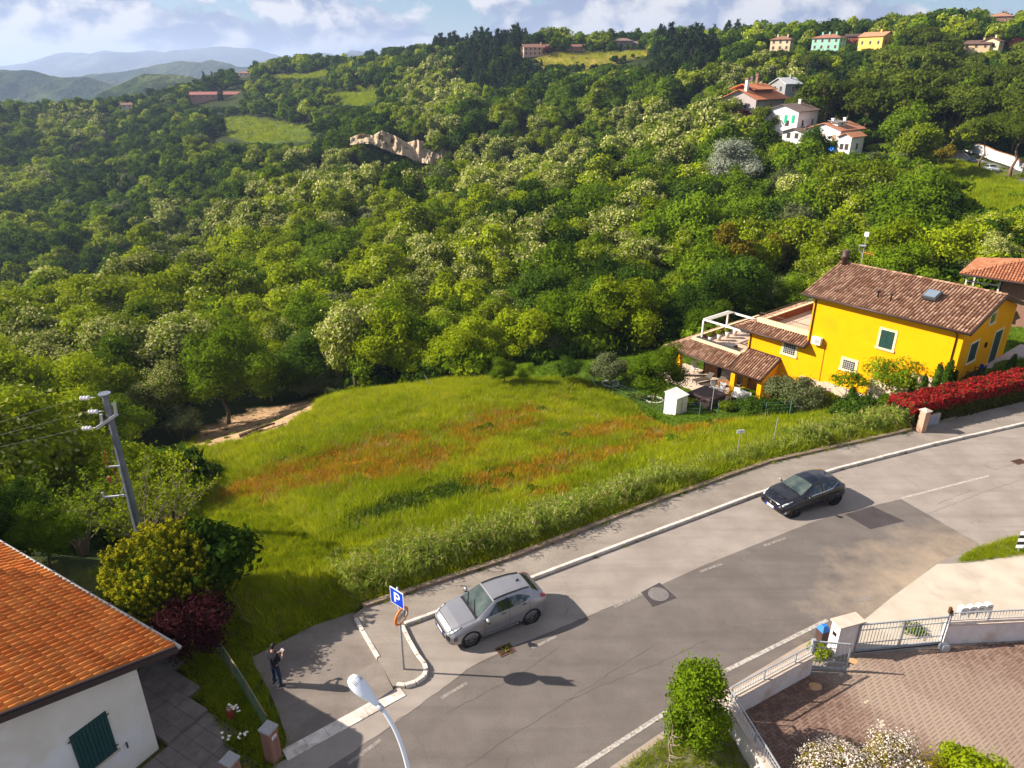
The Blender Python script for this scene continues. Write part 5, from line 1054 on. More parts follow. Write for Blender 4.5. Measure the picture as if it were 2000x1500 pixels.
WH_M = Matrix.Translation((-10.28, 16.67, 0)) @ Matrix.Rotation(math.atan2(.509, -.861), 4, 'Z')
vis = [(t_px(t_), t_) for t_ in allt]; inn = sorted([v for v in vis if -10 < v[0][0] < 2010 and v[0][1] < 1515], key=lambda v: v[0][2]); inn_set = set(v[1] for v in inn[:300])
rest = MB(); EX, EY, NZ = Vector((1, 0, 0)), Vector((0, cs, SL*cs)), Vector((0, -SL*cs, cs))
for t_ in allt:
    j = Vector((random.uniform(-.008, .008), random.uniform(-.012, .012), random.uniform(0, .006)))
    if t_ in inn_set: o = link('roof_tile', tms[0], rf); o.location = Vector(t_)+j; o.rotation_euler.z = random.uniform(-.015, .015)
    else: one_tile(rest, Vector(t_)+j, EX, EY, NZ, .092, .078, .43, .03, 5)
o = part('roof_tiles', rest, T_OR, rf); o['kind'] = 'stuff'
mb = MB(); mb.tube([(-.02, -.09, ZE+.0), (16, -.09, ZE+.0)], .075, 8); part('gutter', mb, mat('zinc_gutter', (.42, .40, .37), (.52, .5, .47), scale=5, rough=.5, metal=.4), WH, True)
for k in range(12): mb = MB(); mb.bx(.3+k*1.1, .34+k*1.1, -.18, .03, ZE+.03, ZE+.085); part('gutter_bracket', mb, GUT, WH)
mb = MB(); mb.slab((-.03, .0, ZE-.10), (-.03, YR, ZE+SL*YR-.10), (-.03, YR, ZE+SL*YR+.09), (-.03, 0, ZE+.09), .04); part('verge_board', mb, GUT, WH); mb = MB(); mb.tube([(.0, .02, ZE+.12), (.0, YR, ZE+SL*YR+.12)], .04, 6); part('verge_flashing', mb, GUT, WH)
mb = MB(); mb.slab((.0, .0, ZE-.03), (.0, YR, ZE+SL*YR-.03), (.4, YR, ZE+SL*YR-.03), (.4, 0, ZE-.03), .03); part('soffit', mb, mat('soffit_wood', (.10, .06, .04), rough=.8), WH)
# shuttered window in the gable wall, two leaves of planks
def pl(u, v, O, dx):
    """meet the pixel ray with the vertical plane through O along horizontal dx -> (s, z)"""
    n = Vector((-dx[1], dx[0])); r_ = ray(u, v); t_ = (O[0]*n.x+O[1]*n.y)/(r_[0]*n.x+r_[1]*n.y); return (r_[0]*t_-O[0])*dx[0]+(r_[1]*t_-O[1])*dx[1], H+r_[2]*t_
O2 = WH_M @ Vector((.36, 0, 0)); fdir = (-.509, -.861); c1 = pl(205, 1392, O2, fdir); c2 = pl(132, 1437, O2, fdir); c3 = pl(160, 1512, O2, fdir); c4 = pl(230, 1465, O2, fdir); y0 = (c1[0]+c4[0])/2; y1 = (c2[0]+c3[0])/2; z1 = (c1[1]+c2[1])/2; z0 = (c3[1]+c4[1])/2
SHUT = mat('shutter_green', (.010, .045, .045), (.016, .062, .060), scale=6, rough=.55)
for s_ in range(2):
    ya, yb = (y0, (y0+y1)/2-.008) if s_ == 0 else ((y0+y1)/2+.008, y1); sh = link('shutter', None, WH); n = 5
    mb = MB(); mb.bx(.325, .35, ya, yb, z0, z1); part('back_board', mb, SHUT, sh)
    for k in range(n): a_, b_ = ya+(yb-ya)*k/n, ya+(yb-ya)*(k+1)/n; mb = MB(); mb.bx(.30, .3245, a_+.008, b_-.008, z0, z1); part('plank', mb, SHUT, sh)
    for zz_ in (z0+.15, z1-.15): mb = MB(); mb.bx(.29, .299, (ya if s_ == 0 else yb)-.05, (ya if s_ == 0 else yb)+.08, zz_, zz_+.05); part('hinge', mb, GUT, sh)
mb = MB(); mb.bx(.27, .36, y0-.06, y1+.06, z0-.07, z0-.004); part('window_sill', mb, CAP, WH)
c5 = pl(247, 1452, O2, fdir); mb = MB(); mb.bar((.35, c5[0], c5[1]+.05), (.22, c5[0]+.05, c5[1]-.05), .05); part('wall_hook', mb, GUT, WH)
# paving slabs beside it
pav = link('paving', None); pav['kind'] = 'structure'; SLB = mat('paving_slab', (.13, .108, .10), (.185, .155, .14), scale=2.4, rough=.95, bump=.35, bscale=40, c3=(.08, .07, .06), s3=.8)
slab_poly = [tuple(at(u, v)[:2]) for u, v in ((262, 1290), (300, 1278), (345, 1290), (372, 1345), (412, 1398), (446, 1432), (520, 1560), (250, 1600))]
for i in range(-10, 8):
    for j in range(-14, 16):
        x0_, y0_ = -.35+i*.5, -.1+j*.5; w_ = WH_M @ Vector((x0_+.25, y0_+.25, 0))
        if (x0_+.5 > .36 and y0_+.5 > 1.1) or not inpoly(np.array([w_.x]), np.array([w_.y]), slab_poly)[0]: continue
        u_, v_ = proj(w_.x, w_.y, 0); up = v_ < 1462-(u_-312)*.72
        zt = .12 if up else .0; mb = MB(); mb.box((w_.x, w_.y, -.1), (.488, .488, zt+.11+random.uniform(-.006, .006)), math.atan2(.509, -.861)); part('slab', mb, SLB, pav)
# ---------------------------------------------------------------- the yellow house
YO = Vector((30.412913-.62443*.5+.78108*.6, 44.475583+.78108*.5+.62443*.6, 0)); YA = 2.2452135; YM = Matrix.Translation(YO) @ Matrix.Rotation(YA, 4, 'Z')
def HL(x, y, z): return YM @ Vector((x, y, z))
YH = thing('yellow_house', 'big bright yellow house with brown tiled roofs and roof terraces', 'house', YO, YA)
YEL = mat('render_yellow', (.78, .345, .003), (.82, .375, .004), scale=.5, rough=.95, bump=.15, bscale=50, spec=.05, c3=(.70, .31, .006), s3=.35); PALE = mat('parapet_pale_yellow', (.66, .53, .33), rough=.9); SUR = mat('window_surround', (.70, .56, .32), (.74, .62, .38), scale=4, rough=.9); STONE = mat('base_trim', (.50, .36, .27), (.62, .48, .38), scale=3, rough=.9)
GLS = mat('dark_glass', (.02, .025, .03), rough=.08, spec=.8); SHG = mat('shutter_dark_green', (.012, .045, .038), (.02, .06, .05), scale=5, rough=.5)
s2 = .32
mb = MB(); ext(mb, [(0, -8), (0, 3.58), (-4.65, 5.06), (-9.3, 3.58), (-9.3, -8)], 0, 10.9); part('main_wall', mb, YEL, YH)
mb = MB(); mb.bx(10.9, 16.15, -9.3, -.002, -8, -.72); part('wing_wall', mb, YEL, YH)
mr2 = link('main_roof', None, YH); yv = 1/math.sqrt(1+s2*s2)
for sg_, nm in ((1, 'front'), (-1, 'rear')):
    y0_ = .6 if sg_ > 0 else -9.9; mb = MB()
    A_, B_, C_, D_ = (-.5, y0_, 3.6), (11.7, y0_, 3.6), (11.7, -4.65, 3.6+5.25*s2), (-.5, -4.65, 3.6+5.25*s2)
    mb.slab(*( (D_, C_, B_, A_) if sg_ > 0 else (A_, B_, C_, D_)), .12); part('roof_deck', mb, BASEBR, mr2)
    mb = MB(); tiles(mb, (-.5, y0_+.0*sg_, 3.605), (1, 0, 0), (0, -sg_*yv, s2*yv), 12.2, 5.25/yv, .225, .38); o = part('roof_tiles', mb, T_BR, mr2); o['kind'] = 'stuff'
for k in range(32): mb = MB(); one_tile(mb, Vector((-.5+k*.382, -4.65, 3.6+5.25*s2+.03)), Vector((0, 1, 0)), Vector((1, 0, 0)), Vector((0, 0, 1)), .12, .10, .42, .02, 5); part('ridge_tile', mb, T_BR, mr2)
mb = MB(); mb.tube([(-.52, .68, 3.56), (11.72, .68, 3.56)], .07, 8); part('gutter', mb, GUT, YH, True)
for sg_ in (1, -1):
    y0_ = .6 if sg_ > 0 else -9.9; mb = MB(); mb.bar((-.53, y0_, 3.53), (-.53, -4.65, 3.53+5.25*s2), .05, .22); part('verge_board', mb, GUT, YH)
    mb = MB(); mb.slab((-.5, y0_, 3.47), (-.5, -4.65, 3.47+5.25*s2), (-.001, -4.65, 3.47+5.25*s2), (-.001, y0_, 3.47), .02*sg_); part('soffit', mb, mat('soffit_pale', (.5, .45, .4), rough=.8), YH)
def pipe(x, z0, z1, y=.06): mb = MB(); mb.tube([(x, .62, 3.5), (x, y, z1), (x, y, z0)] if z1 > 3 else [(x, .55, z1+.25), (x, y, z1), (x, y, z0)], .045, 8); part('downpipe', mb, GUT, YH, True)
pipe(.42, -.6, 3.2); pipe(10.72, -.6, 3.2); pipe(15.95, -3.0, -1.1)
def window(x0, x1, z0, z1, y, kind, fr=.16, side=False):
    w_ = link('window', None, YH)
    def bx(mb, a0, a1, b0, b1, d0, d1): (mb.bx(a0, a1, d0, d1, b0, b1) if not side else mb.bx(d0, d1, a0, a1, b0, b1))
    s_ = 1 if not side else -1; Y = lambda d: y+s_*d
    for a0, a1, b0, b1 in ((x0-fr, x0, z0-fr*.6, z1+fr), (x1, x1+fr, z0-fr*.6, z1+fr), (x0, x1, z1, z1+fr)): mb = MB(); bx(mb, a0, a1, b0, b1, *sorted((Y(.0), Y(.04)))); part('frame', mb, SUR, w_)
    mb = MB(); bx(mb, x0-fr-.04, x1+fr+.04, z0-fr*.6-.06, z0-.002, *sorted((Y(0), Y(.10)))); part('sill', mb, SUR, w_)
    if kind == 'bars':
        mb = MB(); bx(mb, x0, x1, z0, z1, *sorted((Y(.002), Y(.012)))); part('pane', mb, GLS, w_)
        n = 6
        for k in range(1, n): xx = x0+(x1-x0)*k/n; mb = MB(); bx(mb, xx-.008, xx+.008, z0, z1, *sorted((Y(.05), Y(.075)))); part('bar', mb, WHITE, w_)
        for k in range(1, 5): zz_ = z0+(z1-z0)*k/5; mb = MB(); bx(mb, x0, x1, zz_-.008, zz_+.008, *sorted((Y(.076), Y(.09)))); part('cross_bar', mb, WHITE, w_)
    elif kind == 'pane': mb = MB(); bx(mb, x0, x1, z0, z1, *sorted((Y(.002), Y(.015)))); part('pane', mb, GLS, w_)
    else:
        xm = (x0+x1)/2
        for a0, a1 in ((x0+.01, xm-.006), (xm+.006, x1-.01)):
            mb = MB(); bx(mb, a0, a1, z0, z1, *sorted((Y(.002), Y(.03)))); n = int((z1-z0)/.13)
            for k in range(n): zz_ = z0+.05+(z1-z0-.1)*k/n; bx(mb, a0+.05, a1-.05, zz_, zz_+.05, *sorted((Y(.0301), Y(.045))))
            part('shutter', mb, SHG, w_)
window(4.38, 5.38, .85, 2.2, 0, 'shut'); window(6.75, 7.7, -1.62, -.88, 0, 'bars', .2); window(11.75, 12.8, -1.85, -1.0, 0, 'bars', .2)
window(-3.1, -1.75, .75, 2.15, 0, 'shut', .13, True); window(-7.6, -6.2, -.45, 2.05, 0, 'shut', .13, True); window(-5.1, -4.2, 3.15, 3.85, 0, 'pane', .12, True)
mb = MB(); mb.bx(-.12, 0, -4.75, -4.55, 1.3, 1.65); part('wall_lamp', mb, BLACK, YH)
mb = MB(); mb.bx(9.6, 10.35, .05, .42, -.25, .32); mb.lathe((9.9, .421, .04), [(.2, 0), (.2, .012)], 16, 1, 'y'); part('air_conditioner', mb, [WHITE, mat('fan_grille', (.35, .35, .35), rough=.6)], YH)
mb = MB(); mb.tube([(9.35, .03, -.2), (9.3, .03, -3.6)], .02, 6); part('conduit', mb, mat('conduit_ochre', (.35, .18, .02), rough=.8), YH)
for x0_, x1_, za, zb in ((.0, 2.6, -1.5, -.35), (2.6, 5.4, -3.6, -1.7), (5.4, 8.9, -4.6, -3.15), (8.9, 10.9, -6, -3.3)): mb = MB(); mb.bx(x0_, x1_, .002, .07, za-1, zb); part('base_trim', mb, STONE, YH)
# skylight, vents, chimney, antenna on the roof
def rz_(y): return 3.6+(.6-y)*s2
def onroof(name, x0, x1, ya, yb, th, m, z=.03): mb = MB(); mb.slab((x0, yb, rz_(yb)+th+z), (x1, yb, rz_(yb)+th+z), (x1, ya, rz_(ya)+th+z), (x0, ya, rz_(ya)+th+z), th+z) if False else mb.slab((x0, ya, rz_(ya)+th+z), (x0, yb, rz_(yb)+th+z), (x1, yb, rz_(yb)+th+z), (x1, ya, rz_(ya)+th+z), -(th+z) if False else th+z); return mb
skl = link('skylight', None, YH); part('frame', onroof('f', 2.95, 3.95, -2.9, -1.8, .16, None), DGREY, skl); part('pane', onroof('f', 3.05, 3.85, -2.78, -1.92, .19, None), mat('sky_glass', (.35, .42, .5), rough=.1, metal=.6), skl)
for x, y in ((5.6, -.9), (6.6, -1.0)): mb = MB(); mb.lathe((x, y, rz_(y)), [(.06, 0), (.06, .5), (.13, .5), (.10, .62), (.05, .64)], 10); part('roof_vent', mb, GUT, YH, True)
mb = MB(); mb.lathe((11.2, -4.3, rz_(-4.3)-.1), [(.19, 0), (.19, .75), (.26, .78), (.26, .86), (.23, .88), (.30, 1.25), (.27, 1.3)], 14); part('flue', mb, mat('flue_brown', (.07, .04, .035), rough=.5), YH, True)
an = link('antenna', None, YH); bx_ = Vector((10.0, -4.65, 5.3)); mb = MB(); mb.tube([bx_, bx_+Vector((0, 0, 2.6))], .03, 6); part('mast', mb, GALV, an); mb = MB(); mb.box((bx_.x, bx_.y, bx_.z+2.35), (.34, .12, .34)); part('panel', mb, WHITE, an)
mb = MB(); mb.tube([bx_+Vector((0, 0, 1.1)), bx_+Vector((-1.0, .3, 1.1))], .012, 5)
for k in range(6): q_ = bx_+Vector((-.15-.16*k, .05*k, 1.1)); mb.bar(q_+Vector((0, 0, -.14)), q_+Vector((0, 0, .14)), .015)
part('yagi', mb, mat('antenna_orange', (.6, .22, .03), rough=.5), an); mb = MB(); mb.lathe((bx_.x+.15, bx_.y, bx_.z+1.5), [(.16, 0), (.28, .08), (.30, .1)], 12); mb.tube([bx_+Vector((0, 0, .9)), bx_+Vector((.4, 0, 1.2)), bx_+Vector((.4, 0, 1.6))], .02, 5); part('dish', mb, GALV, an)
# wing roof strip, upper terrace
wr = link('wing_roof', None, YH); FLR = mat('terrace_floor', (.46, .34, .26), (.54, .42, .33), scale=1.5, rough=.9); BRN = mat('parapet_brown', (.20, .065, .03), (.15, .05, .025), scale=2, rough=.9)
mb = MB(); mb.slab((10.7, -.55, -.12), (17.2-1.3, -.55, -.12), (17.25, .72, -.62), (10.7, .72, -.62), .10); mb.slab((17.25, .72, -.62), (15.9, -.55, -.12), (15.9, -10, -.12), (17.25, -10, -.62), .10); part('roof_deck', mb, BASEBR, wr)
dn = Vector((0, -1.27, .5)); mb = MB(); tiles(mb, (10.7, .72, -.60), (1, 0, 0), dn, 6.5, 1.36, .225, .38, lambda x, y: x < 6.5-y*.95)
dn2 = Vector((-1.35, 0, .5)); tiles(mb, (17.25, -9.9, -.60), (0, 1, 0), dn2, 10.6, 1.42, .225, .38, lambda x, y: x < 10.6-y*.92); o = part('roof_tiles', mb, T_BR, wr); o['kind'] = 'stuff'
mb = MB(); mb.tube([(10.7, .80, -.66), (17.33, .80, -.66), (17.33, -10, -.66)], .06, 8); part('gutter', mb, GUT, wr, True); mb = MB(); mb.bar((10.68, .75, -.68), (10.68, -.55, -.17), .05, .2); part('verge_board', mb, GUT, wr)
mb = MB(); mb.bx(10.9, 15.9, -.75, -.5, -.7, .30); mb.bx(15.65, 15.9, -9.3, -.75, -.7, .02); part('parapet', mb, PALE, YH); mb = MB(); mb.bx(10.9, 15.65, -9.3, -.75, -.7, -.60); part('terrace_floor', mb, FLR, YH)
mb = MB(); mb.bx(15.55, 15.649, -9.3, -.76, -.6, .02); mb.bx(10.91, 15.5, -9.25, -9.0, -.6, .5); part('inner_wall', mb, BRN, YH)
RAIL = mat('rail_dark_iron', (.10, .06, .04), rough=.6)
def rail(a, b, h, name='railing', par=YH, n=None):
    a, b = Vector(a), Vector(b); L = (b-a).length; n = n or int(L/.16); r_ = link(name, None, par); mb = MB(); mb.bar(a+Vector((0, 0, h)), b+Vector((0, 0, h)), .035); part('top_rail', mb, RAIL, r_)
    mb = MB()
    for k in range(n+1): q_ = a.lerp(b, k/n); mb.bar(q_, q_+Vector((0, 0, h-.01)), .014)
    part('balusters', mb, RAIL, r_)
rail((15.8, -.62, .30), (10.95, -.62, .30), .45); rail((15.8, -9.2, .03), (15.8, -.75, .03), .5, n=9)
# portico roof and lower terrace
pr = link('portico_roof', None, YH); k_ = .48
mb = MB(); mb.slab((12.9, 0, -2.5), (16.15, 0, -2.5), (16.15, 2.6, -3.75), (12.9, 2.6, -3.75), .12); mb.slab((16.15, .95, -2.96), (21.4, .95, -2.96), (23.2, 2.6, -3.75), (16.15, 2.6, -3.75), .12); mb.slab((23.2, 2.6, -3.75), (21.4, .95, -2.96), (21.4, -9.5, -2.96), (23.2, -9.5, -3.75), .12); part('roof_deck', mb, BASEBR, pr)
mb = MB(); sl = Vector((0, -2.6, 1.25)); tiles(mb, (12.9, 2.6, -3.74), (1, 0, 0), sl, 3.25, 2.88, .225, .38); tiles(mb, (16.15, 2.6, -3.74), (1, 0, 0), sl, 7.05, 1.83, .225, .38, lambda x, y: x < 7.05-y*.98)
tiles(mb, (23.2, -9.5, -3.74), (0, 1, 0), Vector((-1.8, 0, .79)), 12.1, 1.96, .225, .38, lambda x, y: x < 12.1-y*.84); o = part('roof_tiles', mb, T_BR, pr); o['kind'] = 'stuff'
mb = MB(); mb.tube([(12.9, 2.68, -3.8), (23.28, 2.68, -3.8), (23.28, -9.5, -3.8)], .06, 8); part('gutter', mb, GUT, pr, True); mb = MB(); mb.bar((12.88, 2.65, -3.80), (12.88, 0, -2.56), .06, .2); mb.bar((16.12, 2.6, -3.60), (16.12, .9, -2.80), .08, .08); mb.bar((12.9, .03, -2.42), (16.1, .03, -2.42), .06, .1); part('flashing', mb, GUT, pr)
mb = MB(); mb.bx(16.15, 21.4, .72, .95, -3.6, -2.72); mb.bx(21.2, 21.4, -9.5, .72, -3.6, -2.72); mb.bx(16.15, 16.35, .0, .72, -3.3, -2.72); part('lower_parapet', mb, PALE, YH)
mb = MB(); mb.bx(16.4, 21.1, .66, .719, -3.3, -2.8); mb.bx(21.14, 21.199, -9.4, .65, -3.3, -2.76); part('inner_wall', mb, BRN, YH); mb = MB(); mb.bx(16.15, 21.2, -9.5, .72, -3.5, -3.3); part('lower_terrace_floor', mb, FLR, YH)
for x, y in ((21.5, 2.25), (15.6, 2.3), (13.25, 1.9), (12.95, 1.2)): mb = MB(); mb.bx(x-.2, x+.2, y-.2, y+.2, -7.2, -3.82); part('portico_column', mb, YEL, YH)
mb = MB(); ext(mb, [(0.002, -7), (2.0, -7) if False else (.0, -6.9), (.0, -2.62), (2.3, -3.72), (2.3, -4.1), (.25, -4.1), (.25, -6.9)], 12.95, 13.15); part('portico_side_wall', mb, YEL, YH)
mb = MB(); mb.bx(13.15, 20.2, -.9, -.62, -7, -3.55); part('portico_back_wall', mb, mat('cream_wall', (.66, .52, .30), rough=.9), YH)
mb = MB(); mb.bx(13.6, 14.4, -.61, -.55, -6.2, -4.2); part('portico_door', mb, SHG, YH)
# pergola on the lower terrace
pg = link('pergola', None, YH); PW = WHITE; a, b, c_, d_ = (20.9, .1), (20.9, -3.6), (17.6, -3.6), (17.6, .1); zt = -1.15
for x, y in (a, b): mb = MB(); mb.bx(x-.07, x+.07, y-.07, y+.07, -3.3, zt); part('post', mb, PW, pg)
for p_, q_ in (((20.9, .1), (20.9, -3.6)), ((20.9, .1), (16.2, .1)), ((20.9, -3.6), (15.9, -3.6))): mb = MB(); mb.bar((p_[0], p_[1], zt+.07), (q_[0], q_[1], zt+.07+.001*abs(p_[1])), .12, .16); part('beam', mb, PW, pg)
mb = MB(); mb.slab((20.75, .0, zt+.20), (20.2, .0, zt+.20), (20.2, -3.5, zt+.20), (20.75, -3.5, zt+.20), .03); part('folded_awning', mb, mat('canvas_grey', (.35, .33, .29), rough=.9), pg)
# things on the terraces
POT = mat('pot_white', (.55, .52, .5), rough=.6); shp = crown_mesh('foliage', 'round', .62, .62, 500, .07, 'yellow', seed=41)
for i, (x, y) in enumerate([(20.3, -.4), (20.2, -1.6), (20.15, -2.8), (20.1, -3.9)]):
    t = thing('potted_plant', 'clipped bush in a tapered white pot, %s along the lower terrace wall' % ('nearest', 'second', 'third', 'farthest')[i], 'plant', HL(x, y, -3.3), 0, 'potted bushes on the lower terrace'); mb = MB(); mb.lathe((0, 0, 0), [(.15, 0), (.24, .62), (.21, .62), (.2, .56)], 12); part('pot', mb, POT, t, True); o = link('foliage', shp, t); o.location.z = .5
def sofa(x, y, w_, d_, label, name='rattan_sofa', back=True):
    t = thing(name, label, 'sofa' if back else 'table', HL(x, y, -3.3), YA, 'dark rattan furniture on the lower terrace'); mb = MB(); mb.bx(-w_/2, w_/2, -d_/2, d_/2, 0, .3); part('base', mb, DGREY, t); mb = MB(); mb.bx(-w_/2+.04, w_/2-.04, -d_/2+.04, d_/2-.04, .302, .40); part('cushion', mb, mat('cushion_grey', (.09, .09, .10), rough=.9), t)
    if back: mb = MB(); mb.bx(-w_/2, w_/2, d_/2-.12, d_/2, .302, .68); part('backrest', mb, DGREY, t)
sofa(20.0, .25, 1.8, .7, 'long dark rattan sofa at the left of the lower terrace'); sofa(18.3, .3, 1.7, .7, 'dark rattan sofa in the middle of the lower terrace'); sofa(17.0, .3, .8, .7, 'dark rattan armchair by the terrace corner'); sofa(18.3, -.75, 1.0, .7, 'low dark rattan table before the sofas', 'rattan_table', False)
# portico floor and its furniture
struct('portico_floor', MB().bx(0, 0, 0, 0, 0, 0) if False else (lambda m_: (setattr(m_, 'M', YM), m_.bx(12.4, 23.0, -.6, 3.9, -7, -6.22), m_)[2])(MB()), mat('portico_paving', (.50, .38, .28), (.58, .46, .36), scale=1.5, rough=.9))
FZ = -6.22
def lounger(x, y, ang, label):
    t = thing('sun_lounger', label, 'sun lounger', HL(x, y, FZ), YA+ang, 'brown sun loungers under the portico'); BR = mat('lounger_brown', (.07, .055, .045), rough=.7); mb = MB(); mb.bx(-.32, .32, -.35, 1.2, .30, .36); part('seat', mb, BR, t); mb = MB(); mb.slab((-.32, -.36, .36), (.32, -.36, .36), (.32, -.85, .85), (-.32, -.85, .85), -.05); part('backrest', mb, BR, t)
    for lx, ly in ((-.28, 1.1), (.28, 1.1), (-.28, -.3), (.28, -.3)): mb = MB(); mb.bx(lx-.025, lx+.025, ly-.025, ly+.025, 0, .298); part('leg', mb, DGREY, t)
lounger(19.0, 1.6, -.25, 'brown sun lounger nearer the left end of the portico'); lounger(17.7, 1.7, -.25, 'brown sun lounger beside the wooden table under the portico')
def chair(x, y, ang, label, m=WHITE, sc=1):
    t = thing('garden_chair', label, 'chair', HL(x, y, FZ), YA+ang, 'white folding chairs under the portico'); t.scale = (sc, sc, sc); mb = MB(); mb.bx(-.25, .25, -.25, .25, .42, .46); part('seat', mb, m, t); mb = MB(); mb.slab((-.25, -.26, .46), (.25, -.26, .46), (.25, -.42, 1.08), (-.25, -.42, 1.08), -.03); part('backrest', mb, m, t)
    for s_ in (-1, 1): mb = MB(); mb.bar((.27*s_, .28, 0), (.27*s_, -.3, .62), .035); mb.bar((.27*s_, -.34, 0), (.27*s_, .2, .62), .035); mb.bar((.27*s_, -.3, .63), (.27*s_, .24, .63), .05, .03); part('side_frame', mb, m, t)
chair(16.3, 2.9, .3, 'white folding chair nearest the hot tub, left of the middle column'); chair(17.1, 2.7, 1.3, 'small white chair between the loungers and the table', sc=.85); chair(16.1, .9, 3.0, 'white chair on the far side of the wooden table')
chair(14.9, 2.9, .3, 'weathered white chair right of the middle column'); chair(14.3, 2.95, .3, 'white chair in the middle of the row right of the column'); chair(13.7, 3.0, .3, 'bright white chair at the right end of the row'); chair(20.9, .6, 1.0, 'white chair at the far left of the portico by the firewood')
t = thing('garden_table', 'wooden table under the portico between white chairs', 'table', HL(16.6, 1.6, FZ), YA); WD = mat('table_wood', (.30, .12, .05), (.38, .17, .07), scale=6, rough=.6); mb = MB(); mb.bx(-.75, .75, -.4, .4, .70, .75); part('tabletop', mb, WD, t)
for lx, ly in ((-.68, -.33), (.68, -.33), (-.68, .33), (.68, .33)): mb = MB(); mb.bx(lx-.035, lx+.035, ly-.035, ly+.035, 0, .699); part('leg', mb, WD, t)
t = thing('covered_grill', 'barbecue under a pale grey fitted cover against the portico wall', 'barbecue', HL(17.6, .1, FZ), YA); mb = MB(); mb.box((0, 0, 0), (1.1, .6, .9)); mb.box((0, 0, .9), (1.1, .6, .3), taper=.6); part('cover', mb, mat('cover_grey', (.40, .38, .36), (.30, .28, .27), scale=5, rough=.8), t)
for i, (x, y, w_, lb) in enumerate([(19.6, -.2, 1.5, 'stack of firewood at the left of the portico wall'), (14.9, -.1, 1.2, 'stack of firewood behind the middle column of the portico')]):
    t = thing('firewood_stack', lb, 'firewood', HL(x, y, FZ), YA); mb = MB(); mb.bx(-w_/2-.05, w_/2+.05, -.3, -.25, 0, 1.9); mb.bx(-w_/2-.05, -w_/2, -.25, .2, 0, 1.9); mb.bx(w_/2, w_/2+.05, -.25, .2, 0, 1.9); part('rack', mb, mat('rack_dark', (.04, .02, .015), rough=.8), t); LG = mat('cut_log', (.55, .30, .12), (.34, .15, .06), scale=9, rough=.9)
    mb = MB()
    for r_ in range(12):
        for c_ in range(int(w_/.13)): mb.tube([(-w_/2+.09+c_*.13+(r_ % 2)*.04, -.24, .08+r_*.115), (-w_/2+.09+c_*.13+(r_ % 2)*.04, .14+random.uniform(-.03, .05), .08+r_*.115)], .052, 6)
    part('logs', mb, LG, t, kind='stuff')
# terrace (patio) by the gable
pt = MB(); pt.M = YM; pt.bx(-6.5, .0, -13, .35, -1.2, -.42); pt.bx(-1.6, -.0, .35, 1.6, -1.2, -.42); struct('patio', pt, mat('patio_boards', (.34, .28, .25), (.44, .37, .33), scale=2, rough=.9, c3=(.26, .2, .18), s3=2))
for k in range(26):
    mb = MB(); mb.M = YM; mb.bx(-6.5, -.03, -12.9+k*.5, -12.9+k*.5+.485, -.418, -.40); part('board', mb, mat('patio_boards', None), bpy.data.objects['patio'])
t = thing('garden_bench', 'dark wooden bench against the yellow gable wall', 'bench', HL(-.55, -2.3, -.4), YA-math.pi/2); DW = mat('bench_wood', (.035, .02, .018), rough=.6)
mb = MB()
for k in range(4): mb.bx(-.7, .7, -.22+k*.12, -.12+k*.12, .42, .45)
part('seat', mb, DW, t); mb = MB()
for k in range(4): mb.bar((-.7, -.27-.03*k, .55+k*.12), (.7, -.27-.03*k, .55+k*.12), .03, .08)
part('backrest', mb, DW, t)
for s_ in (-1, 1): mb = MB(); mb.bar((.72*s_, .28, 0), (.72*s_, .28, .65), .05); mb.bar((.72*s_, -.25, 0), (.72*s_, -.38, .98), .05); mb.bar((.72*s_, -.3, .65), (.72*s_, .3, .65), .05); part('leg', mb, DW, t)
t = thing('blue_bag', 'blue bag hanging at the far end of the dark bench', 'bag', HL(-.5, -3.5, -.4), YA); mb = MB(); mb.box((0, 0, .35), (.28, .2, .45), taper=.7); part('bag', mb, mat('bag_blue', (.01, .03, .30), rough=.6), t)
# ---------------------------------------------------------------- brick house at the right edge
bp0 = atY(1874, 534, 62); _q = at(2000, 553, bp0.z)-bp0; BA = math.atan2(_q.y, _q.x); t = thing('brick_house', 'brick house with terracotta hip roof at the right edge, behind the yellow one', 'house', (bp0.x, bp0.y, bp0.z), BA)
BRK = mat('brick_brown', (.20, .11, .08), (.27, .15, .11), scale=8, rough=.95); mb = MB(); mb.bx(3.2, 16, 1.6, 6.5, -6, -.15); part('wall', mb, BRK, t); rr2 = link('roof', None, t)
def hip(par, x0, x1, y0, y1, z, rise, m, tm, inset=None, pitch=.24, th=.14, tilesides=('f', 'l')):
    w_ = (y1-y0)/2; ins = inset if inset is not None else w_; ym = (y0+y1)/2; A_, B_, C_, D_ = (x0, y0, z), (x1, y0, z), (x1, y1, z), (x0, y1, z); E_, F_ = (x0+ins, ym, z+rise), (x1-ins, ym, z+rise); mb = MB()
    mb.add([A_, B_, C_, D_, E_, F_, (x0, y0, z-th), (x1, y0, z-th), (x1, y1, z-th), (x0, y1, z-th)], [(0, 1, 5, 4), (1, 2, 5), (2, 3, 4, 5), (3, 0, 4), (6, 7, 1, 0), (7, 8, 2, 1), (8, 9, 3, 2), (9, 6, 0, 3), (9, 8, 7, 6)]); part('roof_deck', mb, m, par)
    if tm:
        mb = MB(); L = math.hypot(w_, rise); tiles(mb, (x0, y0, z+.005), (1, 0, 0), (0, w_, rise), x1-x0, L, pitch, .4, lambda x, y: x > y/L*ins and x < (x1-x0)-y/L*ins, 3)
        L2 = math.hypot(ins, rise); tiles(mb, (x0, y0, z+.005), (0, 1, 0), (ins, 0, rise), y1-y0, L2, pitch, .4, lambda x, y: x > y/L2*w_ and x < (y1-y0)-y/L2*w_, 3)
        o = part('roof_tiles', mb, tm, par); o['kind'] = 'stuff'
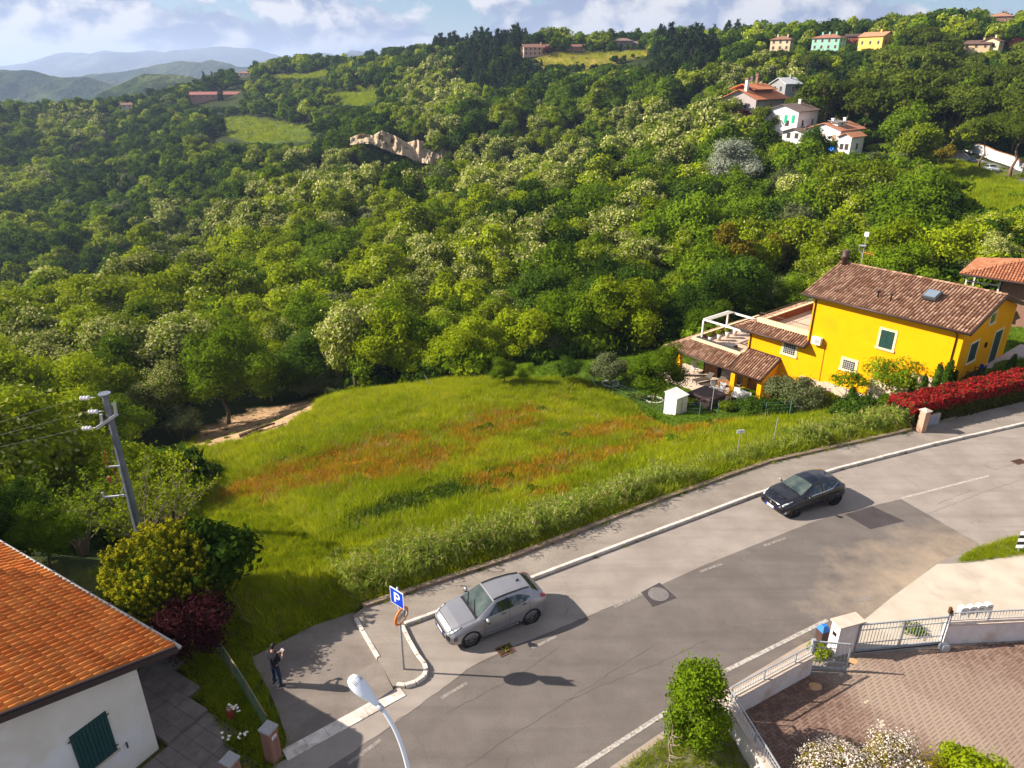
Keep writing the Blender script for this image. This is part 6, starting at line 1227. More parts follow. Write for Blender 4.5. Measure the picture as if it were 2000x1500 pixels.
hip(rr2, 0, 18, 0, 7.5, 0, 1.3, mat('under_tc', (.30, .10, .05), rough=.9), T_TC, 4.5)
mb = MB(); mb.tube([(0, -.05, -.05), (18, -.05, -.05)], .07, 6); part('gutter', mb, GUT, t); mb = MB(); mb.lathe((9, 2.2, .6), [(.13, 0), (.13, .8), (.2, .82), (.2, 1.0)], 10); part('flue', mb, GALV, t)
for x, y in ((.5, .6), (.5, 5), (3.0, .8)): mb = MB(); mb.bx(x, x+.14, y, y+.14, -5, -.15); part('post', mb, mat('post_pale', (.55, .5, .45), rough=.8), t)
mb = MB(); mb.bx(.4, 3.2, 1.0, 6, -5, -2.6); part('balcony', mb, mat('balcony_dark', (.06, .05, .05), rough=.8), t); mb = MB(); mb.bar((.5, .7, -1.6), (3.1, .7, -1.6), .06); mb.bar((.5, .7, -.7), (3.1, .7, -.7), .1); part('balcony_rail', mb, mat('rail_pale', (.5, .5, .5), rough=.7), t)
# ---------------------------------------------------------------- generic far house
def simple_house(name, label, p, w_, d_, h, rz, roof, wc, rc, nw=3, storeys=2, chim=1, rise=None, oh=.5, winc=(.06, .05, .045)):
    t = thing(name, label, 'house', p, rz); wm = mat('wall_%.2f_%.2f_%.2f' % wc, wc, tuple(x*.85 for x in wc), scale=.4, rough=.95); rm = mat('roof_%.2f_%.2f_%.2f' % rc, tuple(x*1.25 for x in rc), tuple(x*.75 for x in rc), scale=2.5, rough=.9, detail=8, bump=.6, bscale=6); rise = rise or min(w_, d_)*.20; mb = MB()
    if roof == 'gable':
        ext(mb, [(0, -6), (0, h), (d_/2, h+rise-.05), (d_, h), (d_, -6)], 0, w_); part('wall', mb, wm, t); mb = MB(); k = rise/(d_/2); zo = h+.06-oh*k
        mb.slab((-oh, d_/2, h+.06+rise), (w_+oh, d_/2, h+.06+rise), (w_+oh, -oh, zo), (-oh, -oh, zo), .16) if False else mb.slab((-oh, -oh, zo), (w_+oh, -oh, zo), (w_+oh, d_/2, h+.06+rise), (-oh, d_/2, h+.06+rise), .16); mb.slab((w_+oh, d_+oh, zo), (-oh, d_+oh, zo), (-oh, d_/2, h+.06+rise), (w_+oh, d_/2, h+.06+rise), .16); part('roof', mb, rm, t)
    else:
        mb.bx(0, w_, 0, d_, -6, h); part('wall', mb, wm, t); hip(link('roof', None, t), -oh, w_+oh, -oh, d_+oh, h+.15, rise, rm, None)
    wn = mat('far_window', winc, rough=.4); sh = mat('far_frame', tuple(min(1, x*1.15) for x in wc), rough=.9)
    for s_ in range(storeys):
        z = h*(s_+.32)/storeys+.1; hh = min(1.3, h/storeys*.5)
        for k in range(nw):
            x = w_*(k+.5)/nw; f = link('window', None, t); mb = MB(); mb.bx(x-.52, x+.52, -.05, -.003, z-.1, z+hh+.1); part('frame', mb, sh, f); mb = MB(); mb.bx(x-.42, x+.42, -.07, -.051, z, z+hh); part('pane', mb, wn, f)
        for y in (d_*.3, d_*.7): mb = MB(); mb.bx(-.05, -.003, y-.42, y+.42, z, z+hh); mb.bx(w_+.003, w_+.05, y-.42, y+.42, z, z+hh); part('side_window', mb, wn, t)
    for k in range(chim): x = w_*(.25+.5*k/max(1, chim-1)) if chim > 1 else w_*.7; mb = MB(); mb.bx(x-.3, x+.3, d_*.4, d_*.4+.6, h+rise*.5, h+rise+.8); mb.bx(x-.4, x+.4, d_*.4-.1, d_*.4+.7, h+rise+.8, h+rise+.95); part('chimney', mb, wm, t)
    return t
for nm, u, v, Y, w_, d_, h, ang, roof, wc, rc, lb, nw, st, ch in FARH:
    p = atY(u, v, Y); p.z = max(p.z, Tz(p.x, p.y)); rz = R(ang)+math.atan2(-p.x, p.y); o_ = Matrix.Rotation(rz, 3, 'Z') @ Vector((-w_/2, -.2, 0)); simple_house(nm, lb, p+o_, w_, d_, h, rz, roof, wc, rc, nw, st, ch)
# porch of the ochre villa, balcony of the cream one
# ---- the mid-distance houses, more carefully
def house_at(nm, lb, u, v, Y, w_, d_, h, ang, roof, wc, rc, **kw):
    p = atY(u, v, Y); rz = R(ang); return simple_house(nm, lb, p, w_, d_, h, rz, roof, wc, rc, **kw), p, rz
def loc(p, rz, x, y, z): return p+Matrix.Rotation(rz, 3, 'Z') @ Vector((x, y, z))
WHT = (.78, .76, .76)
# grey-roofed white house: short end faces left, long gable side right
p = atY(1554, 262, 188); rz = R(48); t = simple_house('white_villa', 'white two-storey house with grey-brown roof and green shutters, washing line at its side', p, 13, 8.5, 5.4, rz-R(0), 'gable', WHT, (.17, .12, .10), nw=2, storeys=1, chim=1, rise=1.5)
FC = mat('shutter_bright_green', (.02, .42, .22), rough=.5)
for k, y in enumerate((1.2, 3.1, 5.0, 6.6)): mb = MB(); mb.bx(-.08, -.051, y-.35, y+.35, 2.6, 4.4); part('shutter', mb, FC if k < 2 else mat('shutter_beige', (.5, .42, .3), rough=.7), t)
p2_ = loc(p, rz, -3.2, -3.0, -1.6); simple_house('annexe', 'low white annexe with grey-brown lean-to roof before the green-shuttered house', p2_, 9.5, 5, 2.4, rz, 'gable', WHT, (.16, .11, .09), nw=1, storeys=1, chim=1, rise=.8)
# white house with the blue awning
p = atY(1634, 303, 176); rz = R(40); t = simple_house('white_villa', 'white house with orange tiled roof, dormers and bright blue awning', p, 11.5, 8.6, 5.6, rz, 'gable', WHT, (.42, .18, .10), nw=1, storeys=1, chim=2, rise=1.4)
BR_ = mat('shutter_tan', (.42, .28, .18), rough=.7)
for y in (1.4, 4.2, 6.2): mb = MB(); mb.bx(-.09, -.052, y-.4, y+.4, 2.9, 4.6); part('shutter', mb, BR_, t)
mb = MB(); mb.bx(-.9, -.052, .3, 8.3, 2.3, 2.45); part('canopy_roof', mb, mat('canopy_orange', (.45, .2, .1), rough=.9), t)
mb = MB(); P = [(-.05-1.4*math.sin(a_), 1.9+.9*(math.cos(a_)-1)) for a_ in [math.pi/2*k/5 for k in range(6)]]
for (xa, za), (xb, zb) in zip(P[:-1], P[1:]): mb.slab((xa, .4, za), (xa, 3.2, za), (xb, 3.2, zb), (xb, .4, zb), .04)
part('blue_awning', mb, mat('awning_blue', (.0, .16, .75), rough=.6), t); mb = MB(); mb.bx(-.12, -.052, 4.4, 6.6, -1, 1.6); part('blue_shade', mb, mat('awning_blue', None), t)
mb = MB(); mb.bx(2.2, 3.6, -.12, -.052, 2.0, 3.8); part('side_shutter', mb, BR_, t); mb = MB(); mb.bx(6.2, 10.8, -.06, -.003, 1.9, 4.4); part('loggia', mb, mat('loggia_shade', (.42, .40, .40), rough=.9), t); mb = MB(); mb.bx(10.6, 11.0, -.3, -.061, -2, 4.5); mb.bx(6.1, 11.0, -.25, -.062, 1.7, 1.9); part('loggia_frame', mb, mat('wall_0.78_0.76_0.76', None), t)
for x in (1.6, 4.0):
    mb = MB(); mb.box((x+1, 2.6, 6.3), (1.5, 1.4, .8)); part('dormer', mb, mat('wall_0.78_0.76_0.76', None), t)
mb = MB(); mb.slab((1.2, 1.6, 7.15), (6.2, 1.6, 7.15), (6.2, 4.3, 7.5), (1.2, 4.3, 7.5), .12); part('dormer_roof', mb, mat('dormer_grey', (.22, .2, .19), rough=.9), t)
p3 = loc(p, rz, -.2, -3.0, -.2); simple_house('annexe', 'lower wing with sloping orange roof on the near side of the blue-awning house', p3, 6.2, 3.0, 4.6, rz, 'gable', WHT, (.45, .19, .10), nw=1, storeys=1, chim=0, rise=.7)
# terracotta-roofed house
p = atY(1474, 222, 222); rz = R(42); t = simple_house('terracotta_house', 'house with two stepped terracotta roofs and tall white chimney on the wooded slope', p, 17, 11, 4.2, rz, 'gable', (.42, .36, .35), (.50, .17, .07), nw=1, storeys=1, chim=0, rise=2.3, oh=1.0)
mb = MB(); ext(mb, [(3.2, 4.5), (3.2, 6.6), (6.5, 7.6), (9.5, 6.6), (9.5, 4.5)], 4, 14); part('upper_wall', mb, mat('brick_far', (.24, .12, .09), rough=.9), t)
mb = MB(); mb.slab((1.6, 2.0, 6.5), (15, 2.0, 6.5), (15, 6.5, 8.0), (1.6, 6.5, 8.0), .2); mb.slab((15, 10.5, 6.5), (1.6, 10.5, 6.5), (1.6, 6.5, 8.0), (15, 6.5, 8.0), .2); part('upper_roof', mb, mat('roof_0.50_0.17_0.07', None), t)
mb = MB(); mb.box((.9, 4.2, 3.5), (1.0, .8, 5.6)); part('chimney', mb, WHITE, t); mb = MB(); mb.box((.9, 4.2, 9.12), (1.3, 1.1, .5)); part('chimney_cap', mb, BRK, t); mb = MB(); mb.box((11, 7, 6.8), (.8, .8, 3.4)); mb.box((11, 7, 10.2), (1.1, 1.1, .5)); part('rear_chimney', mb, BRK, t); mb = MB(); mb.lathe((8, 7, 9.3), [(.1, 0), (.9, .25)], 10, 0, 'y'); part('dish', mb, WHITE, t)
p = atY(1532, 186, 243); simple_house('white_house', 'small house with white-edged mono-pitch roof behind a cypress', p, 7, 6, 3.5, R(30), 'gable', (.3, .3, .3), (.55, .55, .56), nw=1, storeys=1, chim=1, rise=1.6)
# white garden wall and the far road with two cars
def far_z(x, y): return Tz(x, y)
RD = [hitd(u, v) for u, v in ((1790, 282), (1830, 292), (1870, 308), (1920, 325), (1965, 342), (2010, 356), (2100, 385))]
mb = MB()
def ribbon(mb, C_, wd, dz, sub=6):
    pts = []
    for a, b in zip(C_[:-1], C_[1:]):
        for k in range(sub): pts.append(a.lerp(b, k/sub))
    pts.append(C_[-1]); Lp, Rp = [], []
    for i, q_ in enumerate(pts):
        d = (pts[min(i+1, len(pts)-1)]-pts[max(i-1, 0)]); d.z = 0; d.normalize(); n = Vector((-d.y, d.x, 0))*wd/2; z = max(Tz(q_.x, q_.y), Tz(q_.x+n.x, q_.y+n.y), Tz(q_.x-n.x, q_.y-n.y))+dz; Lp.append(q_+n-Vector((0, 0, q_.z))+Vector((0, 0, z))); Rp.append(q_-n-Vector((0, 0, q_.z))+Vector((0, 0, z)))
    for i in range(len(pts)-1): mb.quad(Rp[i], Rp[i+1], Lp[i+1], Lp[i])
    return pts
RP_ = ribbon(mb, RD, 6.5, .12); struct('far_road', mb, mat('far_asphalt', (.11, .10, .11), (.14, .125, .13), scale=.5, rough=.9))
mb = MB(); RE = [q_+Vector((-3.0*(RD[1]-RD[0]).normalized().y*0, 0, 0)) for q_ in RD]
def offs(C_, o_): 
    r_ = []
    for i, q_ in enumerate(C_): d = (C_[min(i+1, len(C_)-1)]-C_[max(i-1, 0)]); d.z = 0; d.normalize(); r_.append(q_+Vector((-d.y, d.x, 0))*o_)
    return r_
m1 = MB(); ribbon(m1, offs(RD, 2.9), .18, .16); ribbon(m1, offs(RD, -2.9), .18, .16); o = part('edge_line', m1, mat('far_line', (.6, .58, .55), rough=.8), bpy.data.objects['far_road'])
wo = offs(RD, 6.0)[:6]; t = thing('garden_wall', 'long white garden wall with terracotta coping along the far road', 'wall', wo[0]); mb = MB(); mc = MB()
pts = []
for a, b in zip(wo[:-1], wo[1:]):
    for k in range(3): pts.append(a.lerp(b, k/3))
pts.append(wo[-1])
for a, b in zip(pts[:-1], pts[1:]):
    za, zb = Tz(a.x, a.y), Tz(b.x, b.y); A0, B0 = Vector((a.x, a.y, za-1))-wo[0], Vector((b.x, b.y, zb-1))-wo[0]; d = (B0-A0); d.z = 0; d.normalize(); n = Vector((-d.y, d.x, 0))*.12; up = Vector((0, 0, 3.1))
    V = [A0-n, B0-n, B0+n, A0+n, A0-n+up, B0-n+up, B0+n+up, A0+n+up]; mb.add([tuple(q_) for q_ in V], [(3, 2, 1, 0), (4, 5, 6, 7), (0, 1, 5, 4), (1, 2, 6, 5), (2, 3, 7, 6), (3, 0, 4, 7)]); mc.bar(A0+up+Vector((0, 0, .06)), B0+up+Vector((0, 0, .06)), .4, .12)
part('wall', mb, mat('wall_white', (.8, .78, .76), rough=.9), t); part('coping', mc, T_TC, t)
# ================================================================ herringbone yard
yard_poly = px((1420, 1404), (1577, 1318), (1655, 1316), (1672, 1284), (1836, 1266), (2010, 1254), (2400, 1230), (2400, 1700), (1450, 1700), (1400, 1560), (1480, 1500))
yard = sheet('yard', yard_poly, .004, mat('paver_joint', (.10, .055, .045), (.15, .09, .07), scale=4, rough=1))
def pavermat(name, ca_1, ca_2):
    m = bpy.data.materials.new(name); m.use_nodes = True; nt = m.node_tree; b = nt.nodes['Principled BSDF']; b.inputs['Roughness'].default_value = .9; b.inputs['Specular IOR Level'].default_value = .15; L = nt.links.new
    g = nt.nodes.new('ShaderNodeNewGeometry'); oi = nt.nodes.new('ShaderNodeObjectInfo'); a = nt.nodes.new('ShaderNodeMath'); a.operation = 'ADD'; L(g.outputs['Random Per Island'], a.inputs[0]); L(oi.outputs['Random'], a.inputs[1]); fr = nt.nodes.new('ShaderNodeMath'); fr.operation = 'FRACT'; L(a.outputs[0], fr.inputs[0])
    mi = nt.nodes.new('ShaderNodeMix'); mi.data_type = 'RGBA'; L(fr.outputs[0], mi.inputs[0]); mi.inputs[6].default_value = (*ca_1, 1); mi.inputs[7].default_value = (*ca_2, 1)
    # pale dust driven over the middle of the yard
    def dust(cx, cy, rx, ry, ang, lo, hi):
        mp_ = nt.nodes.new('ShaderNodeMapping'); mp_.vector_type = 'TEXTURE'; mp_.inputs['Location'].default_value = (cx, cy, 0); mp_.inputs['Rotation'].default_value = (0, 0, ang); mp_.inputs['Scale'].default_value = (rx, ry, 1); L(g.outputs['Position'], mp_.inputs[0])
        s_ = nt.nodes.new('ShaderNodeVectorMath'); s_.operation = 'MULTIPLY'; s_.inputs[1].default_value = (1, 1, 0); L(mp_.outputs[0], s_.inputs[0]); ln = nt.nodes.new('ShaderNodeVectorMath'); ln.operation = 'LENGTH'; L(s_.outputs[0], ln.inputs[0]); n = nd(nt, 'ShaderNodeTexNoise', Scale=.7, Detail=6, Roughness=.6); L(g.outputs['Position'], n.inputs[0])
        q_ = nt.nodes.new('ShaderNodeMath'); q_.operation = 'MULTIPLY_ADD'; q_.inputs[1].default_value = 1.2; L(n.outputs[0], q_.inputs[0]); L(ln.outputs['Value'], q_.inputs[2]); mr = nd(nt, 'ShaderNodeMapRange'); mr.inputs[1].default_value = 1.1; mr.inputs[2].default_value = 1.8; mr.inputs[3].default_value = hi; mr.inputs[4].default_value = lo; L(q_.outputs[0], mr.inputs[0]); return mr.outputs[0]
    c1 = at(1760, 1370); d1 = dust(c1.x, c1.y, 4.8, 1.5, R(-52), 0, .9); c2 = at(1960, 1440); d2 = dust(c2.x, c2.y, 6.5, 3.4, R(-50), 0, .62); ad = nt.nodes.new('ShaderNodeMath'); ad.operation = 'MAXIMUM'; L(d1, ad.inputs[0]); L(d2, ad.inputs[1])
    m2 = nt.nodes.new('ShaderNodeMix'); m2.data_type = 'RGBA'; L(ad.outputs[0], m2.inputs[0]); L(mi.outputs[2], m2.inputs[6]); m2.inputs[7].default_value = (.30, .225, .175, 1); L(m2.outputs[2], b.inputs['Base Color']); return m
PAV = pavermat('paver_clay', (.140, .084, .066), (.215, .142, .110)); yard.data.materials[0] = pavermat('paver_joint_sand', (.085, .05, .042), (.085, .05, .042)); PAVL = mat('paver_pale', (.38, .32, .22), (.46, .4, .3), scale=8, rough=.9)
Lp_, Wp_ = .215, .1075; ang = R(30+2); ca_, sa_ = math.cos(ang), math.sin(ang); g_ = .008
def paver_vs(cx, cy, hor, z):
    a, b = (Lp_, Wp_) if hor else (Wp_, Lp_); a -= g_; b -= g_; P = []
    for zz_, e in ((.0, 0), (z-.006, 0), (z, .006)):
        for sx_, sy_ in ((-1, -1), (1, -1), (1, 1), (-1, 1)): x, y = sx_*(a/2-e), sy_*(b/2-e); P.append((x*ca_-y*sa_, x*sa_+y*ca_, zz_))
    return P
PF = [(0, 1, 5, 4), (1, 2, 6, 5), (2, 3, 7, 6), (3, 0, 4, 7), (4, 5, 9, 8), (5, 6, 10, 9), (6, 7, 11, 10), (7, 4, 8, 11), (8, 9, 10, 11)]
pm = []
for hor in (True, False): mb = MB(); mb.add(paver_vs(0, 0, hor, .035), PF); pm.append(mb.mesh('paver', PAV))
cands = []; o_ = at(1550, 1400)
yp = np.array([tuple(q_) for q_ in yard_poly])
W_ = Wp_
for n_ in range(-100, 160):         # steps along the (1,1) diagonal
    for m_ in range(-60, 80):       # rows offset by 4 widths across
        for hor in (True, False):
            if hor: x, y = (n_+4*m_)*W_+W_, n_*W_+W_/2
            else: x, y = (n_+4*m_)*W_+W_*2.5, n_*W_
            cands.append((x, y, hor))
cn = np.array([(a, b) for a, b, _ in cands]); wx = o_.x+cn[:, 0]*ca_-cn[:, 1]*sa_; wy = o_.y+cn[:, 0]*sa_+cn[:, 1]*ca_
mu, mv = proj(wx, wy, 0); ok = inpoly(wx, wy, yard_poly) & (mu < 2060) & (mv < 1560) & (mu > 1380)
lst = [(wx[k], wy[k], cands[k][2], mu[k], mv[k]) for k in np.where(ok)[0]]; lst.sort(key=lambda a: a[1]-.0*a[0])
inf = [a for a in lst if a[4] < 1500 and a[3] < 2000]; others = [a for a in lst if not (a[4] < 1500 and a[3] < 2000)]
LINES = [((1640, 1312), (1790, 1500)), ((1880, 1290), (1980, 1500))]
rest = MB(); pale = MB()
for k, (x, y, hor, u, v) in enumerate(inf+others):
    z = random.uniform(-.004, .004); isp = False
    for (ua, va), (ub, vb) in LINES:
        t_ = (v-va)/(vb-va)
        if 0 < t_ < 1 and abs(u-(ua+(ub-ua)*t_)) < 4.5 and int(v/26) % 2 == 0 and hor: isp = True
    if k < 300 and not isp: o = link('paver', pm[0 if hor else 1], yard); o.location = (x, y, z)
    else: (pale if isp else rest).add([(a+x, b+y, c+z) for a, b, c in paver_vs(0, 0, hor, .035)], PF)
o = part('pavers', rest, PAV, yard); o['kind'] = 'stuff'
if pale.v: part('pale_marker_pavers', pale, PAVL, yard, kind='stuff')
print('pavers', len(lst))
# sand spots on the yard
for u, v, r_ in ((1592, 1343, .20), (1665, 1292, .16)):
    p = at(u, v); q_ = [(p.x+math.cos(a)*r_*random.uniform(.7, 1.2)*1.3, p.y+math.sin(a)*r_*random.uniform(.7, 1.1)) for a in np.linspace(0, 6.28, 14)[:-1]]; sheet('sand_spill', q_, .041, mat('sand', (.5, .3, .14), (.42, .26, .14), scale=9, rough=1))
# ================================================================ near plants
def bush(name, label, p, kind, h, wd, n, size, lm, flower=None, ff=0, seed=0, trunk=None, cat='bush', group=None, rnd=.6, corek=.55, limbs=5):
    t = thing(name, label, cat, p, random.uniform(0, 6.28), group); cm = crown_mesh('crown', kind, h, wd, n, size, lm, flower, ff, seed, rnd=rnd); link('crown', cm, t)
    if corek: mb = MB(); core_add(mb, kind, h, wd, seed, 0, corek); part('inner_foliage', mb, LM[lm], t)
    mb = MB(); trunk_mb(h, wd, trunk or .06, seed, limbs=limbs, mb=mb); part('trunk', mb, BARK, t, True); return t
def hz_at(u, v): return hitd(u, v)
# golden thuja: dome of upright plumes
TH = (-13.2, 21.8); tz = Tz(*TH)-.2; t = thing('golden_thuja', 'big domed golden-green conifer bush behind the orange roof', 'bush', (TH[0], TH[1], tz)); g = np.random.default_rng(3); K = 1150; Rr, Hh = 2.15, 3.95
ph = np.arccos(1-g.random(K)*1.08); th = g.uniform(0, 6.28, K); Dn = np.stack([np.sin(ph)*np.cos(th), np.sin(ph)*np.sin(th), np.cos(ph)], 1); lump = 1+.07*np.sin(th*5+ph*4)+.06*g.normal(0, 1, K)
Pc = Dn*np.array([Rr, Rr, Hh*.62])*lump[:, None]+np.array([0, 0, Hh*.38]); Vs = []; mi = []
Cc, Dd, tipm = [], [], []
for i in range(K):
    m_ = 42; up = np.array([0, 0, 1.0])*.75+Dn[i]*.6; up /= np.linalg.norm(up); s_ = g.random(m_); off = g.normal(0, 1, (m_, 3))*.075*(1.25-s_)[:, None]; q_ = Pc[i]+up*(s_[:, None]-.5)*.42+off; Cc.append(q_); dd_ = off/.08+up*.6; Dd.append(dd_/(np.linalg.norm(dd_, axis=1)[:, None]+1e-9)); tipm.append((s_ > .74) & (Dn[i][2] > -.1))
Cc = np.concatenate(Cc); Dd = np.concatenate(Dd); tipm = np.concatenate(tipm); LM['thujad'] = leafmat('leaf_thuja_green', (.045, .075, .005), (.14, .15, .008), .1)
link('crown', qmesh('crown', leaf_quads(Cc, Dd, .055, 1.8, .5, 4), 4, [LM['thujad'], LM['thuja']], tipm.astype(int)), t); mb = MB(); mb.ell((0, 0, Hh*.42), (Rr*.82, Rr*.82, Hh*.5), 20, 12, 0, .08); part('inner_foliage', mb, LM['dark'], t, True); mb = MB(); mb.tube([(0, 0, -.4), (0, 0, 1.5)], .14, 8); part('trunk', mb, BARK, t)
p = hz_at(432, 1180); bush('fig_bush', 'dark green broad-leaved bush to the right of the golden conifer', p, 'broad', 3.8, 3.4, 3000, .20, 'dark', seed=21, corek=.4, rnd=.8)
p = at(388, 1275); bush('plum_bush', 'dark red-leaved shrub under the corner of the orange roof', (p.x, p.y, -.1), 'round', 3.0, 3.0, 8000, .08, 'plum', seed=22, corek=.5)
p = at(330, 1270); bush('plum_bush', 'small dark red shrub squeezed between gutter and golden conifer', (p.x+.3, p.y+.9, -.1), 'round', 1.9, 1.8, 2600, .085, 'plum', seed=23, corek=.4)
p = at(1352, 1462); bush('green_shrub', 'vivid green tree-like shrub at the corner of the low walls', (p.x, p.y, 0), 'column', 3.2, 2.9, 11000, .065, 'green', seed=24, trunk=.06, corek=.45, rnd=.9)
p = at(1600, 1298); bush('yellow_green_bush', 'small yellow-green bush between small gate and white pillar', (11.05, 19.55, 0), 'round', .75, .85, 1300, .055, 'yellow', seed=25)
p = at(1835, 1238); bush('ground_creeper', 'low weed strip sprouting behind the sliding gate', (15.3, 20.95, 0), 'round', .28, .9, 260, .07, 'green', seed=26, corek=0)
p = at(1700, 1560); t = bush('flowering_shrub', 'white-and-pink blossoming shrub along the bottom edge of the yard', (p.x-.9, p.y+.1, .05), 'round', 1.7, 2.6, 12000, .042, 'ochre', 'white', .7, seed=27, corek=.4); t.rotation_euler.z = 0
t = bush('flowering_shrub', 'second mound of white blossom joining the bottom-edge shrub', (p.x+.75, p.y+.15, .05), 'round', 1.8, 2.7, 12500, .042, 'ochre', 'white', .68, seed=28, corek=.4)
p = at(1870, 1570); bush('evergreen_shrub', 'yellow-green leafy shrub at the bottom right beside the blossom', (p.x+.25, p.y+.1, .05), 'round', 1.75, 2.3, 8000, .06, 'yellow', seed=29, corek=.5)
# bare sapling on the grass
p = at(1302, 1500); t = thing('bare_sapling', 'thin leafless sapling on the grass at the bottom edge', 'tree', (p.x, p.y-.1, 0)); mb = MB(); g2 = random.Random(5)
mb.tube([(0, 0, -.1), (.05, .02, .5), (-.04, .05, 1.05), (.03, .02, 1.7)], [.03, .026, .02, .008], 6)
for k in range(13): z = g2.uniform(.35, 1.55); a = g2.uniform(0, 6.28); L = g2.uniform(.25, .55); mb.tube([(0, 0, z), (math.cos(a)*L*.6, math.sin(a)*L*.6, z+.06), (math.cos(a)*L, math.sin(a)*L, z+.25)], [.014, .009, .004], 5)
part('branches', mb, mat('dead_bark', (.20, .14, .10), (.3, .24, .19), scale=12, rough=.9), t, True)
# sprawling half-bare bush by the pole
def brush(name, label, p, h, n, seed, leafk, lm, spread=.8, bark=None):
    g = random.Random(seed); t = thing(name, label, 'bush', p); mb = MB(); pts_ = []
    for i in range(n):
        a = g.uniform(0, 6.28); sp = g.uniform(.15, spread); L = h*g.uniform(.6, 1.1); q_ = [Vector((math.cos(a)*.15, math.sin(a)*.15, -.2))]
        for k in range(1, 5): f = k/4; q_.append(Vector((math.cos(a)*sp*L*f**1.3+g.uniform(-.1, .1), math.sin(a)*sp*L*f**1.3+g.uniform(-.1, .1), L*(f*(1.15-.3*sp*f)))))
        mb.tube(q_, [.035, .028, .02, .013, .005], 4, cap=False)
        for j in range(6): f = g.uniform(.4, 1); b = q_[2].lerp(q_[4], f); e = b+Vector((g.uniform(-.5, .5), g.uniform(-.5, .5), g.uniform(.1, .5))); mb.tube([b, e], [.01, .004], 4, cap=False); pts_ += [e, b.lerp(e, .5)]
    part('branches', mb, bark or mat('grey_bark', (.17, .13, .10), (.26, .21, .17), scale=12, rough=.9), t)
    if leafk:
        gg = np.random.default_rng(seed); P_ = np.array([tuple(q_) for q_ in pts_]); ix = gg.integers(0, len(P_), leafk); C_ = P_[ix]+gg.normal(0, .13, (leafk, 3)); D_ = gg.normal(0, 1, (leafk, 3)); D_[:, 2] += .8; D_ /= np.linalg.norm(D_, axis=1)[:, None]; link('foliage', qmesh('foliage', leaf_quads(C_, D_, .11, 1.5, .4, seed), 4, [LM[lm]]), t)
    return t
brush('willow_bush', 'sprawling half-bare bush with thin upright branches beneath the utility pole', hz_at(285, 1075), 4.6, 46, 31, 2600, 'yellow', .85)
brush('willow_bush', 'second sparse bush with fresh leaves, left of the pole foot', hz_at(165, 1085), 4.2, 34, 32, 2600, 'green', .8)
brush('willow_bush', 'grey leafless thicket behind the pole at mid height', hz_at(265, 985), 3.4, 34, 33, 300, 'green', .8)
brush('willow_bush', 'sparse yellow-green bush right of the pole, over the field edge', hz_at(345, 1040), 3.6, 30, 34, 1500, 'yellow', .9)
brush('willow_bush', 'dry grey brush at the left edge below the locust tree', hz_at(75, 1035), 2.6, 30, 35, 250, 'green', .9)
# ---- grass around the parking bay, the bin corner and the mound
def grass_patch(name, poly_px, n, label, lo=.35, hi=.8, kinds=(0, 1, 2), z=None, k=None):
    P_ = sample_poly([at(u, v)[:2] for u, v in poly_px], n) if z is None else sample_poly(poly_px, n); zz_ = T(P_[:, 0], P_[:, 1]); zz_ = np.maximum(zz_, -.06); scatter(name, np.stack([P_[:, 0], P_[:, 1], zz_], 1), RNG.uniform(0, 6.28, n), RNG.uniform(lo, hi, n), RNG.choice(kinds, n), gs, label)
gs.append(tuft_mesh('tuft', 'lawn', 18, .14, .24, .03, 9, .5)); gs.append(tuft_mesh('tuft', 'lawn', 18, .18, .24, .03, 10, .5))
grass_patch('shaded_grass', [(180, 1120), (430, 1000), (560, 1010), (690, 1120), (712, 1175), (690, 1192), (612, 1218), (488, 1282), (530, 1370), (560, 1450), (548, 1485), (440, 1400), (395, 1330), (350, 1255)], 9000, 'deep green grass in the shade beside the parking bay', .3, .75, (0, 1, 2, 9, 8))
grass_patch('garden_verge', [(345, 1290), (400, 1265), (430, 1300), (530, 1420), (545, 1470), (520, 1560), (480, 1560), (440, 1430), (410, 1395), (372, 1350)], 2600, 'rough garden grass and herbs inside the wire fence', .25, .6, (0, 2, 6, 8, 9))
grass_patch('corner_grass', [(1200, 1512), (1262, 1462), (1312, 1432), (1412, 1398), (1470, 1500), (1480, 1560), (1200, 1560)], 2600, 'sunlit grass below the green shrub', .2, .5, (0, 1, 2, 9))
grass_patch('roadside_grass', [(1868, 1098), (1905, 1070), (1960, 1055), (2010, 1042), (2120, 1020), (2120, 1085), (2010, 1082), (1930, 1092)], 2600, 'grassy roadside mound at the right edge', .2, .55, (0, 2, 3, 1))
lw = sample_poly(GARDEN, 15000); hx = [(HL(a, b, 0).x, HL(a, b, 0).y) for a, b in ((-1, 1), (23.3, 1), (23.3, 4), (12, 4), (12, -10), (-1, -10))]
km = ~inpoly(lw[:, 0], lw[:, 1], hx); lw = lw[km]; scatter('garden_lawn', np.stack([lw[:, 0], lw[:, 1], T(lw[:, 0], lw[:, 1])], 1), RNG.uniform(0, 6.28, len(lw)), RNG.uniform(.6, 1.3, len(lw)), RNG.choice([8, 9], len(lw)), gs, 'mown green lawn around the yellow house')
tw = [(p+nrm*random.uniform(-.35, .1)) for p, nrm, t_ in along_edge(0.02, .8, 260)]; tw = np.array(tw)
scatter('pavement_weeds', np.stack([tw[:, 0], tw[:, 1], np.full(len(tw), .11)], 1), RNG.uniform(0, 6.28, len(tw)), RNG.uniform(.2, .5, len(tw)), RNG.choice([0, 2, 6], len(tw)), gs, 'small weeds creeping over the pavement edge')
kw = [Vector((a[0], a[1], 0)).lerp(Vector((b[0], b[1], 0)), random.random()) for a, b in zip(KERB[:6], KERB[1:7]) for _ in range(9)]; kw += [at(1600+random.gauss(0, 14), 934+random.gauss(0, 4)) for _ in range(24)]
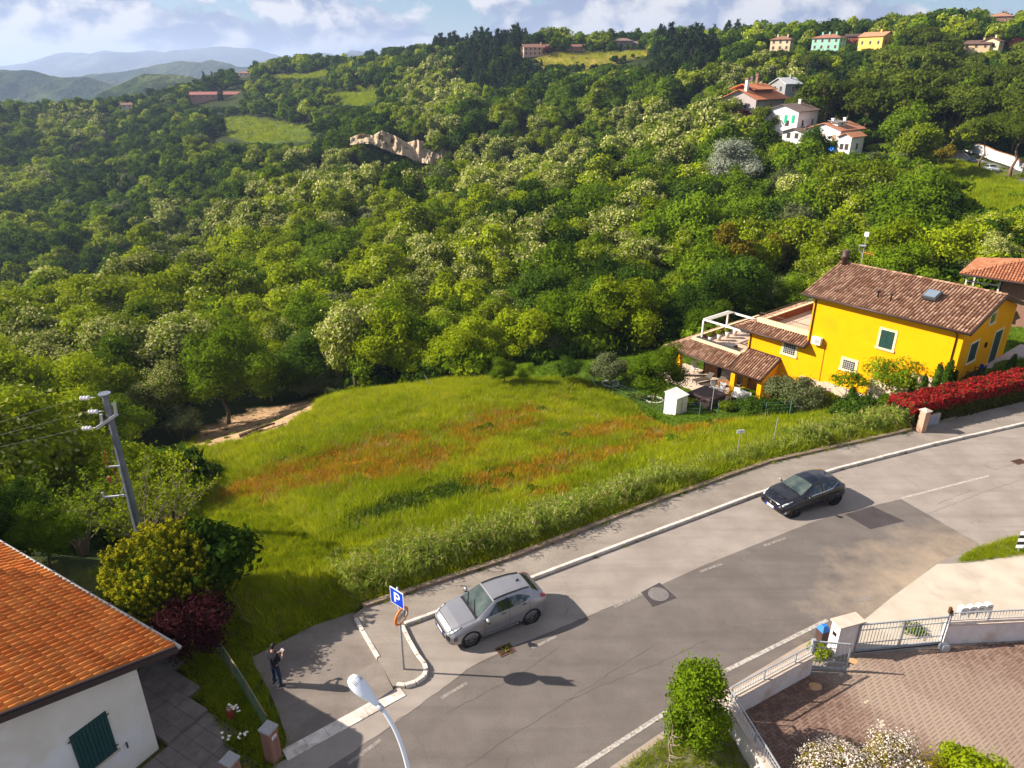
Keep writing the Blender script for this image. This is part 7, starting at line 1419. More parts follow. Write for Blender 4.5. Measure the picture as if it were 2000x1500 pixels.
scatter('kerb_weeds', [(q_.x+random.uniform(-.02, .1), q_.y-.11, .0) for q_ in kw], RNG.uniform(0, 6.28, len(kw)), RNG.uniform(.12, .32, len(kw)), RNG.choice([0, 2, 6], len(kw)), gs, 'tiny weeds at the foot of the kerb')
# ---- red photinia hedge
ha, hb = at(1786, 847, 0), at(2000, 794, 0); hd_ = (hb-ha).normalized(); ha = ha+Vector((-hd_.y, hd_.x, 0))*.42; hn = Vector((-hd_.y, hd_.x, 0)); he = ha+hd_*22; t = thing('red_hedge', 'long clipped photinia hedge with bright red top beside the pavement', 'hedge', (ha.x, ha.y, 0), math.atan2(hd_.y, hd_.x)); Lh_, Wh_, Hh_ = 20, 1.6, 1.55
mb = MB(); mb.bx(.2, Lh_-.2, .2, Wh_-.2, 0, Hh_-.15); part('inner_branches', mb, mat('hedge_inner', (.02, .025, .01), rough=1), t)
g = np.random.default_rng(9); n = 26000; x = g.random(n)*Lh_; wf = g.random(n); y = np.where(wf < .5, g.random(n)*Wh_, np.where(wf < .88, g.normal(0, .05, n), Wh_+g.normal(0, .05, n))); z = np.where(wf < .5, Hh_+g.normal(0, .07, n)+.08*np.sin(x*3)*np.cos(y*4), g.random(n)*Hh_)
ends = g.random(n) < .09; x = np.where(ends, g.normal(0, .05, n), x); D_ = np.stack([np.zeros(n)-ends*1., np.where(wf < .5, 0, np.where(wf < .88, -1, 1)), np.where(wf < .5, 1, .25)], 1); C_ = np.stack([x, y, z], 1)
redm = (z > Hh_-.38-.25*g.random(n)) & (g.random(n) < .85); LM['hedgeg'] = leafmat('leaf_hedge_green', (.03, .045, .01), (.09, .08, .02)); link('foliage', qmesh('foliage', leaf_quads(C_, D_, .11, 1.7, .55, 3), 4, [LM['hedgeg'], LM['red']], redm.astype(int)), t)
b0 = at(1797, 845); t = thing('brick_pillar', 'tapering pinkish brick pillar with stone cap at the end of the red hedge', 'pillar', (b0.x, b0.y, 0), math.atan2(hd_.y, hd_.x)); BK = mat('pillar_brick', (.45, .24, .16), (.55, .34, .24), scale=14, rough=.9)
bk = MB(); bk.bx(-.095, .095, -.2, .2, 0, .062); bkm = bk.mesh('brick', BK); mb = MB(); mb.bx(-.185, .185, -.185, .185, -.1, 1.42); part('core', mb, mat('mortar', (.5, .42, .36), rough=1), t)
for r_ in range(19):
    for s_ in (-1, 1): o = link('brick', bkm, t); o.location = (s_*.1, 0, r_*.0745) if r_ % 2 == 0 else (0, s_*.1, r_*.0745); o.rotation_euler.z = 0 if r_ % 2 == 0 else math.pi/2
mb = MB(); mb.box((0, 0, 1.425), (.52, .52, .06)); mb.box((0, 0, 1.485), (.46, .46, .08), taper=.3); part('cap', mb, CAP, t)
mp0 = at(1812, 838); t = thing('utility_cabinet', 'grey metal meter cabinet in a stone surround beside the brick pillar', 'cabinet', (mp0.x, mp0.y+.12, 0), math.atan2(hd_.y, hd_.x)); mb = MB(); mb.bx(0, .95, 0, .45, -.1, .82); part('surround', mb, mat('surround_stone', (.42, .32, .27), rough=.9), t); mb = MB(); mb.bx(.08, .87, -.02, -.002, .06, .74); part('door', mb, mat('cabinet_grey', (.22, .24, .28), (.3, .32, .36), scale=3, rough=.6), t)
# ---- cypresses, bushes and small trees in the garden of the yellow house
cym = [crown_mesh('crown', 'cypress', 2.2, 2.2, 3600, .06, 'dark', seed=50+i, rnd=.4) for i in range(2)]
for i, (u, vb, vt, lb, w_) in enumerate([(1778, 772, 738, 'smallest clipped cypress, left of the group by the yellow wall', 1.0), (1800, 772, 735, 'second small clipped cypress from the left by the yellow wall', 1.05), (1824, 768, 712, 'tall clipped cypress, left one of the pair before the house corner', .8), (1843, 766, 706, 'tallest clipped cypress, just before the house corner', .8), (1858, 760, 724, 'clipped cypress standing right at the house corner', .9), (1968, 738, 694, 'leaning clipped cypress on the strip beyond the patio', .9), (1660, 784, 756, 'small clipped cypress beside the young tree before the yellow wall', 1.1), (1698, 782, 755, 'small dark clipped cypress half hidden by the feathery tree', 1.0)]):
    p = hz_at(u, vb); r_ = ray(u, vt); k = math.hypot(p.x, p.y)/math.hypot(r_[0], r_[1]); h = (H+r_[2]*k-p.z)*1.12; t = thing('clipped_cypress', lb, 'shrub', p, i, 'clipped cypresses by the yellow house'); link('crown', cym[i % 2], t).scale = (h/2.2*w_*1.35, h/2.2*w_*1.35, h/2.2); mb = MB()
    mb.ell((0, 0, h*.48), (.15*h*w_, .15*h*w_, h*.46), 10, 8); part('inner_foliage', mb, LM['dark'], t, True)
def gb(name, label, u, vb, vt, kind, wd, n, size, lm, seed, **kw):
    p = hz_at(u, vb); r_ = ray(u, vt); k = math.hypot(p.x, p.y)/math.hypot(r_[0], r_[1]); h = max(.3, H+r_[2]*k-p.z); return bush(name, label, p, kind, h, wd, n, size, lm, seed=seed, **kw)
gb('olive_bush', 'wide grey-green olive bush before the portico end of the yellow house', 1548, 796, 730, 'round', 4.6, 6500, .11, 'olive', 61, corek=.42)
gb('feathery_tree', 'feathery light green young tree against the yellow wall', 1722, 792, 690, 'broad', 4.0, 2600, .12, 'green', 62, cat='tree', corek=0, limbs=11)
gb('feathery_tree', 'slender sapling with flat green crown below the barred window', 1645, 800, 728, 'pine', 2.0, 900, .13, 'green', 63, cat='tree', corek=0)
gb('round_shrub', 'rounded green shrub below the feathery tree', 1742, 800, 766, 'round', 2.0, 5200, .07, 'green', 64, corek=.4)
for i, (u, vb, vt, w_, lb) in enumerate([(1690, 812, 776, 4.2, 'low mounded dark hedge before the feathery tree'), (1650, 822, 786, 2.8, 'low mounded hedge left of the larger one in the garden'), (1470, 812, 780, 3.4, 'low dark green hedge before the portico columns'), (1520, 806, 784, 2.6, 'low dark hedge beside the olive bush'), (1610, 792, 765, 2.2, 'small bush against the stone base of the yellow wall'), (1420, 802, 782, 1.3, 'small yellowish bush beside the hot tub'), (1350, 792, 772, 1.5, 'small yellow-green bush behind the white shed')]): gb('low_hedge', lb, u, vb, vt, 'round', w_, 2200, .09, 'dark' if i < 4 else 'yellow', 70+i, cat='hedge')
def ring(u, v, lb):
    p = hz_at(u, v); t = thing('stone_ring', lb, 'stones', p)
    for k in range(14): a = 2*math.pi*k/14; x, y = math.cos(a)*.75, math.sin(a)*.75; mb = MB(); mb.box((x, y, Tz(p.x+x, p.y+y)-p.z-.05), (.3, .14, .16), a+math.pi/2, taper=.85); part('stone', mb, POT, t)
ring(1192, 750, 'ring of white stones round the young olive tree'); ring(1277, 782, 'ring of white stones round the dark tree by the portico'); ring(1545, 798, 'ring of white stones below the olive bush')
# shed, hot tub, parasol pole, fence
p = hz_at(1318, 806); t = thing('garden_shed', 'small white metal garden shed with pale sloping roof', 'shed', p, R(38)); mb = MB(); ext(mb, [(-.6, -.2), (-.6, 1.6), (.6, 1.78), (.6, -.2)], -.68, .68); part('wall', mb, mat('shed_white', (.74, .72, .70), (.66, .64, .62), scale=2, rough=.6), t); mb = MB(); mb.slab((-.74, -.68, 1.61), (.74, -.68, 1.61), (.74, .68, 1.81), (-.74, .68, 1.81), -.05); part('roof', mb, mat('shed_roof', (.55, .55, .56), rough=.5), t)
mb = MB(); mb.bx(-.01, .01, -.615, -.602, .05, 1.5); part('door_gap', mb, DGREY, t)
p = hz_at(1383, 795); t = thing('hot_tub', 'dark brown covered hot tub between shed and portico', 'hot tub', (p.x, p.y+.7, p.z), R(38)); TB = mat('tub_brown', (.055, .035, .035), (.08, .05, .05), scale=3, rough=.6); mb = MB(); mb.box((0, 0, 0), (2.1, 2.1, .85)); part('base', mb, mat('tub_dark', (.03, .02, .018), rough=.7), t)
mb = MB(); mb.box((0, 0, .852), (2.25, 2.25, .10)); mb.box((0, 0, .952), (2.2, 2.2, .06), taper=.9); part('cover', mb, TB, t)
for k in range(4): mb = MB(); mb.bx(-1.07, 1.07, -1.075, -1.051, .08+k*.19, .24+k*.19); part('panel_board', mb, TB, t)
p = hz_at(1388, 806); mb = MB(); mb.tube([(0, 0, -.2), (.05, 0, 2.3)], .035, 7); solo('washing_pole', mb, GALV, 'thin grey pole standing in front of the hot tub', 'pole', p)
fpx = [(1160, 752), (1178, 762), (1291, 806), (1366, 812), (1402, 808), (1448, 804), (1494, 812), (1542, 810), (1592, 802), (1645, 795), (1702, 800), (1760, 806)]
fp_ = [hz_at(*a) for a in fpx]; t = thing('wire_fence', 'low green wire fence between field and garden', 'fence', fp_[0]); GP = mat('fence_post_green', (.10, .20, .18), rough=.5)
for q_ in fp_: mb = MB(); d = q_-fp_[0]; mb.bar(d+Vector((0, 0, -.2)), d+Vector((0, 0, 1.15)), .05); part('post', mb, GP, t)
mb = MB()
for a, b in zip(fp_[:-1], fp_[1:]):
    for h_ in (.3, .6, .9, 1.1): mb.tube([a-fp_[0]+Vector((0, 0, h_)), b-fp_[0]+Vector((0, 0, h_))], .0035, 4, cap=False)
    L = (b-a).length
    for k in range(int(L/.25)): q_ = a.lerp(b, k*.25/L)-fp_[0]; mb.tube([q_, q_+Vector((0, 0, 1.1))], .004, 3, cap=False)
part('wire_mesh', mb, GP, t)
# brace poles at the field corner
for u, v in ((848, 757), (1172, 762)): p = hz_at(u, v); mb = MB(); mb.tube([(0, 0, -.2), (-.9, .2, 1.2)], .03, 6); solo('brace_pole', mb, GALV, 'leaning grey fence brace at the %s far corner of the field' % ('left' if u < 900 else 'right'), 'pole', p)
# lane-side sign stakes
p = hitd(1450, 915); t = thing('notice_board', 'small white notice on a thin rusty stake in the roadside grass', 'sign', (12.38, 34.2, Tz(12.38, 34.2))); mb = MB(); mb.tube([(0, 0, -.3), (0, 0, 1.75)], .022, 6); part('stake', mb, mat('rust_stake', (.22, .10, .05), (.35, .33, .33), scale=3, rough=.7), t); mb = MB(); mb.box((0, -.02, 1.7), (.42, .02, .2), R(8)); part('board', mb, SW, t)
mb = MB()
for k in range(6): mb.bx(-.16+k*.055, -.125+k*.055, -.036, -.031, 1.76, 1.80)
part('faded_lettering', mb, DGREY, t)
q_ = Vector((15.0, 36.0, Tz(15, 36))); mb = MB(); mb.tube([(0, 0, -.3), (.03, 0, 1.9)], .022, 6); solo('grey_stake', mb, GALV, 'thin grey stake in the tall grass right of the white notice', 'stake', q_)
# mirror post at right edge
p = at(1988, 1078); t = thing('mirror_post', 'round traffic mirror on a post with black-and-white striped board at right edge', 'traffic mirror', (p.x, p.y, 0)); mb = MB(); mb.tube([(0, 0, -.1), (.12, .1, 2.6)], .035, 8); part('pole', mb, GALV, t)
mm = link('mirror', None, t); mm.location = (.2, .02, 2.5); mm.rotation_euler = Vector((-.75, -.65, -.1)).to_track_quat('Z', 'Y').to_euler(); mb = MB(); mb.lathe((0, 0, 0), [(.28, 0), (.33, 0), (.34, .04), (.31, .06)], 28); part('mirror_rim', mb, ORG, mm, True); mb = MB(); mb.lathe((0, 0, 0), [(.3, .03), (.24, .07), (.15, .1), (.02, .11)], 28); part('mirror_glass', mb, MIR, mm, True)
bd = link('hazard_board', None, t); bd.location = (-.05, -.06, .25); bd.rotation_euler.z = R(-25)
for k in range(5): mb = MB(); mb.slab((-.13, 0, k*.17-.03), (.13, 0, k*.17+.05), (.13, 0, k*.17+.22), (-.13, 0, k*.17+.14), .02); part('stripe', mb, SW if k % 2 == 0 else BLACK, bd)
# ---- utility pole with insulators
pt_ = atY(204, 770, 27.6); pg_ = Tz(pt_.x, pt_.y); t = thing('utility_pole', 'tall grey steel utility pole with white insulators on the left', 'utility pole', (pt_.x, pt_.y, pg_)); Hp = pt_.z-pg_; PG = mat('pole_steel', (.13, .15, .19), (.19, .21, .26), scale=2, rough=.55, metal=.3)
mb = MB(); mb.tube([(0, 0, -1), (0, 0, 0), (0, 0, Hp)], [.23, .22, .13], 10); part('pole', mb, PG, t); mb = MB(); mb.tube([(0, 0, Hp), (0, 0, Hp+.05)], .26, 10); part('cap_plate', mb, PG, t)
INS = mat('insulator_white', (.75, .75, .78), rough=.25)
ar = link('crossarm', None, t); mb = MB(); mb.bar((-.55, -.25, Hp-1.5), (.45, -.2, Hp-.85), .12); mb.bar((.4, -.2, Hp-.9), (.45, -.2, Hp-.3), .10); mb.bar((-.3, -.2, Hp-1.3), (-.25, -.2, Hp-.85), .09); part('beam', mb, mat('arm_steel', (.45, .47, .5), rough=.5), ar)
wires = []
for i, (x, z) in enumerate(((-.35, Hp-.1), (-.15, Hp-.75), (-.6, Hp-1.55))):
    s_ = Vector((x, -.1, z)); d = Vector((-1, .12, -.12)).normalized(); mb = MB(); mb.tube([s_, s_+d*.3], .015, 5)
    for k in range(3): c = s_+d*(.35+.16*k); mb.tube([c-d*.05, c-d*.02, c+d*.02, c+d*.05], [.03, .10, .10, .04], 10)
    part('insulator', mb, INS, t, True); e = Vector((-60, 10+i*2, -6)); mb = MB(); a = s_+d*.85; mb.tube([a.lerp(e, f)+Vector((0, 0, -6*f*(1-f))) for f in np.linspace(0, 1, 12)], .005, 4, cap=False); part('wire', mb, DGREY, t)
mb = MB(); mb.bar((0, -.2, Hp-3.4), (-.55, -.3, Hp-3.4), .06); mb.bar((-.1, -.25, Hp-4.9), (-1.0, -.35, Hp-4.95), .07); mb.bar((-1.0, -.35, Hp-4.95), (-1.02, -.35, Hp-4.7), .06); mb.bar((0, -.2, Hp-4.4), (-.3, -.3, Hp-4.9), .04); part('bracket', mb, mat('arm_steel', None), t); mb = MB(); mb.bar((-.5, -.3, Hp-3.4), (-.45, -.32, Hp-2.6), .05); mb.bar((-.5, -.32, Hp-4.2), (-.55, -.32, Hp-3.9), .09); mb.bar((-.3, -.3, Hp-3.4), (-.15, -.3, Hp-4.4), .03); part('cutout_switch', mb, mat('switch_red', (.45, .08, .04), rough=.5), t)
# ---- cut trunks on the soil
def log_(u0, v0, u1, v1, r0, r1, lb, up=0.1):
    a, b = hz_at(u0, v0), hz_at(u1, v1); mb = MB(); d = b-a; m_ = d*.5+Vector((.1, .1, .12)); mb.tube([(0, 0, r0), tuple(m_+Vector((0, 0, r0))), tuple(d+Vector((0, 0, r1+up)))], [r0, (r0+r1)/2, r1], 8)
    for k in range(3): f = .5+.15*k; s_ = d*f+Vector((0, 0, r0)); mb.tube([s_, s_+Vector((random.uniform(-.3, .3), random.uniform(.1, .5), random.uniform(.2, .5)))], [r1*.6, .02], 5)
    solo('felled_trunk', mb, mat('felled_bark', (.07, .04, .03), (.14, .09, .06), scale=6, rough=.95), lb, 'log', a, smooth=True)
log_(468, 855, 538, 832, .17, .07, 'thicker felled trunk lying on the bare soil', .2); log_(475, 858, 515, 842, .11, .06, 'thinner felled trunk alongside the thicker one'); log_(500, 846, 560, 834, .06, .03, 'broken branch lying at the upper end of the felled trunks', .3)
# cliff of pale bare earth on the far side
cl = [(684, 270, 284), (705, 262, 280), (728, 266, 282), (745, 256, 290), (770, 266, 300), (795, 280, 306), (815, 274, 318), (835, 282, 320), (862, 290, 330), (880, 300, 326)]
Vc = []; nx = 90; ny = 14; us = np.linspace(684, 880, nx); vt_ = np.interp(us, [c[0] for c in cl], [c[1] for c in cl]); vb_ = np.interp(us, [c[0] for c in cl], [c[2] for c in cl])
for i in range(nx):
    for j in range(ny): f = j/(ny-1); v = vt_[i]-1.5+(vb_[i]-vt_[i]+1)*f; Yc = 296+9*(1-f)+5*(fbm(us[i]/9, f*2, 4)-.5)*2; p = atY(us[i], v, float(Yc)); Vc.append(tuple(p))
me = bpy.data.meshes.new('cliff'); me.from_pydata(Vc, [], [(i*ny+j, i*ny+j+1, (i+1)*ny+j+1, (i+1)*ny+j) for i in range(nx-1) for j in range(ny-1)]); me.materials.append(mat('cliff_earth', (.42, .33, .23), (.26, .19, .12), scale=.5, rough=1, bump=1, bscale=1.2, c3=(.10, .11, .04), s3=.16)); o = link('cliff', me); o['kind'] = 'structure'
# ---- things by the near-left fence
BKD = mat('old_brick', (.22, .10, .07), (.32, .17, .12), scale=16, rough=.95)
for u, v, lb in ((535, 1482, 'brick gate pillar with concrete cap and white house-number plate'), (462, 1545, 'second brick pillar with concrete cap at the bottom edge')):
    p = at(u, v); t = thing('brick_pillar', lb, 'pillar', (p.x, p.y, 0), R(-25)); mb = MB(); mb.bx(-.165, .165, -.165, .165, -.2, 1.28); part('core', mb, mat('mortar_dark', (.22, .18, .16), rough=1), t); bk = MB(); bk.bx(-.085, .085, -.18, .18, 0, .062); bkm = bk.mesh('brick', BKD)
    for r_ in range(17):
        for s_ in (-1, 1): o = link('brick', bkm, t); o.location = (s_*.092, 0, r_*.0745) if r_ % 2 == 0 else (0, s_*.092, r_*.0745); o.rotation_euler.z = 0 if r_ % 2 == 0 else math.pi/2
    mb = MB(); mb.box((0, 0, 1.29), (.42, .42, .07)); part('cap', mb, mat('cap_concrete', (.26, .25, .25), (.36, .35, .34), scale=20, rough=.95), t)
    if u > 500: mb = MB(); mb.bx(.181, .19, -.09, .09, .98, 1.1); part('number_plate', mb, SW, t); mb = MB(); [mb.bx(.1901, .193, -.06+k*.045, -.035+k*.045, 1.01, 1.07) for k in range(3)]; part('digits', mb, DGREY, t)
fl = [at(425, 1275), at(455, 1320), at(490, 1375), at(528, 1440)]; t = thing('wire_fence', 'sagging wire fence with rusty green top rail beside the parking bay', 'fence', fl[0]); FG = mat('fence_rail_green', (.10, .20, .14), (.28, .12, .06), scale=1.2, rough=.7)
top = [q_+Vector((0, 0, .95)) for q_ in fl]; mb = MB(); mb.tube([q_-fl[0] for q_ in top], .022, 6); part('top_rail', mb, FG, t)
for q_ in fl[:-1]: mb = MB(); mb.bar(q_-fl[0]-Vector((0, 0, .1)), q_-fl[0]+Vector((0, 0, .97)), .035); part('post', mb, FG, t)
mb = MB()
for a, b in zip(fl[:-1], fl[1:]):
    L = (b-a).length
    for k in range(int(L/.09)): q_ = a.lerp(b, k*.09/L)-fl[0]; mb.tube([q_, q_+Vector((0, 0, .94))], .0025, 3, cap=False)
    for k in range(1, 10): mb.tube([a-fl[0]+Vector((0, 0, k*.095)), b-fl[0]+Vector((0, 0, k*.095))], .0025, 3, cap=False)
part('wire_mesh', mb, GP, t)
p = at(452, 1400); t = thing('garden_gnome', 'small red garden figure with stone base among the herbs', 'garden ornament', (p.x, p.y, -.05)); mb = MB(); mb.lathe((0, 0, 0), [(.13, 0), (.15, .12), (.1, .22), (.12, .34), (.05, .40)], 12); part('body', mb, mat('gnome_red', (.28, .02, .015), rough=.6), t, True); mb = MB(); mb.lathe((0, 0, .40), [(.06, 0), (.13, .02), (.12, .07), (.03, .1)], 12); part('hat', mb, mat('gnome_brown', (.25, .15, .09), rough=.8), t, True)
for i, (u, v) in enumerate([(466, 1398), (450, 1448), (482, 1445), (460, 1396)]):
    p = at(u, v); t = thing('white_iris', 'white iris flowers on tall stems, %s' % ('beside the red garden figure', 'left clump near the second pillar', 'right clump near the second pillar', 'just left of the others by the figure')[i], 'flower', (p.x, p.y-.2, -.05), 0, 'white irises in the fenced strip'); mb = MB()
    for k in range(4): a = random.uniform(0, 6.28); x, y = math.cos(a)*.12, math.sin(a)*.12; mb.tube([(x*.5, y*.5, 0), (x, y, .42+.05*k)], .008, 4); [mb.ell((x+random.uniform(-.04, .04), y+random.uniform(-.04, .04), .46+.05*k), (.04, .03, .02), 6, 4, 1) for _ in range(3)]
    part('flowers', mb, [LM['green'], mat('petal_white', (.75, .72, .62), rough=.7)], t)
# ================================================================ vehicles
PLATE_W = mat('plate_white', (.75, .76, .8), rough=.4); PLATE_B = mat('plate_blue', (.01, .06, .55), rough=.4); CHR = mat('chrome', (.75, .75, .77), rough=.15, metal=1); TYRE = mat('tyre', (.014, .014, .015), rough=.85); RED = mat('lamp_red', (.35, .01, .012), rough=.2, spec=.6); CLAD = mat('cladding', (.016, .016, .017), rough=.7)
LENS = mat('lamp_lens', (.55, .57, .6), (.12, .13, .14), scale=9, rough=.1, spec=.8, lo=.45, hi=.55); CGL = mat('car_glass', (.018, .024, .024), rough=.04, spec=1.0); WSG = mat('windscreen_glass', (.022, .034, .032), (.085, .11, .10), scale=1.3, rough=.04, spec=.9)
def paint(name, c, flake=.6, rough=.3):
    m = bpy.data.materials.new(name); m.use_nodes = True; b = m.node_tree.nodes['Principled BSDF']; b.inputs['Base Color'].default_value = (*c, 1); b.inputs['Metallic'].default_value = flake; b.inputs['Roughness'].default_value = rough; b.inputs['Coat Weight'].default_value = .7; b.inputs['Coat Roughness'].default_value = .06; return m
def car(name, label, loc, rz, pm_, S, wheels, L, W, suv, rimm, extras, group=None):
    """S: stations x: (zlo, hwlo, zmid, hwmid, zbelt, hwbelt, zedge, hwedge, ztop)"""
    t = thing(name, label, 'car', loc, rz, group); xs = np.array([s[0] for s in S]); A_ = np.array([s[1:] for s in S])
    def par(x): return [np.interp(x, xs, A_[:, k]) for k in range(9)]
    def ring_(x):
        zlo, hlo, zm, hm_, zb, hb, ze, he_, zt = par(x); cp_ = [(0, zlo), (hlo*.86, zlo), (hlo, zlo+.07), (hm_, zm), (hm_*.995, zm+(zb-zm)*.55), (hb, zb), ((hb+he_)/2, zb+(ze-zb)*.5), (he_+.02, ze-.03), (he_*.93, ze+(zt-ze)*.35), (he_*.6, zt-(zt-ze)*.15), (0, zt)]; return cp_
    def S_(x, q_, s_=1, off=0):
        c = ring_(x); q_ = min(max(q_, 0), 9.999); i = int(q_); f = q_-i; y = c[i][0]*(1-f)+c[i+1][0]*f; z = c[i][1]*(1-f)+c[i+1][1]*f
        if off:
            dy, dz = c[i+1][0]-c[i][0], c[i+1][1]-c[i][1]; l = math.hypot(dy, dz)+1e-9; y += dz/l*off; z -= dy/l*off if dy < 0 else -abs(dy)/l*off*0; z += (-dy/l*off if dy < 0 else 0)*0
            if dy < 0 and q_ > 5: z += 0
        return Vector((x, y*s_, z))
    dx = sorted(set(list(np.round(np.linspace(xs[0], xs[-1], 46), 3))+list(xs))); Q = [k/2 for k in range(0, 21)]; P = []; n = 2*len(Q)-1
    for x in dx:
        for q_ in Q: P.append(S_(x, q_, 1))
        for q_ in Q[-2::-1]: P.append(S_(x, q_, -1))
    F = []
    for i in range(len(dx)-1):
        for j in range(n-1): F.append((i*n+j, i*n+j+1, (i+1)*n+j+1, (i+1)*n+j))
    F.append(tuple(range(n-1, -1, -1))); F.append(tuple((len(dx)-1)*n+j for j in range(n))); mb = MB(); mb.add(P, F); bo = part('body', mb, pm_, t, True)
    es = bo.modifiers.new('edge', 'SUBSURF'); es.levels = es.render_levels = 1
    def patch(nm, x0, x1, q0, q1, m_, side=0, off=.006, par_=t, nx=14, ny=6, q0f=None, q1f=None):
        mb = MB(); sides = (1, -1) if side == 0 else (side,)
        for s_ in sides:
            G = []
            for i in range(nx+1):
                x = x0+(x1-x0)*i/nx; a = q0f(i/nx) if q0f else q0; b = q1f(i/nx) if q1f else q1
                for j in range(ny+1):
                    v = S_(x, a+(b-a)*j/ny, s_); e = .01; vx = S_(min(x+e, xs[-1]), a+(b-a)*j/ny, s_)-S_(max(x-e, xs[0]), a+(b-a)*j/ny, s_); vq = S_(x, min(a+(b-a)*j/ny+.05, 9.99), s_)-S_(x, max(a+(b-a)*j/ny-.05, 0), s_); nn = vx.cross(vq); nn = nn.normalized() if nn.length > 1e-9 else Vector((0, 0, 1)); c_ = Vector((L/2, 0, .6)); nn = nn if nn.dot(v-c_) > 0 else -nn; G.append(v+nn*off)
            F = [(i*(ny+1)+j, i*(ny+1)+j+1, (i+1)*(ny+1)+j+1, (i+1)*(ny+1)+j) for i in range(nx) for j in range(ny)]; mb.add(G, F)
        return part(nm, mb, m_, par_, True)
    extras(t, patch, S_)
    R_ = wheels[2]
    for x in wheels[:2]:
        for s_ in (1, -1):
            y = s_*(W/2-.03); wh = link('wheel', None, t); wh.location = (x, y, R_); mb = MB(); mb.lathe((0, -s_*.1, 0), [(.0 if False else R_*.62, -.10), (R_*.92, -.11), (R_, -.07), (R_, .07), (R_*.94, .11), (R_*.66, .115)], 30, 0, 'y'); part('tyre', mb, TYRE, wh, True)
            rm_ = MB(); rm_.lathe((0, s_*.0, 0), [(R_*.70, -.02), (R_*.70, .0 if s_ > 0 else -.0), (R_*.66, .008)], 24, 0, 'y') if False else None; yy = s_*.018
            for k in range(10): a = 2*math.pi*k/10; a2 = a+.16; rm_.bar((0, yy, 0), (math.cos(a)*R_*.66, yy*.9, math.sin(a)*R_*.66), .032, .02); 
            rm_.tube([(0, yy-.012, 0), (0, yy+.012, 0)], .055, 10); part('rim', rm_, rimm, wh); mb = MB()
            for k in range(24): a, b = 2*math.pi*k/24, 2*math.pi*(k+1)/24; mb.bar((math.cos(a)*R_*.66, yy, math.sin(a)*R_*.66), (math.cos(b)*R_*.66, yy, math.sin(b)*R_*.66), .02)
            part('rim_edge', mb, rimm, wh); mb = MB(); mb.tube([(0, s_*-.02, 0), (0, s_*.0, 0)], R_*.66, 20); part('brake_disc', mb, mat('wheel_dark', (.01, .01, .011), rough=.6), wh)
            mb = MB(); yo = s_*(W/2-.045)
            Ra = R_*1.17; N_ = 20
            for k in range(N_):
                a, b = math.pi*(-.06+1.12*k/N_), math.pi*(-.06+1.12*(k+1)/N_); V = []
                for aa_ in (a, b):
                    for r_, yy2 in ((Ra-.0, yo+s_*.012), (Ra-.0, yo+s_*.055), (Ra-(.075 if suv else .03), yo+s_*.05), (Ra-.09, yo-s_*.01)): V.append((x+math.cos(aa_)*r_, yy2, R_+math.sin(aa_)*r_))
                mb.add(V, [(0, 1, 5, 4), (1, 2, 6, 5), (2, 3, 7, 6)])
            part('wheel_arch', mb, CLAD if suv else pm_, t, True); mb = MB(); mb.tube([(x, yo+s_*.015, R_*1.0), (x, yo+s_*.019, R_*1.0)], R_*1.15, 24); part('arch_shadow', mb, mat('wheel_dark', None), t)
    return t
# stations for the silver crossover
SV = [(0, .36, .45, .52, .52, .66, .48, .70, .40, .73), (.06, .26, .66, .5, .72, .70, .64, .76, .54, .80), (.22, .21, .80, .52, .84, .80, .74, .86, .62, .91), (.5, .2, .86, .56, .885, .90, .81, .96, .68, 1.0), (.95, .2, .87, .6, .895, .98, .83, 1.03, .70, 1.08), (1.18, .2, .87, .6, .895, 1.0, .835, 1.05, .71, 1.11),
      (1.95, .2, .875, .6, .90, 1.04, .83, 1.47, .60, 1.51), (2.5, .2, .875, .62, .90, 1.07, .83, 1.50, .59, 1.545), (3.1, .2, .875, .64, .90, 1.11, .83, 1.47, .57, 1.53), (3.55, .22, .87, .66, .895, 1.15, .81, 1.40, .53, 1.47), (3.9, .26, .84, .68, .87, 1.13, .76, 1.15, .60, 1.19), (4.08, .30, .78, .7, .82, 1.04, .72, 1.07, .56, 1.09), (4.17, .4, .62, .68, .72, .92, .60, .95, .46, .97)]
SILV = paint('paint_silver', (.30, .295, .31), .55, .32)
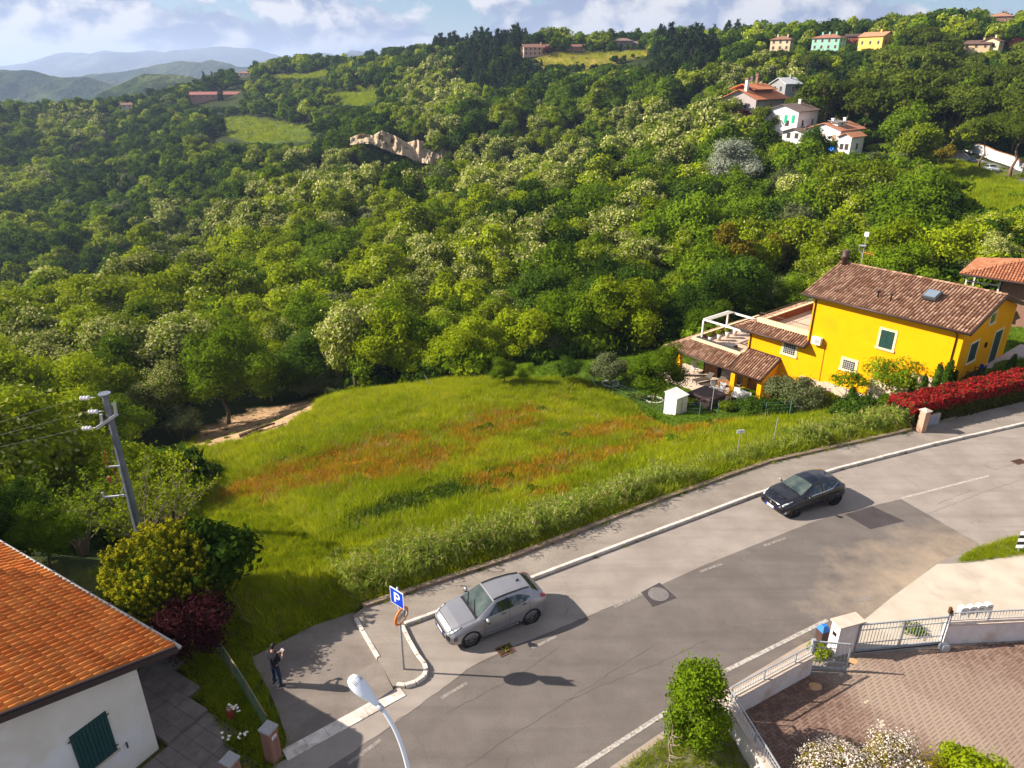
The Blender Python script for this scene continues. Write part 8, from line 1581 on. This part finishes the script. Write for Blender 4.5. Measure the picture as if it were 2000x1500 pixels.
def ex_silver(t, patch, S_):
    patch('windscreen', 1.23, 1.90, 7.75, 10, WSG, 0, .008, q0f=lambda f: 7.75+.25*f, ny=8); patch('rear_window', 3.60, 3.87, 7.9, 10, CGL, 0, .008, ny=8)
    patch('side_window', 1.52, 3.42, 5.15, 6.9, CGL, 0, .007, nx=26, q0f=lambda f: 5.12+(.55 if f > .85 else 0)*(f-.85)/.15, q1f=lambda f: 5.2+1.65*min(1, f/.28) if f < .28 else (6.85 if f < .72 else 6.85-1.2*((f-.72)/.28)**1.6))
    patch('window_pillar', 2.42, 2.49, 5.1, 6.95, BLACK, 0, .010, nx=2); patch('bonnet_seam', .19, .22, 7.5, 10, DGREY, 0, .004, nx=1); patch('cowl', 1.12, 1.24, 7.6, 10, BLACK, 0, .006, nx=2, ny=8)
    patch('headlight', .10, .50, 5.2, 7.0, LENS, 0, .016, q0f=lambda f: 5.0+.9*f, q1f=lambda f: 7.2-.5*f); patch('headlight_surround', .08, .55, 5.0, 7.2, DGREY, 0, .010, q0f=lambda f: 4.9+.7*f, q1f=lambda f: 7.5-.6*f)
    patch('grille', .0, .075, 2.6, 4.6, BLACK, 0, .012, nx=2); patch('lower_lip', .01, .2, 1.2, 2.1, CHR, 0, .012, nx=4, ny=2)
    patch('fog_lamp', .20, .32, 2.9, 3.7, BLACK, 0, .014, nx=4); patch('fog_lens', .23, .29, 3.1, 3.5, LENS, 0, .018, nx=2); patch('tail_lamp', 3.86, 4.13, 4.6, 6.0, RED, 0, .012); patch('sill_trim', 1.25, 2.9, 1.4, 2.15, CLAD, 0, .008, ny=2); patch('sill_chrome', 1.3, 2.85, 2.02, 2.28, CHR, 0, .014, ny=1)
    for x in (1.42, 2.45, 3.33): patch('door_seam', x, x+.012, 2.2, 5.1, DGREY, 0, .003, nx=1)
    patch('door_handle', 2.12, 2.32, 4.62, 4.78, DGREY, 0, .02, nx=2, ny=1); patch('door_handle', 3.02, 3.2, 4.7, 4.86, DGREY, 0, .02, nx=2, ny=1)
    for s_ in (1, -1):
        mb = MB(); mb.tube([S_(x, 8.15, s_)+Vector((0, 0, .03)) for x in np.linspace(1.95, 3.5, 9)], .022, 6); part('roof_rail', mb, BLACK, t, True)
        mi_ = link('wing_mirror', None, t); mb = MB(); mb.ell((1.50, s_*1.0, 1.06), (.075, .12, .085), 12, 8); part('housing', mb, SILV, mi_, True); mb = MB(); mb.bar((1.5, s_*.8, .99), (1.5, s_*.96, 1.02), .06); mb.box((1.5, s_*1.0, .965), (.12, .18, .03)); part('foot', mb, BLACK, mi_)
    mb = MB(); mb.bx(-.014, .0, -.40, .40, .40, .475); mb.bx(-.014, .0, -.42, .42, .635, .68); part('grille', mb, BLACK, t)
    mb = MB(); mb.add([(0.0, -.26, .50), (0, .26, .50), (0, .26, .61), (0, -.26, .61)], [(0, 1, 2, 3)]); mb.v = [(-.022, b, c) for a, b, c in mb.v]; part('number_plate', mb, PLATE_W, t); mb = MB(); mb.bx(-.026, -.023, -.26, -.21, .5, .61); mb.bx(-.026, -.023, .21, .26, .5, .61); part('plate_band', mb, PLATE_B, t)
    mb = MB(); mb.box((3.25, 0, 1.525), (.16, .035, .07), taper=.3); part('aerial_fin', mb, BLACK, t); mb = MB(); mb.bar((1.17, -.5, 1.13), (1.45, .05, 1.27), .02); mb.bar((1.17, .1, 1.14), (1.45, .6, 1.25), .02); part('wiper', mb, BLACK, t); mb = MB(); mb.ell((.1, 0, .79), (.03, .05, .03), 8, 6); part('badge', mb, CHR, t, True)
RIM = mat('rim_alloy', (.20, .19, .19), rough=.35, metal=.7)
fc, rc_ = at(918, 1262), at(1038, 1216); d = (rc_-fc); d.z = 0; d.normalize(); yaw = math.atan2(d.y, d.x); nrm_ = Vector((-d.y, d.x, 0)); mid = (fc+rc_)/2+nrm_*.82
o_ = mid-d*(.86+1.27)
car('silver_car', 'silver compact crossover parked against the kerb near the parking sign', (o_.x, o_.y, 0), yaw, SILV, SV, (.86, 3.42, .335), 4.17, 1.80, True, RIM, ex_silver)
SBk = [(0, .34, .45, .46, .55, .58, .5, .62, .40, .66), (.06, .24, .66, .45, .72, .62, .62, .68, .54, .73), (.22, .19, .78, .5, .82, .73, .72, .79, .60, .84), (.5, .18, .84, .53, .865, .82, .79, .88, .66, .93), (.95, .18, .85, .56, .868, .89, .81, .95, .70, 1.0), (1.1, .18, .85, .56, .87, .90, .815, .97, .70, 1.03),
      (1.95, .18, .855, .56, .872, .94, .81, 1.36, .58, 1.41), (2.5, .18, .855, .58, .872, .97, .81, 1.39, .57, 1.45), (3.0, .18, .855, .6, .874, 1.02, .81, 1.37, .55, 1.43), (3.5, .2, .85, .62, .872, 1.08, .79, 1.30, .51, 1.36), (3.82, .24, .82, .62, .85, 1.04, .74, 1.07, .60, 1.10), (3.98, .28, .76, .62, .8, .95, .70, .98, .55, 1.0), (4.06, .38, .6, .6, .7, .82, .58, .85, .44, .87)]
BLK = paint('paint_black', (.004, .004, .008), .05, .2)
def ex_black(t, patch, S_):
    patch('windscreen', 1.16, 1.90, 7.75, 10, WSG, 0, .008, q0f=lambda f: 7.75+.25*f, ny=8); patch('rear_window', 3.55, 3.8, 7.9, 10, CGL, 0, .008, ny=8)
    patch('side_window', 1.45, 3.45, 5.15, 6.9, CGL, 0, .007, nx=26, q0f=lambda f: 5.12+(.7 if f > .8 else 0)*(f-.8)/.2, q1f=lambda f: 5.2+1.65*min(1, f/.3) if f < .3 else (6.85 if f < .72 else 6.85-1.1*((f-.72)/.28)**1.6))
    patch('window_chrome', 1.7, 3.45, 5.0, 5.12, CHR, 0, .012, nx=20, ny=1, q0f=lambda f: 4.98+(.75*(f-.75)/.25 if f > .75 else 0), q1f=lambda f: 5.09+(.75*(f-.75)/.25 if f > .75 else 0)); patch('window_pillar', 2.38, 2.45, 5.1, 6.95, BLACK, 0, .010, nx=2)
    patch('headlight', .10, .58, 5.1, 6.6, LENS, 0, .016, q0f=lambda f: 5.0+.7*f, q1f=lambda f: 7.0-.9*f); patch('grille', .0, .06, 3.6, 5.3, BLACK, 0, .012, nx=2); patch('grille_chrome', .0, .05, 4.9, 5.3, CHR, 0, .018, nx=2, ny=1); patch('lower_grille', .0, .1, 1.6, 3.0, CLAD, 0, .012, nx=3); patch('fog_lens', .14, .24, 2.1, 2.8, LENS, 0, .018, nx=3); patch('tail_lamp', 3.78, 4.0, 4.8, 5.9, RED, 0, .012)
    for x in (1.3, 2.41, 3.2): patch('door_seam', x, x+.012, 2.0, 5.1, mat('seam_black', (.004, .004, .004), rough=.8), 0, .003, nx=1)
    patch('door_handle', 2.1, 2.27, 4.6, 4.75, BLACK, 0, .02, nx=2, ny=1)
    for s_ in (1, -1):
        mi_ = link('wing_mirror', None, t); mb = MB(); mb.ell((1.42, s_*.97, .98), (.07, .11, .075), 12, 8); part('housing', mb, BLK if s_ < 0 else mat('mirror_cap_grey', (.2, .2, .19), rough=.3), mi_, True); mb = MB(); mb.bar((1.42, s_*.78, .92), (1.42, s_*.93, .95), .05); part('foot', mb, BLACK, mi_)
    mb = MB(); mb.bx(-.026, -.020, -.26, .26, .36, .47); part('number_plate', mb, PLATE_W, t); mb = MB(); mb.bx(-.030, -.0265, -.26, -.21, .36, .47); mb.bx(-.030, -.0265, .21, .26, .36, .47); part('plate_band', mb, PLATE_B, t)
    mb = MB(); mb.add([(-.03, 0, .52), (-.03, -.075, .62), (-.02, 0, .73), (-.03, .075, .62), (-.045, 0, .62)], [(0, 4, 1), (1, 4, 2), (2, 4, 3), (3, 4, 0)]); part('badge', mb, CHR, t); mb = MB(); mb.box((3.3, 0, 1.395), (.05, .03, .06)); part('aerial', mb, BLACK, t)
fc, rc_ = at(1547, 1011), at(1634, 984); d = (rc_-fc); d.z = 0; d.normalize(); nrm_ = Vector((-d.y, d.x, 0)); mid = (fc+rc_)/2+nrm_*.80; o_ = mid-d*(.84+1.27)
car('black_car', 'black hatchback parked against the kerb further up the road', (o_.x, o_.y, 0), math.atan2(d.y, d.x), BLK, SBk, (.82, 3.38, .31), 4.06, 1.76, False, mat('rim_dark', (.06, .06, .065), rough=.3, metal=.7), ex_black)
def ex_far(t, patch, S_):
    patch('windscreen', 1.23, 1.90, 7.75, 10, CGL, 0, .02, ny=4); patch('rear_window', 3.55, 3.87, 7.9, 10, CGL, 0, .02, ny=4); patch('side_window', 1.6, 3.4, 5.3, 6.9, CGL, 0, .02); patch('tail_lamp', 3.86, 4.13, 4.6, 6.0, RED, 0, .02)
for u, v, pm_, lb in ((1944, 334, paint('paint_light_silver', (.55, .58, .62), .3, .3), 'distant silver estate car on the far road between two umbrella pines'), (1903, 318, paint('paint_dark_blue', (.03, .04, .06), .3, .3), 'distant dark car on the far road left of the first umbrella pine')):
    p = hitd(u, v+6); dd_ = (RD[4]-RD[2]); car('parked_car', lb, (p.x, p.y, p.z+.15), math.atan2(dd_.y, dd_.x)+math.pi, pm_, SV, (.86, 3.42, .33), 4.17, 1.8, False, RIM, ex_far)
# ================================================================ the man looking at his phone
SKIN = mat('skin', (.42, .22, .14), rough=.6); HAIR = mat('hair_dark', (.012, .008, .007), rough=.7); TEE = mat('cloth_black', (.010, .010, .016), rough=.9); JEAN = mat('denim_navy', (.012, .018, .045), (.02, .028, .06), scale=30, rough=.9); SHOE = mat('shoe_black', (.015, .015, .018), rough=.7); SOLE = mat('sole_white', (.62, .6, .58), rough=.6)
pp = (at(534, 1338)+at(550, 1337))/2; t = thing('person', 'man in black t-shirt and dark jeans seen from behind, looking down at his hands', 'person', (pp.x, pp.y, .008), R(-28))
def skin(name, V, E_, rad, m_, root=0, lv=2, par_=None):
    me = bpy.data.meshes.new(name); me.from_pydata(V, E_, []); o = link(name, me, par_ or t); me.materials.append(m_); sk = o.modifiers.new('skin', 'SKIN'); sk.use_smooth_shade = True
    for i, r_ in enumerate(rad): me.skin_vertices[0].data[i].radius = (r_, r_) if not isinstance(r_, tuple) else r_
    me.skin_vertices[0].data[root].use_root = True; ss = o.modifiers.new('sub', 'SUBSURF'); ss.levels = ss.render_levels = lv; return o
# facing local +y; x to his right
SH, HP = 1.46, .96
body_v = [(0, 0, HP), (0, 0, 1.15), (0, .0, 1.38), (0, .02, 1.50), (0, .05, 1.58), (-.17, .0, SH-.03), (-.24, .03, 1.16), (-.15, .27, 1.12), (-.06, .36, 1.14), (.17, .0, SH-.03), (.24, .03, 1.16), (.15, .27, 1.12), (.07, .36, 1.14),
          (-.10, 0, .92), (-.12, .02, .50), (-.13, -.01, .09), (.10, 0, .92), (.14, .02, .50), (.19, -.02, .09)]
body_e = [(0, 1), (1, 2), (2, 3), (3, 4), (2, 5), (5, 6), (6, 7), (7, 8), (2, 9), (9, 10), (10, 11), (11, 12), (0, 13), (13, 14), (14, 15), (0, 16), (16, 17), (17, 18)]
skin('body', body_v, body_e, [.10, .10, .10, .055, .055, .05, .042, .03, .028, .055, .042, .03, .028, .08, .055, .035, .08, .055, .035], SKIN)
skin('t_shirt', [(0, 0, .90), (0, 0, 1.15), (0, 0, 1.37), (0, .02, 1.50), (-.19, .0, 1.42), (-.25, .02, 1.24), (-.255, .06, 1.17), (.19, .0, 1.42), (.25, .02, 1.24), (.255, .06, 1.17)], [(0, 1), (1, 2), (2, 3), (2, 4), (4, 5), (5, 6), (2, 7), (7, 8), (8, 9)], [.172, .160, .172, .095, .088, .074, .07, .088, .074, .07], TEE, 1)
skin('jeans', [(0, 0, .96), (-.10, 0, .88), (-.12, .02, .50), (-.13, -.01, .10), (.10, 0, .88), (.14, .02, .50), (.19, -.02, .10)], [(0, 1), (1, 2), (2, 3), (0, 4), (4, 5), (5, 6)], [.122, .098, .075, .06, .098, .075, .06], JEAN)
hd_o = link('head', None, t); hd_o.location = (0, .085, 1.66); hd_o.rotation_euler = (R(-30), 0, 0); mb = MB(); n, m = 20, 14; P = []
for i in range(m+1):
    a = math.pi*i/m
    for j in range(n):
        b = 2*math.pi*j/n; x, y, z = .074*math.sin(a)*math.cos(b), .094*math.sin(a)*math.sin(b), -.118*math.cos(a)
        if z < 0: x *= 1+.35*z/.118*.6; y = y*(1-.1) if y < 0 else y
        if y > .05 and abs(x) < .03: y += .018*math.exp(-((z+.012)/.02)**2)*math.exp(-(x/.014)**2); y -= .008*math.exp(-((z-.018)/.015)**2)
        P.append((x, y, z))
mb.add(P, [(i*n+j, i*n+(j+1) % n, (i+1)*n+(j+1) % n, (i+1)*n+j) for i in range(m) for j in range(n)]); part('face', mb, SKIN, hd_o, True)
mb = MB(); mb.ell((0, -.014, .018), (.082, .094, .112), 18, 12); hm_ = part('hair', mb, HAIR, hd_o, True); mb = MB()
for s_ in (-1, 1): mb.ell((s_*.077, 0, -.01), (.010, .02, .032), 8, 6)
part('ears', mb, SKIN, hd_o, True); mb = MB()
for s_ in (-1, 1): mb.ell((s_*.028, .083, .012), (.011, .008, .008), 8, 6)
part('eyes', mb, mat('eye_dark', (.03, .02, .02), rough=.3), hd_o, True); mb = MB(); mb.ell((0, .085, -.055), (.024, .009, .008), 8, 6); part('mouth', mb, mat('lip', (.3, .1, .08), rough=.5), hd_o, True)
for s_ in (-1, 1):
    b = Vector((s_*.065, .36, 1.14)); V = [tuple(b), tuple(b+Vector((-s_*.01, .05, .01)))]; E_ = [(0, 1)]; r_ = [.026, .028]
    for k in range(4): i0 = len(V); L = (.030, .034, .032, .026)[k]; o1 = b+Vector((-s_*.02+(k-1.5)*.0, .075, .03-.018*k)); V += [tuple(o1), tuple(o1+Vector((-s_*L*.6, L*.6, 0))), tuple(o1+Vector((-s_*L*1.5, L*.4, .002)))]; E_ += [(1, i0), (i0, i0+1), (i0+1, i0+2)]; r_ += [.010, .009, .008]
    i0 = len(V); V += [tuple(b+Vector((-s_*.02, .03, .045))), tuple(b+Vector((-s_*.045, .05, .055)))]; E_ += [(1, i0), (i0, i0+1)]; r_ += [.011, .009]; skin('hand', V, E_, r_, SKIN, 0, 1)
for s_, x, y, rz_ in ((-1, -.13, -.01, .15), (1, .19, -.02, -.75)):
    sh = link('shoe', None, t); sh.location = (x, y, 0); sh.rotation_euler.z = rz_; mb = MB()
    pr_ = [(-.085, .032, .075), (-.05, .04, .10), (.0, .042, .10), (.07, .045, .075), (.14, .046, .055), (.185, .03, .035)]; P = []
    for yy, hw, zt_ in pr_: P += [(-hw, yy, .022), (-hw*.9, yy, .022+(zt_-.022)*.6), (-hw*.4, yy, zt_), (hw*.4, yy, zt_), (hw*.9, yy, .022+(zt_-.022)*.6), (hw, yy, .022)]
    mb.add(P, [(i*6+j, i*6+j+1, (i+1)*6+j+1, (i+1)*6+j) for i in range(5) for j in range(5)]+[tuple(range(6)), tuple(range(35, 29, -1))]); part('upper', mb, SHOE, sh, True); mb = MB(); mb.prism([(-.036, -.095), (.036, -.095), (.052, .0), (.052, .14), (.03, .20), (-.03, .20), (-.052, .14), (-.052, .0)], -.004, .0215); part('sole', mb, SOLE, sh)
cp_w = Matrix.Translation((pp.x, pp.y, .008)) @ Matrix.Rotation(R(-28), 4, 'Z') @ Vector((0, .43, 1.18)); ct = thing('held_controller', 'grey drone controller with a pale screen held in the hands of the man', 'controller', cp_w, R(-28)); ct.rotation_euler.x = R(35)
mb = MB(); mb.box((0, 0, -.02), (.17, .11, .035), taper=.9); part('case', mb, mat('controller_grey', (.12, .13, .16), rough=.5), ct); mb = MB(); mb.box((0, .03, .0155), (.13, .07, .004)); part('screen', mb, mat('screen_pale', (.22, .18, .18), rough=.5), ct)
